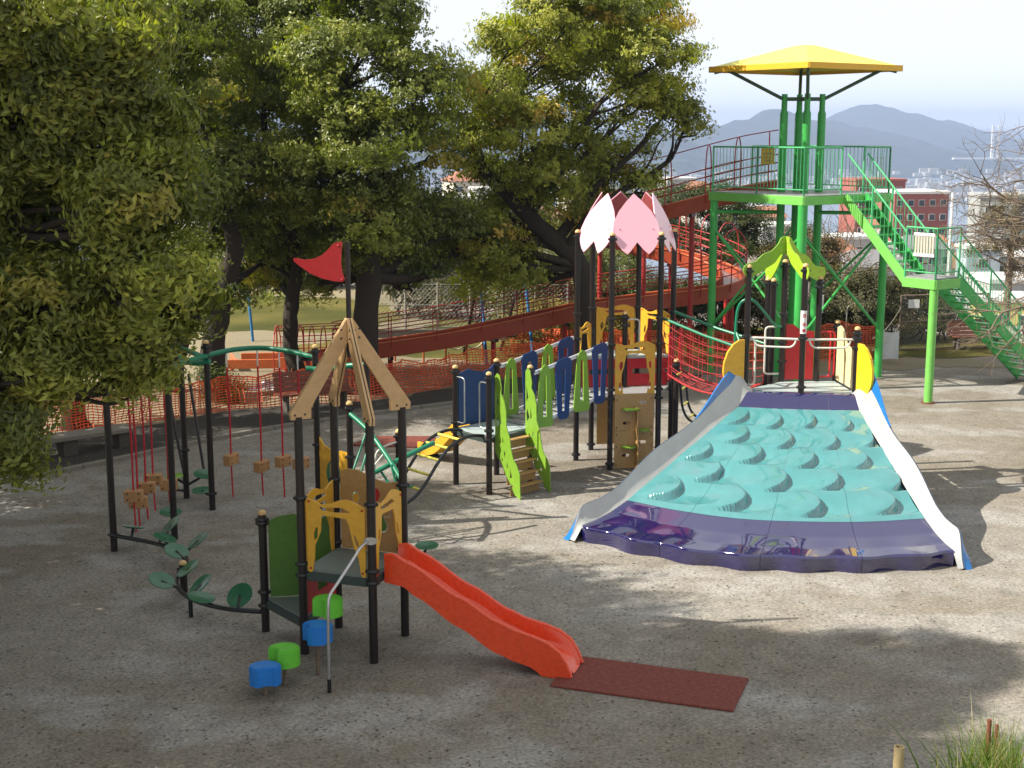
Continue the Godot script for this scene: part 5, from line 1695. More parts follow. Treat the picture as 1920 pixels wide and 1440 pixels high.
	for p in [r0, r1]:
		var a: Vector3 = p + Vector3(0, LY - 0.13, 0)
		var b: Vector3 = p + u * run2 + Vector3(0, 0.10, 0)
		var x := (b - a).normalized()
		part(lf, "stringer", MB.new().box((a + b) * 0.5, Vector3(a.distance_to(b), 0.26, 0.05), Basis(x, w.cross(x), w), 0.006), g)
		railing(lf, p, p + u * run2, LY - 0.05, 1.12, M.rail_green, false, LY - 0.1)
		var a2: Vector3 = p + Vector3(0, LY + 0.3, 0)
		part(lf, "middle_rail", MB.new().tube([a2, a2 + u * run2 + Vector3(0, -(LY - 0.1), 0)], 0.016, 6), M.rail_green)
		for f in [0.33, 0.66]:
			var q: Vector3 = p + u * run2 * f
			var yy: float = LY - (LY - 0.1) * f
			part(lf, "rail_post", MB.new().tube([q + Vector3(0, yy - 0.1, 0), q + Vector3(0, yy + 1.05, 0)], 0.024, 8), M.rail_green)
	for k in 15:
		var f := (k + 0.6) / 15.4
		var c: Vector3 = (r0 + r1) * 0.5 + u * run2 * f + Vector3(0, LY - (LY - 0.05) * f - 0.06, 0)
		part(lf, "tread", MB.new().box(c, Vector3(0.78, 0.035, 0.22), Basis(w, Vector3.UP, w.cross(Vector3.UP)), 0.005), g)

# ---------------------------------------------------------------- long red roller slide
func make_roller_slide() -> void:
	var path := []
	for e in [[7.3, 5.22, 38.3], [6.4, 5.06, 38.5], [5.49, 4.82, 38.9], [4.2, 4.46, 39.3], [3.0, 4.15, 40.0], [2.25, 3.9, 41.2], [2.5, 3.6, 42.6], [3.4, 3.3, 43.2], [4.6, 3.02, 43.0], [5.6, 2.80, 42.6], [6.35, 2.56, 41.8], [6.6, 2.36, 40.9], [6.15, 2.18, 40.15], [5.2, 2.04, 39.85], [4.0, 1.92, 39.7], [2.0, 1.69, 39.3], [.57, 1.42, 39.0], [-1.76, 1.02, 38.4], [-4.2, .72, 37.9], [-6.3, .36, 37.6]]:
		path.append(v(e[0], e[1], e[2]))
	var pts := smooth3(path, 6)
	var t := thing("roller_slide", "long dark red slide that winds from the green tower and runs away to the left", "slide", v(-6.3, 0, 37.6))
	var n := pts.size()
	var sides := []
	for i in n:
		var d: Vector3 = (pts[mini(i + 1, n - 1)] - pts[maxi(i - 1, 0)])
		d.y = 0
		sides.append(d.normalized().cross(Vector3.UP))
	var a := []
	var inn := []
	for i in n:
		var p: Vector3 = pts[i]
		var s: Vector3 = sides[i]
		a.append([p + s * 0.33, p + s * 0.33 - Vector3(0, 0.40, 0), p - s * 0.33 - Vector3(0, 0.40, 0), p - s * 0.33, p - s * 0.29, p - s * 0.29 - Vector3(0, 0.22, 0), p + s * 0.29 - Vector3(0, 0.22, 0), p + s * 0.29])
		inn.append([p - s * 0.286 - Vector3(0, 0.215, 0), p + s * 0.286 - Vector3(0, 0.215, 0)])
	part(t, "chute", loft(MB.new(), a, true), M.chute)
	part(t, "bed", loft(MB.new(), inn), M.chute_in)
	for sg in [1.0, -1.0]:
		var e := []
		for i in n:
			e.append(pts[i] + sides[i] * 0.33 * sg + Vector3(0, 0.02, 0))
		part(t, "edge_rail", MB.new().tube(e, 0.028, 7), M.orange)
		for h in [0.30, 0.52, 0.74]:
			var q := []
			for i in n - 4:
				q.append(pts[i] + sides[i] * 0.36 * sg + Vector3(0, h, 0))
			part(t, "rail", MB.new().tube(q, 0.016, 6), M.red_pipe)
	var top := []
	for i in range(0, 32):
		top.append(pts[i] + Vector3(0, 1.40, 0))
	part(t, "rail", MB.new().tube(top, 0.016, 6), M.red_pipe)
	# arched hoops over the upper part, low stanchions farther on
	var i2 := 2
	while i2 < n - 2:
		var p: Vector3 = pts[i2]
		var s: Vector3 = sides[i2]
		if i2 < 80:
			var hp := []
			for k in 15:
				var ang := PI * k / 14.0
				hp.append(p + s * 0.38 * cos(ang) + Vector3(0, 0.70 + 0.70 * sin(ang), 0))
			hp.push_front(p + s * 0.36 - Vector3(0, 0.2, 0))
			hp.append(p - s * 0.36 - Vector3(0, 0.2, 0))
			part(t, "hoop", MB.new().tube(hp, 0.018, 7), M.red_pipe)
			i2 += 5
		else:
			for sg in [1.0, -1.0]:
				part(t, "stanchion", MB.new().tube([p + s * 0.36 * sg - Vector3(0, 0.15, 0), p + s * 0.37 * sg + Vector3(0, 0.76, 0)], 0.015, 6), M.red_pipe)
			i2 += 3
	for i in [14, 20, 38, 50, 62, 68, 74, 84, 92, 99, 106]:
		if i >= n: continue
		var p: Vector3 = pts[i]
		part(t, "support_post", MB.new().tube([Vector3(p.x, 0, p.z), p - Vector3(0, 0.4, 0)], 0.075, 10), M.red_pipe)
		part(t, "bearer", MB.new().box(p - Vector3(0, 0.44, 0), Vector3(0.8, 0.08, 0.10), Basis(sides[i], Vector3.UP, sides[i].cross(Vector3.UP))), M.post)
	# hooped cage over its foot and the trough it empties into
	var cg := thing("slide_cage", "red hooped cage over the orange foot of the long slide", "cage", v(-5.9, 0, 37.7))
	for k in 7:
		var x := -6.5 + k * 0.32
		var hp := []
		for q in 13:
			var ang := PI * q / 12.0
			hp.append(v(x, 0.55 + 0.75 * sin(ang), 37.65 - 0.62 * cos(ang)))
		hp.push_front(v(x, 0.0, 37.65 - 0.62))
		hp.append(v(x, 0.0, 37.65 + 0.62))
		part(cg, "hoop", MB.new().tube(hp, 0.018, 6), M.red_pipe)
	for ang in [0.0, 0.5, 1.05, 1.57, 2.1, 2.64, 3.14]:
		part(cg, "bar", MB.new().tube([v(-6.5, 0.55 + 0.75 * sin(ang), 37.65 - 0.62 * cos(ang)), v(-4.58, 0.62 + 0.75 * sin(ang), 37.75 - 0.62 * cos(ang))], 0.015, 6), M.red_pipe)
	part(cg, "orange_board", MB.new().box(v(-5.2, 0.42, 37.2), Vector3(2.4, 0.34, 0.04), Basis(Vector3(0, 0, 1), 0.09), 0.01), M.orange)
	part(cg, "bar", MB.new().tube([v(-6.5, 0.18, 37.03), v(-4.5, 0.25, 37.13)], 0.018, 6), M.red_pipe)
	var bx := thing("sand_trough", "orange red open box frame standing on the sand field", "sandbox", v(-7.0, 0, 38.2))
	for e in [[-7.05, 37.75, 1.75, 0.08], [-6.95, 38.9, 1.6, 0.08], [-7.85, 38.3, 1.2, -1.25], [-6.15, 38.4, 1.1, -1.35]]:
		part(bx, "board", MB.new().box(v(e[0], 0.22, e[1]), Vector3(e[2], 0.26, 0.06), Basis(Vector3.UP, e[3]), 0.012), M.orange)
	for e in [[-7.8, 37.8], [-6.2, 37.9], [-7.6, 38.9], [-6.2, 38.8]]:
		part(bx, "foot", MB.new().box(v(e[0], 0.05, e[1]), Vector3(0.08, 0.1, 0.08)), M.red_pipe)

# ---------------------------------------------------------------- orange net and the small things behind
func net_run(t: Node3D, line: Array, h: float, sd: int) -> void:
	var r := RandomNumberGenerator.new(); r.seed = sd
	var nz := FastNoiseLite.new(); nz.seed = sd; nz.frequency = 0.7
	var pts := smooth3(line, 6)
	var len := 0.0
	var at := [0.0]
	for i in pts.size() - 1:
		len += pts[i].distance_to(pts[i + 1])
		at.append(len)
	var P := func(s: float, y: float) -> Vector3:
		var i := 0
		while i < at.size() - 2 and at[i + 1] < s: i += 1
		var f: float = (s - at[i]) / maxf(at[i + 1] - at[i], 1e-5)
		var p: Vector3 = pts[i].lerp(pts[i + 1], clampf(f, 0, 1))
		var d: Vector3 = (pts[i + 1] - pts[i]).normalized().cross(Vector3.UP)
		var sag := 0.10 * sin(s * 1.9 + nz.get_noise_1d(s) * 3.0) * y
		return p + d * (nz.get_noise_2d(s * 1.4, y * 2.0) * 0.22) + Vector3(0, y * h * (1.0 - absf(sag)) + nz.get_noise_2d(s * 0.6, 40.0) * 0.24 * y, 0)
	var mb := MB.new()
	var cell := 0.105
	var nx := int(len / cell)
	var ny := int(h / 0.062)
	for j in ny + 1:
		var y := float(j) / ny
		var th := 0.012 if (j > 0 and j < ny) else 0.02
		var prev: Vector3 = P.call(0.0, y)
		for i in range(1, nx + 1):
			var q: Vector3 = P.call(i * cell, y)
			var uu := Vector3(0, th, 0)
			mb.quad(prev - uu, q - uu, q + uu, prev + uu)
			prev = q
	for i in nx + 1:
		var s := i * cell
		var prev: Vector3 = P.call(s, 0.0)
		var d: Vector3 = (P.call(s + 0.01, 0.5) - P.call(s - 0.01, 0.5)).normalized() * 0.011
		for j in range(1, 6):
			var q: Vector3 = P.call(s, j / 5.0)
			mb.quad(prev - d, prev + d, q + d, q - d)
			prev = q
	var o := part(t, "net", mb, M.net)
	o.set_meta("kind", "stuff")
	var s2 := 0.6
	while s2 < len:
		var p: Vector3 = P.call(s2, 0.0)
		part(t, "stake", MB.new().tube([Vector3(p.x, 0, p.z), Vector3(p.x + r.randfn() * 0.03, h * 1.06, p.z)], 0.013, 6), M.stake)
		s2 += 2.3

func bench(called: String, label: String, at: Vector3, turn: float, w: float) -> Node3D:
	var t := thing(called, label, "bench", at)
	var b := Basis(Vector3.UP, turn)
	for k in 4:
		part(t, "back_slat", MB.new().box(at + b * Vector3(0, 0.50 + k * 0.115, -0.22 - k * 0.03), Vector3(w, 0.10, 0.028), b * Basis(Vector3.RIGHT, -0.22), 0.006), M.bench)
	for k in 4:
		part(t, "seat_slat", MB.new().box(at + b * Vector3(0, 0.42, 0.20 - k * 0.115), Vector3(w, 0.032, 0.10), b, 0.006), M.bench)
	for sx in [-0.38, 0.38]:
		part(t, "leg", MB.new().box(at + b * Vector3(sx * w, 0.20, 0.0), Vector3(0.07, 0.40, 0.36), b, 0.01), M.concrete_dark)
		part(t, "back_arm", MB.new().box(at + b * Vector3(sx * w, 0.62, -0.275), Vector3(0.05, 0.56, 0.035), b * Basis(Vector3.RIGHT, -0.22)), M.concrete_dark)
	return t

func make_behind() -> void:
	var g := "orange safety net fences"
	var n1 := thing("safety_net", "sagging orange safety net along the left of the path, under the trees", "net", v(-7, 0, 32), g)
	net_run(n1, [v(-13.0, 0, 27.0), v(-11.1, 0, 28.45), v(-9.1, 0, 30.1), v(-6.75, 0, 32.4), v(-3.5, 0, 33.7), v(-1.55, 0, 35.5), v(0.6, 0, 37.3), v(2.6, 0, 38.4)], 0.86, 61)
	var n2 := thing("safety_net", "bunched orange safety net in front of the yellow green hedge", "net", v(1.5, 0, 40.6), g)
	net_run(n2, [v(-0.3, 0, 40.6), v(0.8, 0, 40.9), v(1.6, 0, 40.5), v(2.8, 0, 40.9), v(4.2, 0, 40.6)], 0.8, 62)
	var n3 := thing("safety_net", "orange safety net behind the red slide posts and net bridge", "net", v(5.4, 0, 38.8), g)
	net_run(n3, [v(2.6, 0, 38.4), v(4.0, 0, 38.6), v(5.2, 0, 38.7), v(6.8, 0, 38.9), v(8.4, 0, 39.0)], 1.0, 63)
	var n4 := thing("safety_net", "orange safety net left of the right tower leg, before the hedge", "net", v(9.2, 0, 39.6), g)
	net_run(n4, [v(8.4, 0, 39.0), v(9.0, 0, 39.5), v(9.8, 0, 39.7), v(10.6, 0, 39.8)], 1.05, 64)
	bench("park_bench", "brown slatted bench with its back against the orange net at left", v(-4.75, 0, 32.55), 0.45, 1.9)
	bench("park_bench", "reddish brown slatted bench under the lower stair flight at right", v(14.2, 0, 41.7), 0.15, 1.6)
	# low concrete ledge at the far left
	var le := thing("concrete_ledge", "long low concrete ledge with gaps beneath, at the left below the net", "ledge", v(-10.0, 0, 27.3))
	var lx := (v(-8.1, 0, 28.7) - v(-12.2, 0, 25.4)).normalized()
	var lbs := Basis(lx, Vector3.UP, lx.cross(Vector3.UP))
	var lc := v(-10.15, 0, 27.05)
	part(le, "top", MB.new().box(lc + Vector3(0, 0.38, 0), Vector3(5.2, 0.10, 0.55), lbs, 0.015), M.concrete)
	for k in 5:
		part(le, "foot", MB.new().box(lc + lx * (k - 2) * 1.2 + Vector3(0, 0.165, 0), Vector3(0.32, 0.33, 0.42), lbs, 0.01), M.concrete_dark)
	# leaning planks against the net
	for e in [[-7.6, 27.6, -7.95, 30.4, 1.5], [-7.0, 27.8, -7.35, 30.6, 1.45]]:
		pass
	var lp := thing("leaning_pole", "pair of dark poles leaning by the hanging blocks", "pole", v(-6.5, 0, 26.0))
	part(lp, "pole", MB.new().tube([v(-6.25, 0, 25.6), v(-6.75, 1.75, 26.4)], 0.035, 8), M.post)
	part(lp, "pole", MB.new().tube([v(-5.95, 0, 25.9), v(-6.35, 1.9, 26.6)], 0.03, 8), M.post)
	# crumpled white sheet round the foot of the curved trunk
	var sh := MB.new()
	var nz := FastNoiseLite.new(); nz.seed = 5; nz.frequency = 2.2
	var rows := []
	for i in 22:
		var row := []
		for j in 15:
			var x := lerpf(-6.75, -5.75, i / 21.0)
			var d := lerpf(34.9, 35.6, j / 14.0)
			var ed := minf(minf(i, 21 - i) / 6.0, minf(j, 14 - j) / 4.0)
			var y := (0.10 + 0.22 * absf(nz.get_noise_2d(x * 1.2, d * 1.2)) + 0.30 * smoothstep(-6.3, -5.85, x)) * clampf(ed, 0, 1) + 0.015
			row.append(v(x + nz.get_noise_2d(x * 2, d * 3) * 0.12, y, d))
		rows.append(row)
	single("white_sheet", loft(sh, rows, false, true), M.sheet, v(-6.2, 0, 35.3), "crumpled white plastic sheet lying by the curved trunk", "sheet")
	# swing with a red top bar and blue legs
	var sw := thing("swing_frame", "swing frame with blue slanting legs and a red top bar behind the long slide", "swing", v(-0.3, 0, 40.3))
	part(sw, "top_bar", MB.new().tube([v(-0.95, 2.62, 39.9), v(0.35, 2.72, 41.0)], 0.06, 10), M.red)
	for e in [[-0.95, 2.62, 39.9, -0.72, 38.75, 0], [-0.95, 2.62, 39.9, -1.45, 40.6, 1], [0.35, 2.72, 41.0, 0.62, 40.2, 0], [0.35, 2.72, 41.0, -0.35, 41.3, 1]]:
		part(sw, "leg", MB.new().tube([v(e[0], e[1], e[2]), v(e[3], 0, e[4])], 0.045, 9), M.blue_pole if e[5] == 0 else M.post)
	for f in [0.3, 0.7]:
		var p := v(-0.95, 2.6, 39.9).lerp(v(0.35, 2.7, 41.0), f)
		part(sw, "seat", MB.new().box(p - Vector3(0, 2.1, 0), Vector3(0.42, 0.04, 0.2), Basis(Vector3.UP, 0.7), 0.01), M.black)
		for s in [-0.18, 0.18]:
			part(sw, "chain", MB.new().tube([p + Vector3(s * 0.76, 0, -s * 0.64), p + Vector3(s * 0.76, -2.1, -s * 0.64)], 0.008, 5), M.galv)
	var pl := thing("blue_pole", "tall thin blue pole standing on the sand field between trunks", "pole", v(-8.24, 0, 43.3))
	part(pl, "shaft", MB.new().tube([v(-8.24, 0, 43.3), v(-8.45, 2.6, 43.5)], 0.045, 9), M.blue_pole)
	# rope fence of short stakes
	var rf := [[-4.3, 39.9, 0], [-3.4, 39.5, 0], [-2.55, 39.2, 0], [-1.9, 39.0, 0], [-1.3, 38.9, 0], [-0.85, 39.4, 0]]
	var prevp := Vector3()
	for k in rf.size():
		var q := v(rf[k][0], 0, rf[k][1])
		var lab: String = ["first stake of the pale rope fence, nearest the thick trunk", "second stake of the pale rope fence", "third stake of the pale rope fence from the trunk", "fourth stake of the rope fence, left of the slide post", "fifth stake of the rope fence, right of the slide post", "end stake of the rope fence near the white sign"][k]
		single("rope_stake", MB.new().tube([q, q + Vector3(0, 0.62, 0)], 0.03, 8), M.stake, q, lab, "stake", "stakes of the rope fence")
		if k > 0:
			var rp := []
			for i in 9:
				var f := i / 8.0
				rp.append(prevp.lerp(q, f) + Vector3(0, 0.58 - 0.14 * 4.0 * f * (1 - f), 0))
			single("fence_rope", MB.new().tube(rp, 0.022, 6), M.rope_pale, prevp, "sagging pale rope between the %s stakes of the rope fence" % ["first two", "second and third", "third and fourth", "fourth and fifth", "last two"][k - 1], "rope", "ropes of the rope fence")
		prevp = q
	single("rope_stake", MB.new().tube([v(-6.95, 0, 40.2), v(-6.95, 0.95, 40.2)], 0.03, 8), M.stake, v(-6.95, 0, 40.2), "lone rust coloured stake left of the red hooped cage", "stake", "stakes of the rope fence")
	var sn := thing("white_sign", "small blank white board on a thin stake beside the swing", "sign", v(-0.2, 0, 38.6))
	part(sn, "board", MB.new().box(v(-0.29, 0.86, 38.55), Vector3(0.21, 0.21, 0.012), Basis(Vector3(0, 0, 1), -0.15), 0.003), M.cream)
	part(sn, "stake", MB.new().tube([v(-0.2, 0, 38.6), v(-0.2, 0.98, 38.6)], 0.012, 6), M.stake)
	# table like grey stand behind the bar
	var tb := thing("round_stand", "small dark stand with a conical top beside the bench", "stand", v(-5.55, 0, 33.6))
	part(tb, "post", MB.new().tube([v(-5.2, 0, 34.6), v(-5.2, 0.86, 34.6)], 0.06, 10), M.red_pipe)
	part(tb, "top", MB.new().lathe(v(-5.2, 0.86, 34.6), [Vector2(0.26, 0), Vector2(0.25, 0.04), Vector2(0.05, 0.16), Vector2(0, 0.17)], 16), M.post)
	# back fence: wire between grey posts, above a low wall
	var wl := MB.new()
	wl.box(v(-1.4, 0.14, 44.2), Vector3(6.4, 0.28, 0.2), Basis(Vector3.UP, 0.03), 0.02)
	single("low_wall", wl, M.concrete_dark, v(-1.4, 0, 44.2), "low dark wall under the wire fence behind the swing", "wall")
	var bf := thing("wire_fence", "wire mesh fence with grey posts behind the swing and long slide", "fence", v(-1.4, 0, 44.2))
	for k in 7:
		part(bf, "post", MB.new().tube([v(-4.5 + k * 1.05, 0, 44.3 - k * 0.03), v(-4.5 + k * 1.05, 1.75, 44.3 - k * 0.03)], 0.035, 8), M.galv)
	for y in [0.35, 1.05, 1.72]:
		part(bf, "wire", MB.new().tube([v(-4.5, y, 44.3), v(1.8, y, 44.1)], 0.012, 5), M.galv)
	mesh_panel(bf, v(-4.5, 0.3, 44.3), v(1.8, 0.3, 44.1), 1.42, 0.10, 0.003)
	# chain link gate and rope barrier at the right
	var gt := thing("chain_link_gate", "chain link gate in a rusty pipe frame under the stair landing", "gate", v(13.0, 0, 41.6))
	var ga := v(11.75, 0, 41.3)
	var gb := v(14.6, 0, 41.9)
	for f in [[ga, ga + Vector3(0, 1.72, 0)], [gb, gb + Vector3(0, 1.72, 0)], [ga + Vector3(0, 1.70, 0), gb + Vector3(0, 1.70, 0)], [ga + Vector3(0, 0.06, 0), gb + Vector3(0, 0.06, 0)], [ga + Vector3(0, 0.9, 0), gb + Vector3(0, 0.9, 0)]]:
		part(gt, "frame_pipe", MB.new().tube(f, 0.03, 8), M.bark_pale)
	mesh_panel(gt, ga + Vector3(0, 0.06, 0), gb + Vector3(0, 0.06, 0), 1.64, 0.065, 0.0035)
	single("white_plate", MB.new().box(v(12.15, 1.45, 41.35), Vector3(0.34, 0.26, 0.012), Basis(), 0.003), M.white, v(12.15, 1.45, 41.35), "small white plate on the gate behind the landing leg", "sign")
	var br := [v(10.35, 0, 38.6), v(11.7, 0, 41.25)]
	for e in [[0.95, 1.35, 0.16], [0.62, 0.82, 0.12], [0.30, 0.45, 0.10]]:
		var rp := []
		for i in 11:
			var f := i / 10.0
			rp.append(v(lerpf(9.95, 11.75, f), lerpf(e[0], e[1], f) - e[2] * 4 * f * (1 - f), lerpf(37.6, 41.3, f)))
		single("barrier_rope", MB.new().tube(rp, 0.013, 6), M.rope_pale, v(10.35, 0.5, 38.6), "%s of the three pale barrier ropes between the tower leg and gate" % ["topmost", "middle", "lowest"][0 if e[0] > 0.9 else (1 if e[0] > 0.5 else 2)], "rope", "barrier ropes at the gate")
	var ns := MB.new()
	var nr := []
	for i in 9:
		var row := []
		for j in 9:
			var y := lerpf(0.93, 0.10, i / 8.0)
			row.append(v(lerpf(10.62, 11.18, j / 8.0), y - 0.05 * sin(j / 8.0 * PI) * (1 - i / 8.0), 39.3 + 0.04 * sin(j * 0.9 + i * 0.4)))
		nr.append(row)
	single("paper_notice", loft(ns, nr, false, true), M.sheet, v(10.9, 0.5, 39.3), "blank pale sheet hung on the barrier ropes right of the tower leg", "notice")
	var sp := thing("sign_post", "grey post with a faded white notice in front of the clipped hedge", "sign", v(9.2, 0, 42.2))
	part(sp, "post", MB.new().tube([v(9.15, 0, 42.2), v(9.15, 2.0, 42.2)], 0.03, 8), M.galv)
	part(sp, "board", MB.new().box(v(9.42, 1.35, 42.15), Vector3(0.36, 0.55, 0.015), Basis(), 0.003), M.sheet)
	var hoop := thing("pipe_rail", "thin bent grey pipe rail above the hedge", "rail", v(10.4, 0, 42.2))
	part(hoop, "pipe", MB.new().tube(smooth3([v(10.35, 0, 42.2), v(10.35, 1.1, 42.2), v(10.45, 1.3, 42.2), v(10.7, 1.35, 42.2), v(10.95, 1.2, 42.2), v(11.0, 0.9, 42.2)], 4), 0.02, 6), M.galv)
	single("top_rail", MB.new().tube([v(8.8, 1.95, 44.2), v(11.2, 2.1, 44.6), v(13.6, 2.35, 45.0)], 0.04, 7), M.bark_pale, v(8.8, 1.95, 44.2), "rusty brown handrail running along above the clipped hedge", "rail")
	# small stones and fallen leaves on the ground: nobody could count them
	scatter()

func mesh_panel(t: Node3D, a: Vector3, b: Vector3, h: float, cell: float, r: float) -> void:
	var mb := MB.new()
	var L := a.distance_to(b)
	var x := (b - a) / L
	var s := -h
	while s < L:
		for e in [[s, 0.0, s + h, h], [s, h, s + h, 0.0]]:
			var p := Vector2(e[0], e[1])
			var q := Vector2(e[2], e[3])
			if p.x < 0:
				p = p.lerp(q, -p.x / (q.x - p.x))
			if q.x > L:
				q = p.lerp(q, (L - p.x) / (q.x - p.x))
			if q.x - p.x > 0.02:
				var P := a + x * p.x + Vector3(0, p.y, 0)
				var Q := a + x * q.x + Vector3(0, q.y, 0)
				mb.tube([P, Q], r, 3, false)
		s += cell * 1.4142
	var o := part(t, "mesh", mb, M.galv)
	o.set_meta("kind", "stuff")

func scatter() -> void:
	var r := RandomNumberGenerator.new(); r.seed = 321
	var st := MB.new()
	st.lathe(Vector3(), [Vector2(0.9, 0.0), Vector2(1.0, 0.25), Vector2(0.6, 0.6), Vector2(0, 0.7)], 6)
	var sm := st.mesh()
	var lf := MB.new()
	lf.tri(Vector3(-1, 0.05, 0), Vector3(0, 0.30, 0.45), Vector3(1, 0.1, 0))
	lf.tri(Vector3(-1, 0.05, 0), Vector3(1, 0.1, 0), Vector3(0, 0.25, -0.45))
	var lm := lf.mesh()
	for e in [["gravel", sm, 12000, "fine loose gravel scattered over the playground earth"], ["leaf_litter", lm, 3200, "small dry brown leaves fallen on the playground earth"]]:
		var mm := MultiMesh.new()
		mm.transform_format = MultiMesh.TRANSFORM_3D
		mm.use_colors = true
		mm.mesh = e[1]
		mm.instance_count = e[2]
		for i in e[2]:
			var d := 12.0 + pow(r.randf(), 1.5) * 20.0
			var x := r.randf_range(-0.46, 0.46) * d
			if e[0] == "leaf_litter":
				x = r.randf_range(-0.46, 0.25) * d
			var s := r.randf_range(0.005, 0.016) if e[0] == "gravel" else r.randf_range(0.014, 0.032)
			if r.randf() < 0.05: s *= 1.5
			var b := Basis(Vector3.UP, r.randf() * TAU).scaled(Vector3(s, s * r.randf_range(0.6, 1.0), s * r.randf_range(0.7, 1.0)))
			mm.set_instance_transform(i, Transform3D(b, v(x, 0.001, d)))
			var g := r.randf_range(0.10, 0.42)
			mm.set_instance_color(i, Color(g, g * 0.93, g * 0.82) if e[0] == "gravel" else Color(0.16, 0.10, 0.045) * r.randf_range(0.4, 1.5))
		var o := MultiMeshInstance3D.new()
		o.name = e[0]
		o.multimesh = mm
		o.material_override = M.leaf_dull
		add_child(o)
		tag(o, e[3], e[0].replace("_", " "), "", "stuff")

# ---------------------------------------------------------------- trees and plants
# a spray of leaves along a drooping twig; the stem points along +y
func sprig(sd: int, n: int, stem: float, ll: float, lw: float, droop: float) -> ArrayMesh:
	var r := RandomNumberGenerator.new(); r.seed = sd
	var mb := MB.new()
	mb.colored = true
	for k in n:
		var t := float(k) / n
		var base := Vector3(r.randf_range(-1, 1), 0, r.randf_range(-1, 1)) * stem * 0.30 * (0.35 + t) + Vector3(0, stem * (t - 0.15), 0)
		var a := r.randf() * TAU
		var out := Vector3(cos(a), r.randf_range(-0.2, 0.7) - droop, sin(a)).normalized()
		var l := ll * r.randf_range(0.7, 1.2)
		var w := lw * r.randf_range(0.8, 1.15)
		var side := out.cross(Vector3(r.randf_range(-0.5, 0.5), 1, r.randf_range(-0.5, 0.5))).normalized()
		var nn := side.cross(out).normalized()
		var mid := base + out * l * 0.5 + nn * l * 0.07
		var tip := base + out * l - nn * l * 0.10
		var g := r.randf_range(0.72, 1.18)
		mb.col = Color(g * r.randf_range(0.92, 1.1), g, g * r.randf_range(0.8, 1.1))
		mb.tri(base, mid - side * w * 0.5, tip)
		mb.tri(base, tip, mid + side * w * 0.5)
	return mb.mesh()

func lobe_crown(t: Node3D, called: String, lobes: Array, mesh: ArrayMesh, mat: Material, per: float, sd: int, tones: Array, clump: float, hang: float) -> MultiMeshInstance3D:
	var r := RandomNumberGenerator.new(); r.seed = sd
	var xf := []
	var cs := []
	for lb in lobes:
		var c: Vector3 = lb[0]
		var rad: float = lb[1]
		var flat: float = lb[2] if lb.size() > 2 else 0.8
		var dens: float = lb[3] if lb.size() > 3 else 1.0
		var nc := maxi(4, int(rad * rad / (clump * clump) * 5.0))
		for q in nc:
			var u := Vector3(r.randfn(), r.randfn() + 0.25, r.randfn()).normalized()
			var cc := c + Vector3(u.x, u.y * flat, u.z) * rad * (0.62 + 0.38 * sqrt(r.randf()))
			var cr := clump * r.randf_range(0.65, 1.2)
			var tone: Color = tones[0].lerp(tones[1], clampf(r.randfn(0.45, 0.28), 0, 1))
			if r.randf() < 0.06 and tones.size() > 2:
				tone = tones[2]
			var m := int(per * cr * cr / (clump * clump) * dens * r.randf_range(0.6, 1.15))
			for k in m:
				var w := Vector3(r.randfn(), absf(r.randfn()) * 0.9 - 0.35, r.randfn()) * 0.52
				if w.length() > 1.25:
					w = w.normalized() * 1.25 * r.randf()
				var p := cc + Vector3(w.x, w.y * 0.75, w.z) * cr
				var dirn := (u * 0.7 + w * 0.8 + Vector3(0, 0.35 - hang, 0)).normalized()
				var side := dirn.cross(Vector3(r.randfn(), r.randfn(), r.randfn()).normalized()).normalized()
				var s := r.randf_range(0.75, 1.25)
				xf.append(Transform3D(Basis(side * s, dirn * s, side.cross(dirn) * s), p))
				var j := r.randf_range(0.75, 1.2)
				cs.append(Color(tone.r * j, tone.g * j, tone.b * j))
	var mm := MultiMesh.new()
	mm.transform_format = MultiMesh.TRANSFORM_3D
	mm.use_colors = true
	mm.mesh = mesh
	mm.instance_count = xf.size()
	for i in xf.size():
		var tr: Transform3D = xf[i]
		tr.origin -= t.position
		mm.set_instance_transform(i, tr)
		mm.set_instance_color(i, cs[i])
	var o := MultiMeshInstance3D.new()
	o.name = called
	o.multimesh = mm
	o.material_override = mat
	o.set_meta("kind", "stuff")
	t.add_child(o, true)
	return o

func limb_pts(a: Vector3, b: Vector3, r: RandomNumberGenerator, wob: float) -> Array:
	var m1 := a.lerp(b, 0.35) + Vector3(r.randfn(), r.randfn() * 0.5 + 0.3, r.randfn()) * wob
	var m2 := a.lerp(b, 0.7) + Vector3(r.randfn(), r.randfn() * 0.5 + 0.15, r.randfn()) * wob
	return smooth3([a, m1, m2, b], 4)

func taper(n: int, r0: float, r1: float) -> Array:
	var o := []
	for i in n:
		o.append(lerpf(r0, r1, pow(float(i) / (n - 1), 0.8)))
	return o

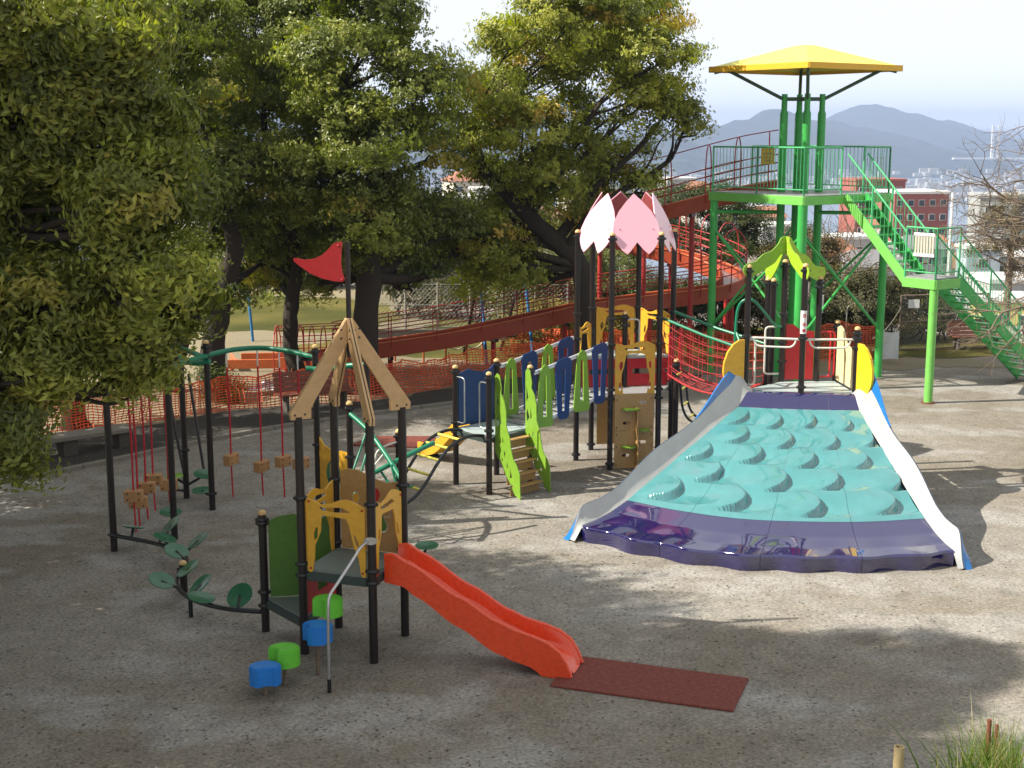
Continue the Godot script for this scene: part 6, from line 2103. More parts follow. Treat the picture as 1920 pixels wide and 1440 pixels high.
# trunk: [point, radius] from the root up; lobes: [centre, radius, flatness, density]
func tree(called: String, label: String, group: String, trunk: Array, lobes: Array, mesh: ArrayMesh, mat: Material, bark: Material, per: float, sd: int, tones: Array, clump: float, hang := 0.3, twigs := 5) -> Node3D:
	var t := thing(called, label, "tree", trunk[0][0], group)
	var r := RandomNumberGenerator.new(); r.seed = sd + 1000
	var pts := []
	var rad := []
	for k in trunk.size() - 1:
		for j in 5:
			var f := float(j) / 5
			var p0: Vector3 = trunk[maxi(k - 1, 0)][0]
			var p3: Vector3 = trunk[mini(k + 2, trunk.size() - 1)][0]
			pts.append(trunk[k][0].cubic_interpolate(trunk[k + 1][0], p0, p3, f) + Vector3(r.randfn(), 0, r.randfn()) * 0.012)
			rad.append(lerpf(trunk[k][1], trunk[k + 1][1], f) * r.randf_range(0.94, 1.07))
	pts.append(trunk[-1][0]); rad.append(trunk[-1][1])
	rad[0] *= 1.5
	rad[1] *= 1.15
	part(t, "trunk", MB.new().tube(pts, rad, 12), bark)
	for lb in lobes:
		var c: Vector3 = lb[0]
		# leave the trunk from the highest joint that lies clearly below the lobe
		var best := 0
		var cost := 1e9
		for k in range(int(pts.size() * 0.35), pts.size()):
			var q: Vector3 = pts[k]
			var cst: float = q.distance_to(c) + maxf(0.0, q.y - c.y + 0.6) * 2.0
			if cst < cost:
				cost = cst; best = k
		var lp := limb_pts(pts[best], c, r, 0.12 * cost * 0.5)
		var r0: float = minf(rad[best] * 0.6, 0.035 + 0.035 * cost)
		var lm := MB.new().tube(lp, taper(lp.size(), r0, 0.02), 7, false)
		for k in twigs:
			var f := r.randi_range(int(lp.size() * 0.4), lp.size() - 1)
			var e: Vector3 = c + Vector3(r.randfn(), r.randfn() * 0.7, r.randfn()).normalized() * lb[1] * r.randf_range(0.6, 0.95)
			var tp := limb_pts(lp[f], e, r, 0.1)
			lm.tube(tp, taper(tp.size(), r0 * 0.4, 0.006), 5, false)
		part(t, "limb", lm, bark)
	lobe_crown(t, "crown", lobes, mesh, mat, per, sd, tones, clump, hang)
	return t

# a bare crown: limbs that fork again and again into fine twigs
func fork(mb: MB, p: Vector3, dir: Vector3, len: float, rad: float, depth: int, r: RandomNumberGenerator, bend: Vector3) -> void:
	var pts := [p]
	var d := dir
	var q := p
	for k in 4:
		d = (d + Vector3(r.randfn(), r.randfn(), r.randfn()) * 0.13 + bend * 0.06).normalized()
		q = q + d * len / 4.0
		pts.append(q)
	mb.tube(pts, taper(5, rad, rad * 0.62), 6 if depth > 2 else 4, false)
	if depth <= 0:
		return
	var n := 2 if r.randf() < 0.45 else 3
	for k in n:
		var nd := (d + Vector3(r.randfn(), r.randfn() * 0.8, r.randfn()) * 0.55).normalized()
		fork(mb, pts[4] if k < 2 else pts[2], nd, len * r.randf_range(0.6, 0.85), rad * 0.6, depth - 1, r, bend)

func shrub(called: String, label: String, at: Vector3, lobes: Array, mesh: ArrayMesh, mat: Material, per: float, sd: int, tones: Array, clump: float, category := "shrub", group := "") -> Node3D:
	var t := thing(called, label, category, at, group)
	var r := RandomNumberGenerator.new(); r.seed = sd
	var mb := MB.new()
	for lb in lobes:
		for k in 3:
			var e: Vector3 = lb[0] + Vector3(r.randfn(), r.randfn() * 0.5, r.randfn()) * lb[1] * 0.5
			var b := Vector3(lb[0].x + r.randfn() * 0.2, at.y, lb[0].z + r.randfn() * 0.2)
			var lp := limb_pts(b, e, r, 0.08)
			mb.tube(lp, taper(lp.size(), 0.03, 0.008), 5, false)
	part(t, "stem", mb, M.bark)
	lobe_crown(t, "foliage", lobes, mesh, mat, per, sd, tones, clump, 0.0)
	return t

# lobes given as [x, y, d, r] lists
func lobes_of(a: Array, flat := 0.8) -> Array:
	var o := []
	for e in a:
		o.append([v(e[0], e[1], e[2]), e[3], flat, e[4] if e.size() > 4 else 1.0])
	return o

func make_trees() -> void:
	var sp := sprig(5, 20, 0.42, 0.115, 0.062, 0.45)
	var sp_s := sprig(6, 18, 0.34, 0.085, 0.042, 0.25)
	var sp_near := sprig(7, 16, 0.32, 0.098, 0.040, 0.75)
	var olive := [Color(0.127, 0.162, 0.033), Color(0.421, 0.451, 0.091), Color(0.471, 0.398, 0.083)]
	var deep := [Color(0.098, 0.137, 0.028), Color(0.340, 0.374, 0.078), Color(0.404, 0.347, 0.070)]
	var gold := [Color(0.171, 0.202, 0.033), Color(0.564, 0.568, 0.092), Color(0.614, 0.440, 0.100)]
	var g := "camphor trees along the orange net"
	tree("camphor_tree", "rounded yellow green camphor tree with forked limbs behind the petal tower", g, [[v(2.24, 0.0, 37.5), 0.36], [v(2.02, 1.48, 37.5), 0.31], [v(1.86, 2.95, 37.5), 0.28], [v(0.72, 4.04, 37.5), 0.24], [v(0.0, 4.83, 37.5), 0.22], [v(-0.86, 5.68, 37.5), 0.15], [v(-1.29, 6.53, 37.5), 0.07]],
		lobes_of([[0.34, 9.1, 36.44, 0.99, 1.0], [1.49, 9.26, 35.91, 1.06, 1.0], [3.07, 9.27, 37.08, 1.16, 1.0], [3.75, 8.28, 36.12, 0.85, 1.0], [4.2, 7.3, 37.5, 0.67, 1.0], [4.64, 6.78, 37.5, 0.29, 1.0], [-0.57, 7.67, 35.77, 0.72, 1.0], [-1.3, 6.84, 37.11, 0.67, 1.0], [0.69, 6.19, 36.0, 1.13, 1.0], [-0.15, 8.56, 39.17, 0.85, 1.0], [1.46, 7.96, 38.5, 0.76, 0.6], [2.48, 8.54, 38.7, 0.99, 1.0], [3.37, 7.22, 37.0, 0.81, 1.0], [3.02, 5.95, 38.56, 0.52, 1.0], [1.66, 6.74, 38.0, 0.68, 0.55], [-0.83, 6.26, 36.39, 0.44, 1.0], [1.26, 5.43, 36.5, 0.86, 1.0], [2.95, 5.04, 37.5, 0.56, 1.0], [0.58, 4.97, 37.5, 0.6, 0.8], [2.05, 4.44, 38.0, 0.68, 0.6], [-0.85, 3.68, 36.5, 0.79, 1.0], [0.0, 2.93, 37.0, 0.66, 1.0], [-1.74, 4.04, 37.5, 0.67, 1.0], [-1.29, 5.82, 37.5, 0.42, 1.0], [2.75, 9.8, 38.5, 0.84, 1.0], [3.53, 5.04, 37.5, 0.36, 1.0], [-0.45, 4.34, 38.5, 0.62, 1.0], [-1.03, 2.61, 38.0, 0.46, 1.0], [0.6, 3.75, 38.5, 0.54, 1.0], [0.0, 7.24, 38.0, 0.9, 1.0], [1.15, 8.65, 38.0, 0.9, 1.0], [2.15, 6.53, 37.65, 0.68, 1.0], [-0.29, 5.38, 38.0, 0.68, 1.0], [1.89, 5.38, 38.0, 0.68, 1.0], [0.6, 2.55, 38.5, 0.47, 1.0]]), sp, M.leaf, M.bark, 26.0, 105, gold, 0.52, 0.35)
	tree("camphor_tree", "thick trunked dark camphor tree right behind the red flag", g, [[v(-3.7, 0.0, 34.7), 0.38], [v(-3.75, 1.32, 34.7), 0.34], [v(-3.64, 2.95, 34.7), 0.31], [v(-3.75, 4.3, 34.7), 0.32], [v(-4.12, 5.49, 34.7), 0.24], [v(-4.23, 6.67, 34.7), 0.16], [v(-4.07, 7.83, 34.7), 0.07]],
		lobes_of([[-3.31, 9.05, 33.9, 1.13, 1.0], [-2.34, 8.22, 33.52, 0.73, 1.0], [-2.34, 7.22, 33.28, 0.91, 1.0], [-3.95, 7.92, 33.67, 1.25, 1.0], [-5.11, 9.08, 36.24, 1.2, 1.0], [-3.42, 6.29, 33.2, 0.91, 1.0], [-2.13, 5.99, 35.88, 0.64, 1.0], [-4.5, 6.41, 33.7, 0.93, 1.0], [-2.96, 4.77, 35.8, 0.85, 1.0], [-1.79, 4.77, 35.78, 0.4, 1.0], [-3.4, 9.51, 33.6, 0.99, 1.0], [-1.68, 7.61, 34.02, 0.32, 1.0], [-4.39, 5.05, 35.7, 0.64, 0.8], [-5.42, 7.47, 35.7, 0.91, 1.0], [-2.35, 3.75, 35.7, 0.57, 1.0], [-3.0, 3.58, 35.2, 0.5, 1.0], [-4.77, 3.5, 36.2, 0.58, 1.0], [-1.38, 3.95, 35.7, 0.5, 1.0], [-3.63, 4.06, 36.2, 0.58, 1.0], [-2.25, 2.8, 36.2, 0.37, 0.8], [-5.14, 2.6, 36.7, 0.38, 0.8], [-2.86, 2.46, 36.7, 0.31, 0.7], [-4.39, 2.64, 37.7, 0.53, 1.0], [-5.39, 3.88, 36.7, 0.73, 1.0], [-2.04, 3.37, 37.7, 0.68, 1.0], [-0.88, 3.37, 37.7, 0.6, 1.0], [-3.3, 4.5, 35.7, 0.78, 1.0], [-4.3, 5.87, 35.16, 0.97, 1.0], [-3.49, 4.63, 33.5, 0.75, 1.0], [-3.47, 5.53, 33.5, 0.86, 1.0], [-3.98, 3.78, 33.7, 0.41, 1.0], [-4.66, 5.39, 33.7, 0.8, 1.0], [-3.06, 3.91, 33.7, 0.41, 1.0]]), sp, M.leaf, M.bark, 26.0, 103, olive, 0.52, 0.35)
	tree("camphor_tree", "camphor tree with a thin curved dark trunk left of the flag", g, [[v(-5.64, 0.0, 35.9), 0.24], [v(-5.84, 1.13, 35.9), 0.21], [v(-5.76, 2.27, 35.9), 0.19], [v(-5.62, 3.39, 35.9), 0.17], [v(-6.08, 4.77, 35.9), 0.14], [v(-6.31, 6.13, 35.9), 0.1], [v(-6.39, 7.74, 35.9), 0.05]],
		lobes_of([[-6.63, 9.25, 36.73, 1.29, 1.0], [-7.73, 8.33, 37.18, 1.02, 1.0], [-6.44, 7.37, 37.27, 1.17, 1.0], [-5.45, 5.61, 35.1, 0.96, 1.0], [-6.46, 5.63, 34.41, 0.88, 1.0], [-5.75, 8.42, 36.28, 1.07, 1.0], [-7.38, 6.67, 36.52, 0.79, 1.0], [-5.06, 4.18, 36.4, 0.65, 1.0], [-6.46, 4.18, 36.4, 0.65, 1.0], [-6.86, 3.3, 36.9, 0.52, 1.0], [-6.49, 2.32, 37.9, 0.39, 0.8], [-7.56, 2.67, 37.4, 0.39, 0.8], [-5.87, 3.35, 37.9, 0.46, 1.0], [-5.52, 4.28, 34.9, 0.69, 1.0], [-5.76, 5.22, 34.9, 0.76, 1.0]]), sp, M.leaf, M.bark, 26.0, 102, olive, 0.52, 0.35)
	tree("camphor_tree", "dark camphor tree with a leaning double trunk beside the green bar", g, [[v(-7.49, 0.0, 34.2), 0.34], [v(-7.54, 1.12, 34.2), 0.31], [v(-7.26, 2.47, 34.2), 0.27], [v(-6.89, 3.67, 34.2), 0.22], [v(-7.1, 4.98, 34.2), 0.15], [v(-7.56, 6.54, 34.2), 0.1], [v(-7.88, 8.19, 34.2), 0.05]],
		lobes_of([[-8.11, 9.07, 34.22, 1.2, 1.0], [-7.12, 7.53, 33.23, 0.85, 1.0], [-7.12, 5.89, 34.12, 0.81, 1.0], [-7.49, 4.73, 32.97, 0.91, 1.0], [-8.81, 6.27, 35.5, 0.91, 1.0], [-6.99, 3.63, 34.7, 0.56, 0.8], [-8.42, 7.85, 35.3, 0.9, 1.0], [-8.35, 3.22, 34.7, 0.56, 1.0], [-8.65, 9.2, 34.34, 0.88, 1.0], [-9.05, 2.35, 35.2, 0.5, 1.0], [-8.11, 2.41, 34.7, 0.42, 0.8], [-7.26, 2.44, 34.5, 0.29, 0.7], [-6.75, 4.23, 35.7, 0.78, 1.0], [-6.26, 3.31, 36.7, 0.59, 1.0], [-7.13, 2.74, 36.7, 0.52, 1.0]]), sp, M.leaf, M.bark, 26.0, 101, deep, 0.52, 0.35)
	tree("camphor_tree", "camphor tree at the left whose trunk stands behind the hanging leaves", g, [[v(-9.88, 0.0, 30.4), 0.27], [v(-9.86, 0.88, 30.4), 0.25], [v(-9.83, 1.97, 30.4), 0.23], [v(-9.69, 3.41, 30.4), 0.2], [v(-9.83, 5.05, 30.4), 0.15], [v(-9.83, 6.88, 30.4), 0.1], [v(-9.74, 8.46, 30.4), 0.05]],
		lobes_of([[-9.86, 8.86, 29.8, 1.1, 1.0], [-9.07, 8.3, 31.63, 1.05, 1.0], [-8.27, 9.14, 30.62, 0.9, 1.0], [-10.79, 7.13, 31.55, 1.17, 1.0], [-8.99, 6.66, 31.44, 1.04, 1.0], [-9.82, 5.28, 30.43, 0.89, 1.0], [-8.25, 4.83, 30.14, 0.66, 1.0], [-10.94, 3.85, 30.7, 0.79, 1.0], [-9.39, 3.43, 30.19, 0.54, 1.0], [-10.82, 5.66, 29.38, 0.98, 1.0], [-8.94, 2.38, 30.9, 0.55, 1.0], [-9.93, 1.9, 30.9, 0.5, 1.0], [-10.49, 2.53, 29.82, 0.54, 1.0]]), sp, M.leaf, M.bark, 26.0, 100, deep, 0.52, 0.35)
	tree("camphor_tree", "slender leaning camphor trunk left of the leaning double trunk", g, [[v(-8.82, 0.0, 34.8), 0.2], [v(-8.62, 0.61, 34.8), 0.18], [v(-8.27, 1.72, 34.8), 0.16], [v(-7.91, 2.94, 34.8), 0.14], [v(-7.52, 4.29, 34.8), 0.1], [v(-7.34, 5.48, 34.8), 0.05]],
		lobes_of([[-7.34, 4.53, 35.3, 0.57, 1.0], [-7.58, 5.51, 34.07, 0.61, 1.0], [-6.79, 5.51, 34.07, 0.48, 1.0]]), sp, M.leaf, M.bark, 26.0, 106, deep, 0.52, 0.35)
	# taller camphors just left of the picture; their crowns throw the shade over the front of the playground
	tree("camphor_tree", "tallest camphor tree, standing left of the photo and shading the foreground", g, [[v(-10.2, 0, 11.8), 0.42], [v(-10.1, 3, 11.8), 0.36], [v(-10.0, 7, 11.7), 0.28], [v(-9.9, 10, 11.8), 0.18], [v(-9.8, 12, 11.8), 0.07]],
		lobes_of([[-9.8, 12.4, 11.2, 0.9], [-9.4, 11.0, 12.0, 1.2], [-10.8, 10.8, 11.4, 1.4], [-9.3, 9.8, 12.6, 1.2], [-9.4, 9.4, 11.0, 1.4], [-10.8, 8.6, 12.6, 1.5], [-9.3, 8.2, 13.4, 1.2], [-9.4, 7.4, 12.0, 1.4], [-9.4, 6.2, 13.6, 1.4], [-9.4, 5.0, 12.4, 1.3], [-9.6, 3.8, 13.6, 1.2], [-9.6, 2.6, 12.6, 1.0]]), sp, M.leaf, M.bark, 30.0, 201, olive, 0.7, 0.35)
	tree("camphor_tree", "camphor tree standing left of the photo between the tallest one and the kerb", g, [[v(-10.8, 0, 17.2), 0.38], [v(-10.7, 3, 17.2), 0.3], [v(-10.6, 6, 17.1), 0.22], [v(-10.5, 8.6, 17.1), 0.08]],
		lobes_of([[-10.4, 8.8, 16.8, 1.4], [-9.8, 7.8, 17.8, 1.4], [-9.7, 7.6, 16.0, 1.4], [-11.4, 7.4, 17.2, 1.6], [-9.5, 6.2, 17.0, 1.5], [-10.2, 6.0, 18.8, 1.5], [-9.6, 5.0, 15.6, 1.4], [-9.4, 4.4, 18.0, 1.4], [-9.6, 3.2, 16.6, 1.2], [-9.4, 3.0, 15.2, 1.1], [-9.6, 3.2, 18.6, 1.2], [-9.8, 2.2, 17.4, 1.0], [-10.2, 4.4, 19.8, 1.3], [-9.6, 4.6, 14.4, 1.4], [-9.4, 6.0, 14.6, 1.4], [-10.4, 5.4, 14.0, 1.4], [-9.8, 7.2, 14.4, 1.3], [-9.6, 3.2, 14.2, 1.1], [-10.2, 2.4, 19.4, 1.0], [-10.9, 3.2, 19.8, 1.2], [-11.0, 2.4, 18.4, 1.0], [-12.5, 4.0, 18.6, 1.4]]), sp, M.leaf, M.bark, 34.0, 203, olive, 0.7, 0.35)
	tree("camphor_tree", "camphor tree standing left of the photo beside the dark kerb", g, [[v(-12.0, 0, 22.4), 0.34], [v(-11.8, 3, 22.4), 0.28], [v(-11.7, 6, 22.2), 0.2], [v(-11.6, 8, 22.3), 0.07]],
		lobes_of([[-11.2, 7.4, 22.2, 1.5], [-10.8, 6.4, 23.4, 1.5], [-12.4, 6.6, 21.8, 1.7], [-10.7, 6.2, 21.2, 1.5], [-11.2, 5.0, 22.6, 1.6], [-10.5, 4.6, 21.8, 1.2], [-10.6, 3.6, 23.4, 1.2], [-11.2, 3.4, 20.8, 1.3], [-10.4, 2.6, 22.0, 1.1], [-12.4, 4.8, 20.2, 1.5], [-10.6, 2.4, 20.6, 1.0], [-12.2, 5.0, 24.4, 1.4], [-10.6, 1.9, 21.4, 0.9], [-12.0, 3.2, 21.6, 1.3], [-12.4, 4.2, 23.2, 1.4]]), sp, M.leaf, M.bark, 34.0, 202, olive, 0.7, 0.35)
	tree("camphor_tree", "camphor tree standing left of the photo past the concrete ledge", g, [[v(-14.0, 0, 26.6), 0.32], [v(-13.8, 3, 26.6), 0.26], [v(-13.6, 6, 26.5), 0.16], [v(-13.4, 7.6, 26.4), 0.07]],
		lobes_of([[-13.2, 7.6, 26.4, 1.4], [-12.6, 6.4, 27.4, 1.4], [-12.6, 6.0, 25.4, 1.4], [-14.2, 6.2, 26.4, 1.6], [-12.4, 4.8, 26.4, 1.3], [-12.8, 3.8, 25.0, 1.3], [-12.6, 3.6, 27.8, 1.2], [-12.4, 2.6, 26.2, 1.0]]), sp, M.leaf, M.bark, 30.0, 204, olive, 0.7, 0.35)
	make_shrubs(sp_s)
	make_near_tree(sp_near)

func make_near_tree(sp: ArrayMesh) -> void:
	var tones := [Color(0.10, 0.125, 0.026), Color(0.42, 0.43, 0.09), Color(0.40, 0.36, 0.08)]
	var lobes := lobes_of([[-4.89, 7.59, 14.43, 0.75, 1.0], [-4.05, 7.55, 13.8, 0.51, 1.0], [-4.73, 6.68, 14.26, 0.74, 1.0], [-4.01, 6.76, 14.15, 0.44, 1.0], [-3.56, 6.39, 13.92, 0.18, 1.0], [-4.89, 5.6, 15.1, 0.73, 1.0], [-3.73, 5.8, 13.65, 0.37, 1.0], [-3.63, 5.67, 14.04, 0.25, 1.0], [-3.41, 5.19, 13.66, 0.25, 1.0], [-3.47, 4.72, 14.44, 0.19, 1.0], [-3.82, 4.93, 13.8, 0.4, 1.0], [-4.63, 4.7, 13.94, 0.51, 1.0], [-3.79, 4.31, 14.64, 0.26, 1.0], [-5.14, 4.05, 13.88, 0.32, 1.0], [-4.18, 4.42, 14.31, 0.25, 1.0], [-4.09, 3.88, 14.93, 0.19, 1.0], [-5.0, 3.68, 13.48, 0.13, 1.0], [-5.07, 3.37, 13.41, 0.1, 1.0], [-4.69, 4.24, 13.71, 0.19, 1.0]])
	lobes.append_array(lobes_of([[-6.4, 7.6, 14.3, 1.3], [-6.2, 6.0, 14.6, 1.2], [-6.0, 4.8, 14.0, 1.0], [-7.8, 8.0, 14.6, 1.5], [-7.8, 6.4, 13.8, 1.5], [-9.0, 7.0, 14.6, 1.5], [-7.4, 9.0, 14.4, 1.3], [-5.2, 8.8, 14.8, 1.0]]))
	var t := tree("camphor_tree", "nearest camphor tree whose drooping sprays hang into the left of the photo", "camphor trees along the orange net", [[v(-7.9, 0, 14.6), 0.36], [v(-7.8, 2.4, 14.5), 0.3], [v(-7.4, 4.4, 14.4), 0.24], [v(-6.6, 6.2, 14.3), 0.16], [v(-5.8, 7.6, 14.3), 0.07]], lobes, sp, M.leaf, M.bark, 40.0, 301, tones, 0.30, 0.85, 4)
	# the leaves that show largest, one by one
	var shapes := []
	var r := RandomNumberGenerator.new(); r.seed = 44
	for k in 6:
		var mb := MB.new()
		mb.colored = true
		var g := r.randf_range(0.8, 1.2)
		var c: Color = tones[0].lerp(tones[1], r.randf_range(0.35, 1.0))
		mb.col = Color(c.r * g, c.g * g, c.b * g)
		var l := r.randf_range(0.085, 0.12)
		var w := l * r.randf_range(0.40, 0.48)
		# stalk at the top, blade hanging down, folded along the midrib and curved at the tip
		var ys := [0.0, -0.30, -0.62, -0.86, -1.0]
		var ws := [0.06, 0.46, 0.42, 0.20, 0.0]
		var zs := [0.0, 0.03, 0.05, 0.03, -0.04]
		for j in 4:
			var m0 := Vector3(0, ys[j] * l, zs[j] * l)
			var m1 := Vector3(0, ys[j + 1] * l, zs[j + 1] * l)
			for sg in [-1.0, 1.0]:
				var e0 := m0 + Vector3(sg * ws[j] * w, 0, -0.10 * ws[j] * l)
				var e1 := m1 + Vector3(sg * ws[j + 1] * w, 0, -0.10 * ws[j + 1] * l)
				if sg > 0: mb.quad(m1, e1, e0, m0)
				else: mb.quad(m0, e0, e1, m1)
		shapes.append(mb.mesh())
	for k in 300:
		var lb: Array = lobes[r.randi() % 19]
		var u := Vector3(r.randfn() * 0.8, r.randfn() * 0.8, absf(r.randfn()) + 0.3).normalized()
		var p: Vector3 = lb[0] + Vector3(u.x, u.y * 0.8, u.z) * lb[1] * r.randf_range(1.0, 1.18)
		var lf := MeshInstance3D.new()
		lf.name = "leaf"
		lf.mesh = shapes[k % 6]
		lf.material_override = M.leaf
		lf.transform = Transform3D(Basis.from_euler(Vector3(r.randf_range(-0.7, 0.5), r.randf_range(-1.3, 1.3), r.randf_range(-0.5, 0.5))), p - t.position)
		t.add_child(lf, true)

func row_lobes(x0: float, d0: float, x1: float, d1: float, n: int, y: float, r: float, jit: float, rg: RandomNumberGenerator) -> Array:
	var o := []
	for k in n:
		var t := (k + 0.5) / n
		o.append([v(lerpf(x0, x1, t) + rg.randfn() * jit, y + rg.randfn() * jit * 0.6, lerpf(d0, d1, t) + rg.randfn() * jit), r * rg.randf_range(0.8, 1.2), 0.85, 1.0])
	return o

func make_shrubs(sp: ArrayMesh) -> void:
	var r := RandomNumberGenerator.new(); r.seed = 500
	var ochre := [Color(0.12, 0.11, 0.02), Color(0.36, 0.28, 0.05), Color(0.34, 0.16, 0.03)]
	var green := [Color(0.035, 0.055, 0.015), Color(0.13, 0.155, 0.035), Color(0.2, 0.18, 0.04)]
	var brown := [Color(0.10, 0.075, 0.04), Color(0.24, 0.19, 0.09), Color(0.28, 0.14, 0.05)]
	var pale := [Color(0.09, 0.11, 0.03), Color(0.34, 0.34, 0.12), Color(0.3, 0.3, 0.1)]
	shrub("hedge", "clipped yellow green hedge with dark underside below the long red slide", v(1.3, 0, 42.0), row_lobes(0.3, 41.6, 3.6, 42.4, 7, 0.55, 0.62, 0.15, r), sp, M.leaf_dull, 30.0, 501, ochre, 0.4, "hedge")
	shrub("hedge", "long clipped hedge behind the right tower leg, dark at its foot", v(11.0, 0, 43.3), row_lobes(8.2, 43.0, 12.6, 43.6, 9, 0.95, 0.85, 0.15, r), sp, M.leaf_dull, 34.0, 502, [Color(0.05, 0.055, 0.02), Color(0.17, 0.155, 0.06), Color(0.2, 0.14, 0.05)], 0.5, "hedge")
	shrub("shrub", "round dark bush behind the chain link gate", v(13.5, 0, 43.6), row_lobes(13.2, 43.5, 13.8, 43.8, 3, 0.8, 0.6, 0.1, r), sp, M.leaf_dull, 30.0, 511, green, 0.45)
	shrub("shrub", "glossy dark green bush with pale glints behind the red slide posts", v(5.6, 0, 44.2), row_lobes(3.8, 44.6, 8.0, 43.9, 7, 0.95, 0.85, 0.2, r), sp, M.leaf, 34.0, 503, green, 0.5)
	shrub("shrub", "yellow green bush left of the clipped hedge behind the wave slide", v(9.4, 0, 45.0), row_lobes(8.2, 45.4, 10.2, 45.0, 4, 1.3, 0.8, 0.2, r), sp, M.leaf, 34.0, 504, pale, 0.5)
	shrub("shrub", "rusty brown leaved bush above the hedge beside the tower legs", v(10.4, 0, 46.2), row_lobes(9.6, 46.4, 11.0, 46.4, 4, 2.3, 0.75, 0.25, r), sp, M.leaf_dull, 26.0, 505, brown, 0.5)
	shrub("shrub", "leafy pale green bush seen between the petal tower posts", v(1.4, 0, 45.5), row_lobes(-0.6, 46, 3.4, 45.2, 7, 1.6, 0.95, 0.25, r), sp, M.leaf, 30.0, 506, pale, 0.5)
	shrub("shrub", "sparse twiggy bush at the foot of the leaning double trunk", v(-7.2, 0, 33.4), row_lobes(-7.5, 33.4, -6.9, 33.4, 3, 0.35, 0.35, 0.1, r), sp, M.leaf, 12.0, 507, green, 0.3)
	shrub("hedge", "dark overgrown hedge along the far edge of the sand field", v(-11, 0, 58.6), row_lobes(-20, 58.5, -3.5, 58.8, 15, 0.8, 0.95, 0.2, r), sp, M.leaf_dull, 26.0, 508, [Color(0.04, 0.045, 0.02), Color(0.14, 0.13, 0.05), Color(0.2, 0.15, 0.05)], 0.6, "hedge")
	shrub("shrub", "sunlit yellow bush beyond the sand field between the trunks", v(-10.4, 0, 59.6), row_lobes(-12.4, 59.6, -8.4, 59.6, 5, 2.2, 0.9, 0.3, r), sp, M.leaf, 26.0, 509, pale, 0.6)
	shrub("hedge", "shadowy ivy covered bank behind the blue swing frame", v(-1.5, 0, 48.5), row_lobes(-4.5, 49.5, 2.6, 47.4, 9, 0.9, 0.9, 0.2, r), sp, M.leaf_dull, 26.0, 510, [Color(0.03, 0.032, 0.014), Color(0.11, 0.11, 0.04), Color(0.14, 0.12, 0.04)], 0.6, "hedge")
	var g2 := "trees beyond the back fence"
	tree("garden_tree", "layered dark green garden tree under the left of the tower platform", g2, [[v(7.2, -1, 49.5), 0.2], [v(7.3, 1.5, 49.5), 0.15], [v(7.5, 3.6, 49.5), 0.06]],
		lobes_of([[6.4, 3.9, 49.3, 1.0], [7.6, 4.1, 49.6, 1.0], [8.4, 3.3, 49.2, 0.9], [6.6, 2.6, 49.4, 0.9], [7.9, 2.3, 49.4, 1.0], [5.8, 3.0, 49.6, 0.8], [8.9, 2.4, 49.8, 0.7]], 0.45), sp, M.leaf, M.bark, 30.0, 520, green, 0.55, 0.1)
	tree("garden_tree", "pale green tree crown behind the red slide and petal roof", g2, [[v(4.4, -1, 50.5), 0.2], [v(4.5, 1.5, 50.5), 0.15], [v(4.6, 3.8, 50.5), 0.06]],
		lobes_of([[3.6, 3.5, 50.3, 1.1], [4.9, 3.9, 50.6, 1.1], [5.6, 2.8, 50.2, 0.9], [4.0, 2.3, 50.4, 1.0], [2.4, 2.8, 50.6, 1.0], [3.0, 1.6, 50.6, 0.9]], 0.6), sp, M.leaf, M.bark, 30.0, 521, pale, 0.55, 0.1)
	tree("garden_tree", "bushy olive tree behind the trunk of the round camphor tree", g2, [[v(-0.5, -1, 52.5), 0.2], [v(-0.4, 1.5, 52.5), 0.15], [v(-0.3, 3.8, 52.5), 0.06]],
		lobes_of([[-1.2, 3.0, 52.3, 1.1], [0.3, 3.5, 52.6, 1.1], [1.2, 2.6, 52.2, 1.0], [-0.4, 2.2, 52.4, 1.0], [-2.4, 2.4, 52.6, 1.0], [-3.4, 2.0, 53, 0.9]], 0.7), sp, M.leaf, M.bark, 28.0, 522, green, 0.55, 0.1)
	# wooded slope that falls away behind the fence
	var bush_labels := ["large rusty bush seen low between the right tower legs", "grey brown bush below the slatted landing board", "mossy bush just beyond the chain link gate", "olive bush right of the pale blue house's foot", "grey brown bush left of the tower, past the garden trees", "rusty bush under the office block", "mossy bush below the dark hipped roof", "olive bush in front of the red brick block", "brown bush between the tower legs, far down", "round far bush at the foot of the office block", "far mossy bush beside the hipped roof house", "dark bush past the wire fence and swing", "dim bush behind the white house between the trunks"]
	var bi := 0
	for e in [[12.0, 60.0, 3.4, 0], [15.5, 66.0, 3.0, 0], [19.0, 58.0, 2.6, 1], [24.0, 74.0, 3.2, 2], [9.5, 70.0, 3.2, 0], [30.0, 95.0, 4.0, 0], [21.0, 88.0, 4.0, 1], [36.0, 110.0, 4.0, 2], [14.0, 92.0, 4.2, 0], [40.0, 140.0, 5.0, 0], [28.0, 130.0, 4.5, 1], [3.0, 75.0, 3.5, 1], [-6.0, 80.0, 4.0, 2]]:
		var y := gh(e[0], e[1])
		var lo := []
		for q in 5:
			lo.append([v(e[0] + r.randfn() * e[2] * 0.45, y + e[2] * r.randf_range(0.45, 0.9), e[1] + r.randfn() * e[2] * 0.4), e[2] * r.randf_range(0.3, 0.45), 0.75, 1.0])
		shrub("shrub", bush_labels[bi], v(e[0], y, e[1]), lo, sp, M.leaf_dull, 14.0, 530 + int(e[1]), [brown, green, ochre][e[3]], 0.9, "shrub", "bushes on the slope behind the fence")
		bi += 1
	# bare trees on the right
	var b := thing("bare_tree", "bare leafless tree reaching in from the right edge above the stairs", "tree", v(14.2, 0, 30.5))
	var bm := MB.new()
	var rr := RandomNumberGenerator.new(); rr.seed = 5
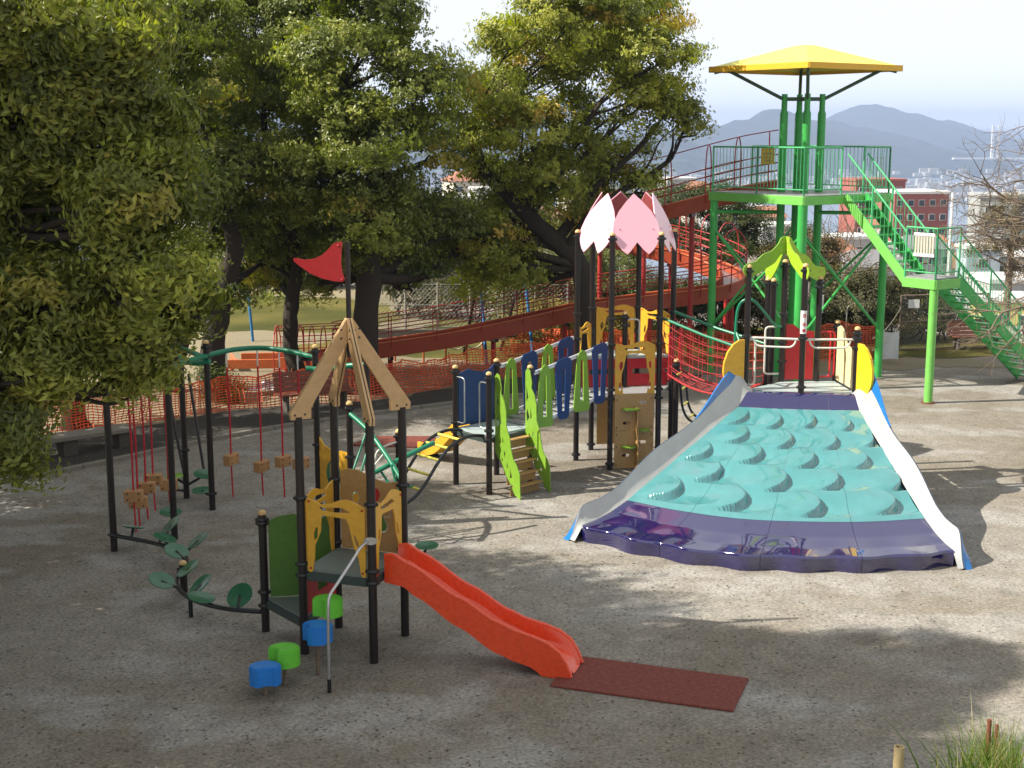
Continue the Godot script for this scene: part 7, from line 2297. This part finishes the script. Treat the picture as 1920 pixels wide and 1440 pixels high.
	part(b, "trunk", MB.new().tube(smooth3([v(14.6, 0, 30.6), v(14.4, 1.6, 30.5), v(14.0, 3.0, 30.4), v(13.9, 3.9, 30.3)], 4), taper(13, 0.26, 0.15), 10), M.bark_pale)
	for e in [[[13.75, 3.95, 30.3], [-0.95, 0.26, 0.0], 1.6, 0.09, 6], [[13.85, 3.85, 30.3], [-0.98, 0.14, -0.1], 1.55, 0.10, 6], [[13.95, 4.0, 30.4], [-0.9, 0.44, 0.1], 1.5, 0.08, 6], [[13.85, 3.75, 30.4], [-0.99, 0.05, 0.15], 1.5, 0.08, 5], [[14.05, 4.0, 30.2], [-0.82, 0.56, -0.2], 1.6, 0.08, 6]]:
		var lm := MB.new()
		fork(lm, v(e[0][0], e[0][1], e[0][2]), Vector3(e[1][0], e[1][1], e[1][2]).normalized(), e[2], e[3], e[4], rr, Vector3(-0.6, 0.0, 0))
		part(b, "limb", lm, M.bark_pale)
	for e in [["bare_tree", "small bare grey tree on the slope behind the landing", 17.2, 58.0, 2.2], ["bare_tree", "bare twiggy tree tangled behind the tower's cross braces", 11.6, 52.0, 2.3], ["bare_tree", "thin bare tree left of the twiggy one behind the tower", 10.2, 54.0, 2.0], ["bare_tree", "bare brown tree at the right under the overhanging limbs", 24.0, 64.0, 2.6], ["bare_tree", "bare tree just right of the rusty bush behind the tower", 13.6, 55.0, 1.9]]:
		var y := gh(e[2], e[3])
		var bt := thing(e[0], e[1], "tree", v(e[2], y, e[3]))
		var tm := MB.new().tube([v(e[2], y, e[3]), v(e[2] + 0.1, y + e[4] * 0.8, e[3])], [0.16, 0.11], 8)
		part(bt, "trunk", tm, M.bark_pale)
		for q in 4:
			var lm := MB.new()
			fork(lm, v(e[2] + 0.1, y + e[4] * (0.4 + 0.13 * q), e[3]), Vector3(rr.randfn(), 1.3, rr.randfn()).normalized(), e[4] * 0.75, 0.07, 4, rr, Vector3(0, 0.5, 0))
			part(bt, "limb", lm, M.bark_pale)
	tree("garden_tree", "brown budding tree at the right edge under the overhanging bare limbs", g2, [[v(21.9, -4, 60.5), 0.2], [v(21.9, 0.5, 60.5), 0.15], [v(22.0, 2.8, 60.5), 0.06]],
		lobes_of([[21.2, 2.9, 60.3, 0.8], [22.3, 3.2, 60.6, 0.9], [21.6, 1.9, 60.2, 0.9], [22.8, 2.2, 60.4, 0.9], [20.9, 1.2, 60.4, 0.7], [22.2, 0.9, 60.4, 0.9]], 0.8), sp, M.leaf_dull, M.bark_pale, 13.0, 523, brown, 0.5, 0.1)
	# tall grass on the bank at the lower right
	var gt := thing("grass_tuft", "tuft of long green grass at the lower right corner", "grass", v(4.75, 0, 12.2))
	for c in 3:
		var mb := MB.new()
		mb.colored = true
		for k in 200:
			var x := 4.62 + rr.randfn() * 0.20
			var d := 12.25 + rr.randfn() * 0.22
			var h := rr.randf_range(0.85, 1.36) - absf(x - 4.7) * 0.4
			var ln := Vector3(rr.randfn() * 0.26, 0, rr.randfn() * 0.22)
			var gg := rr.randf_range(0.7, 1.2)
			mb.col = Color(0.13 * gg, 0.22 * gg, 0.035 * gg) if rr.randf() < 0.68 else Color(0.40 * gg, 0.36 * gg, 0.16 * gg)
			var w := rr.randf_range(0.008, 0.015)
			var ang := rr.randf() * TAU
			var sd := Vector3(cos(ang), 0, sin(ang)) * w
			var prev := v(x, 0, d)
			for j in 4:
				var f := (j + 1) / 4.0
				var q := v(x, h * f * (1.0 - 0.12 * f), d) + ln * f * f * h
				var w0 := 1.0 - j / 4.0
				var w1 := 1.0 - (j + 1) / 4.0
				mb.quad(prev - sd * w0, prev + sd * w0, q + sd * w1, q - sd * w1)
				prev = q
		var o := part(gt, "blades", mb, M.leaf)
		o.set_meta("kind", "stuff")
	# the cut bamboo posts beside it
	var bam := paint(0.42, 0.33, 0.17, 0.45)
	var b1 := thing("bamboo_post", "cut hollow bamboo post left of the grass tuft", "post", v(3.76, 0, 12.5))
	part(b1, "stem", MB.new().lathe(v(3.76, 0, 12.5), [Vector2(0.050, 0), Vector2(0.050, 0.72), Vector2(0.040, 0.72), Vector2(0.038, 0.55), Vector2(0, 0.55)], 18), bam)
	part(b1, "node_ring", MB.new().lathe(v(3.76, 0.42, 12.5), [Vector2(0.049, -0.012), Vector2(0.054, 0), Vector2(0.049, 0.012)], 18), bam)
	var b2 := thing("stake_pair", "pair of short rusty stakes standing in the grass tuft", "post", v(4.64, 0, 12.5))
	part(b2, "stake", MB.new().tube([v(4.62, 0, 12.5), v(4.62, 1.0, 12.5)], 0.022, 8), M.bench)
	part(b2, "stake", MB.new().tube([v(4.685, 0, 12.47), v(4.685, 0.96, 12.47)], 0.018, 8), M.bench)

func _ready() -> void:
	rng.seed = 1
	make_view()
	make_materials()
	make_ground()
	make_far()
	make_town()
	make_tower()
	make_roller_slide()
	make_flag_tower()
	make_landing()
	make_petal_tower()
	make_wave_slide()
	make_behind()
	make_trees()
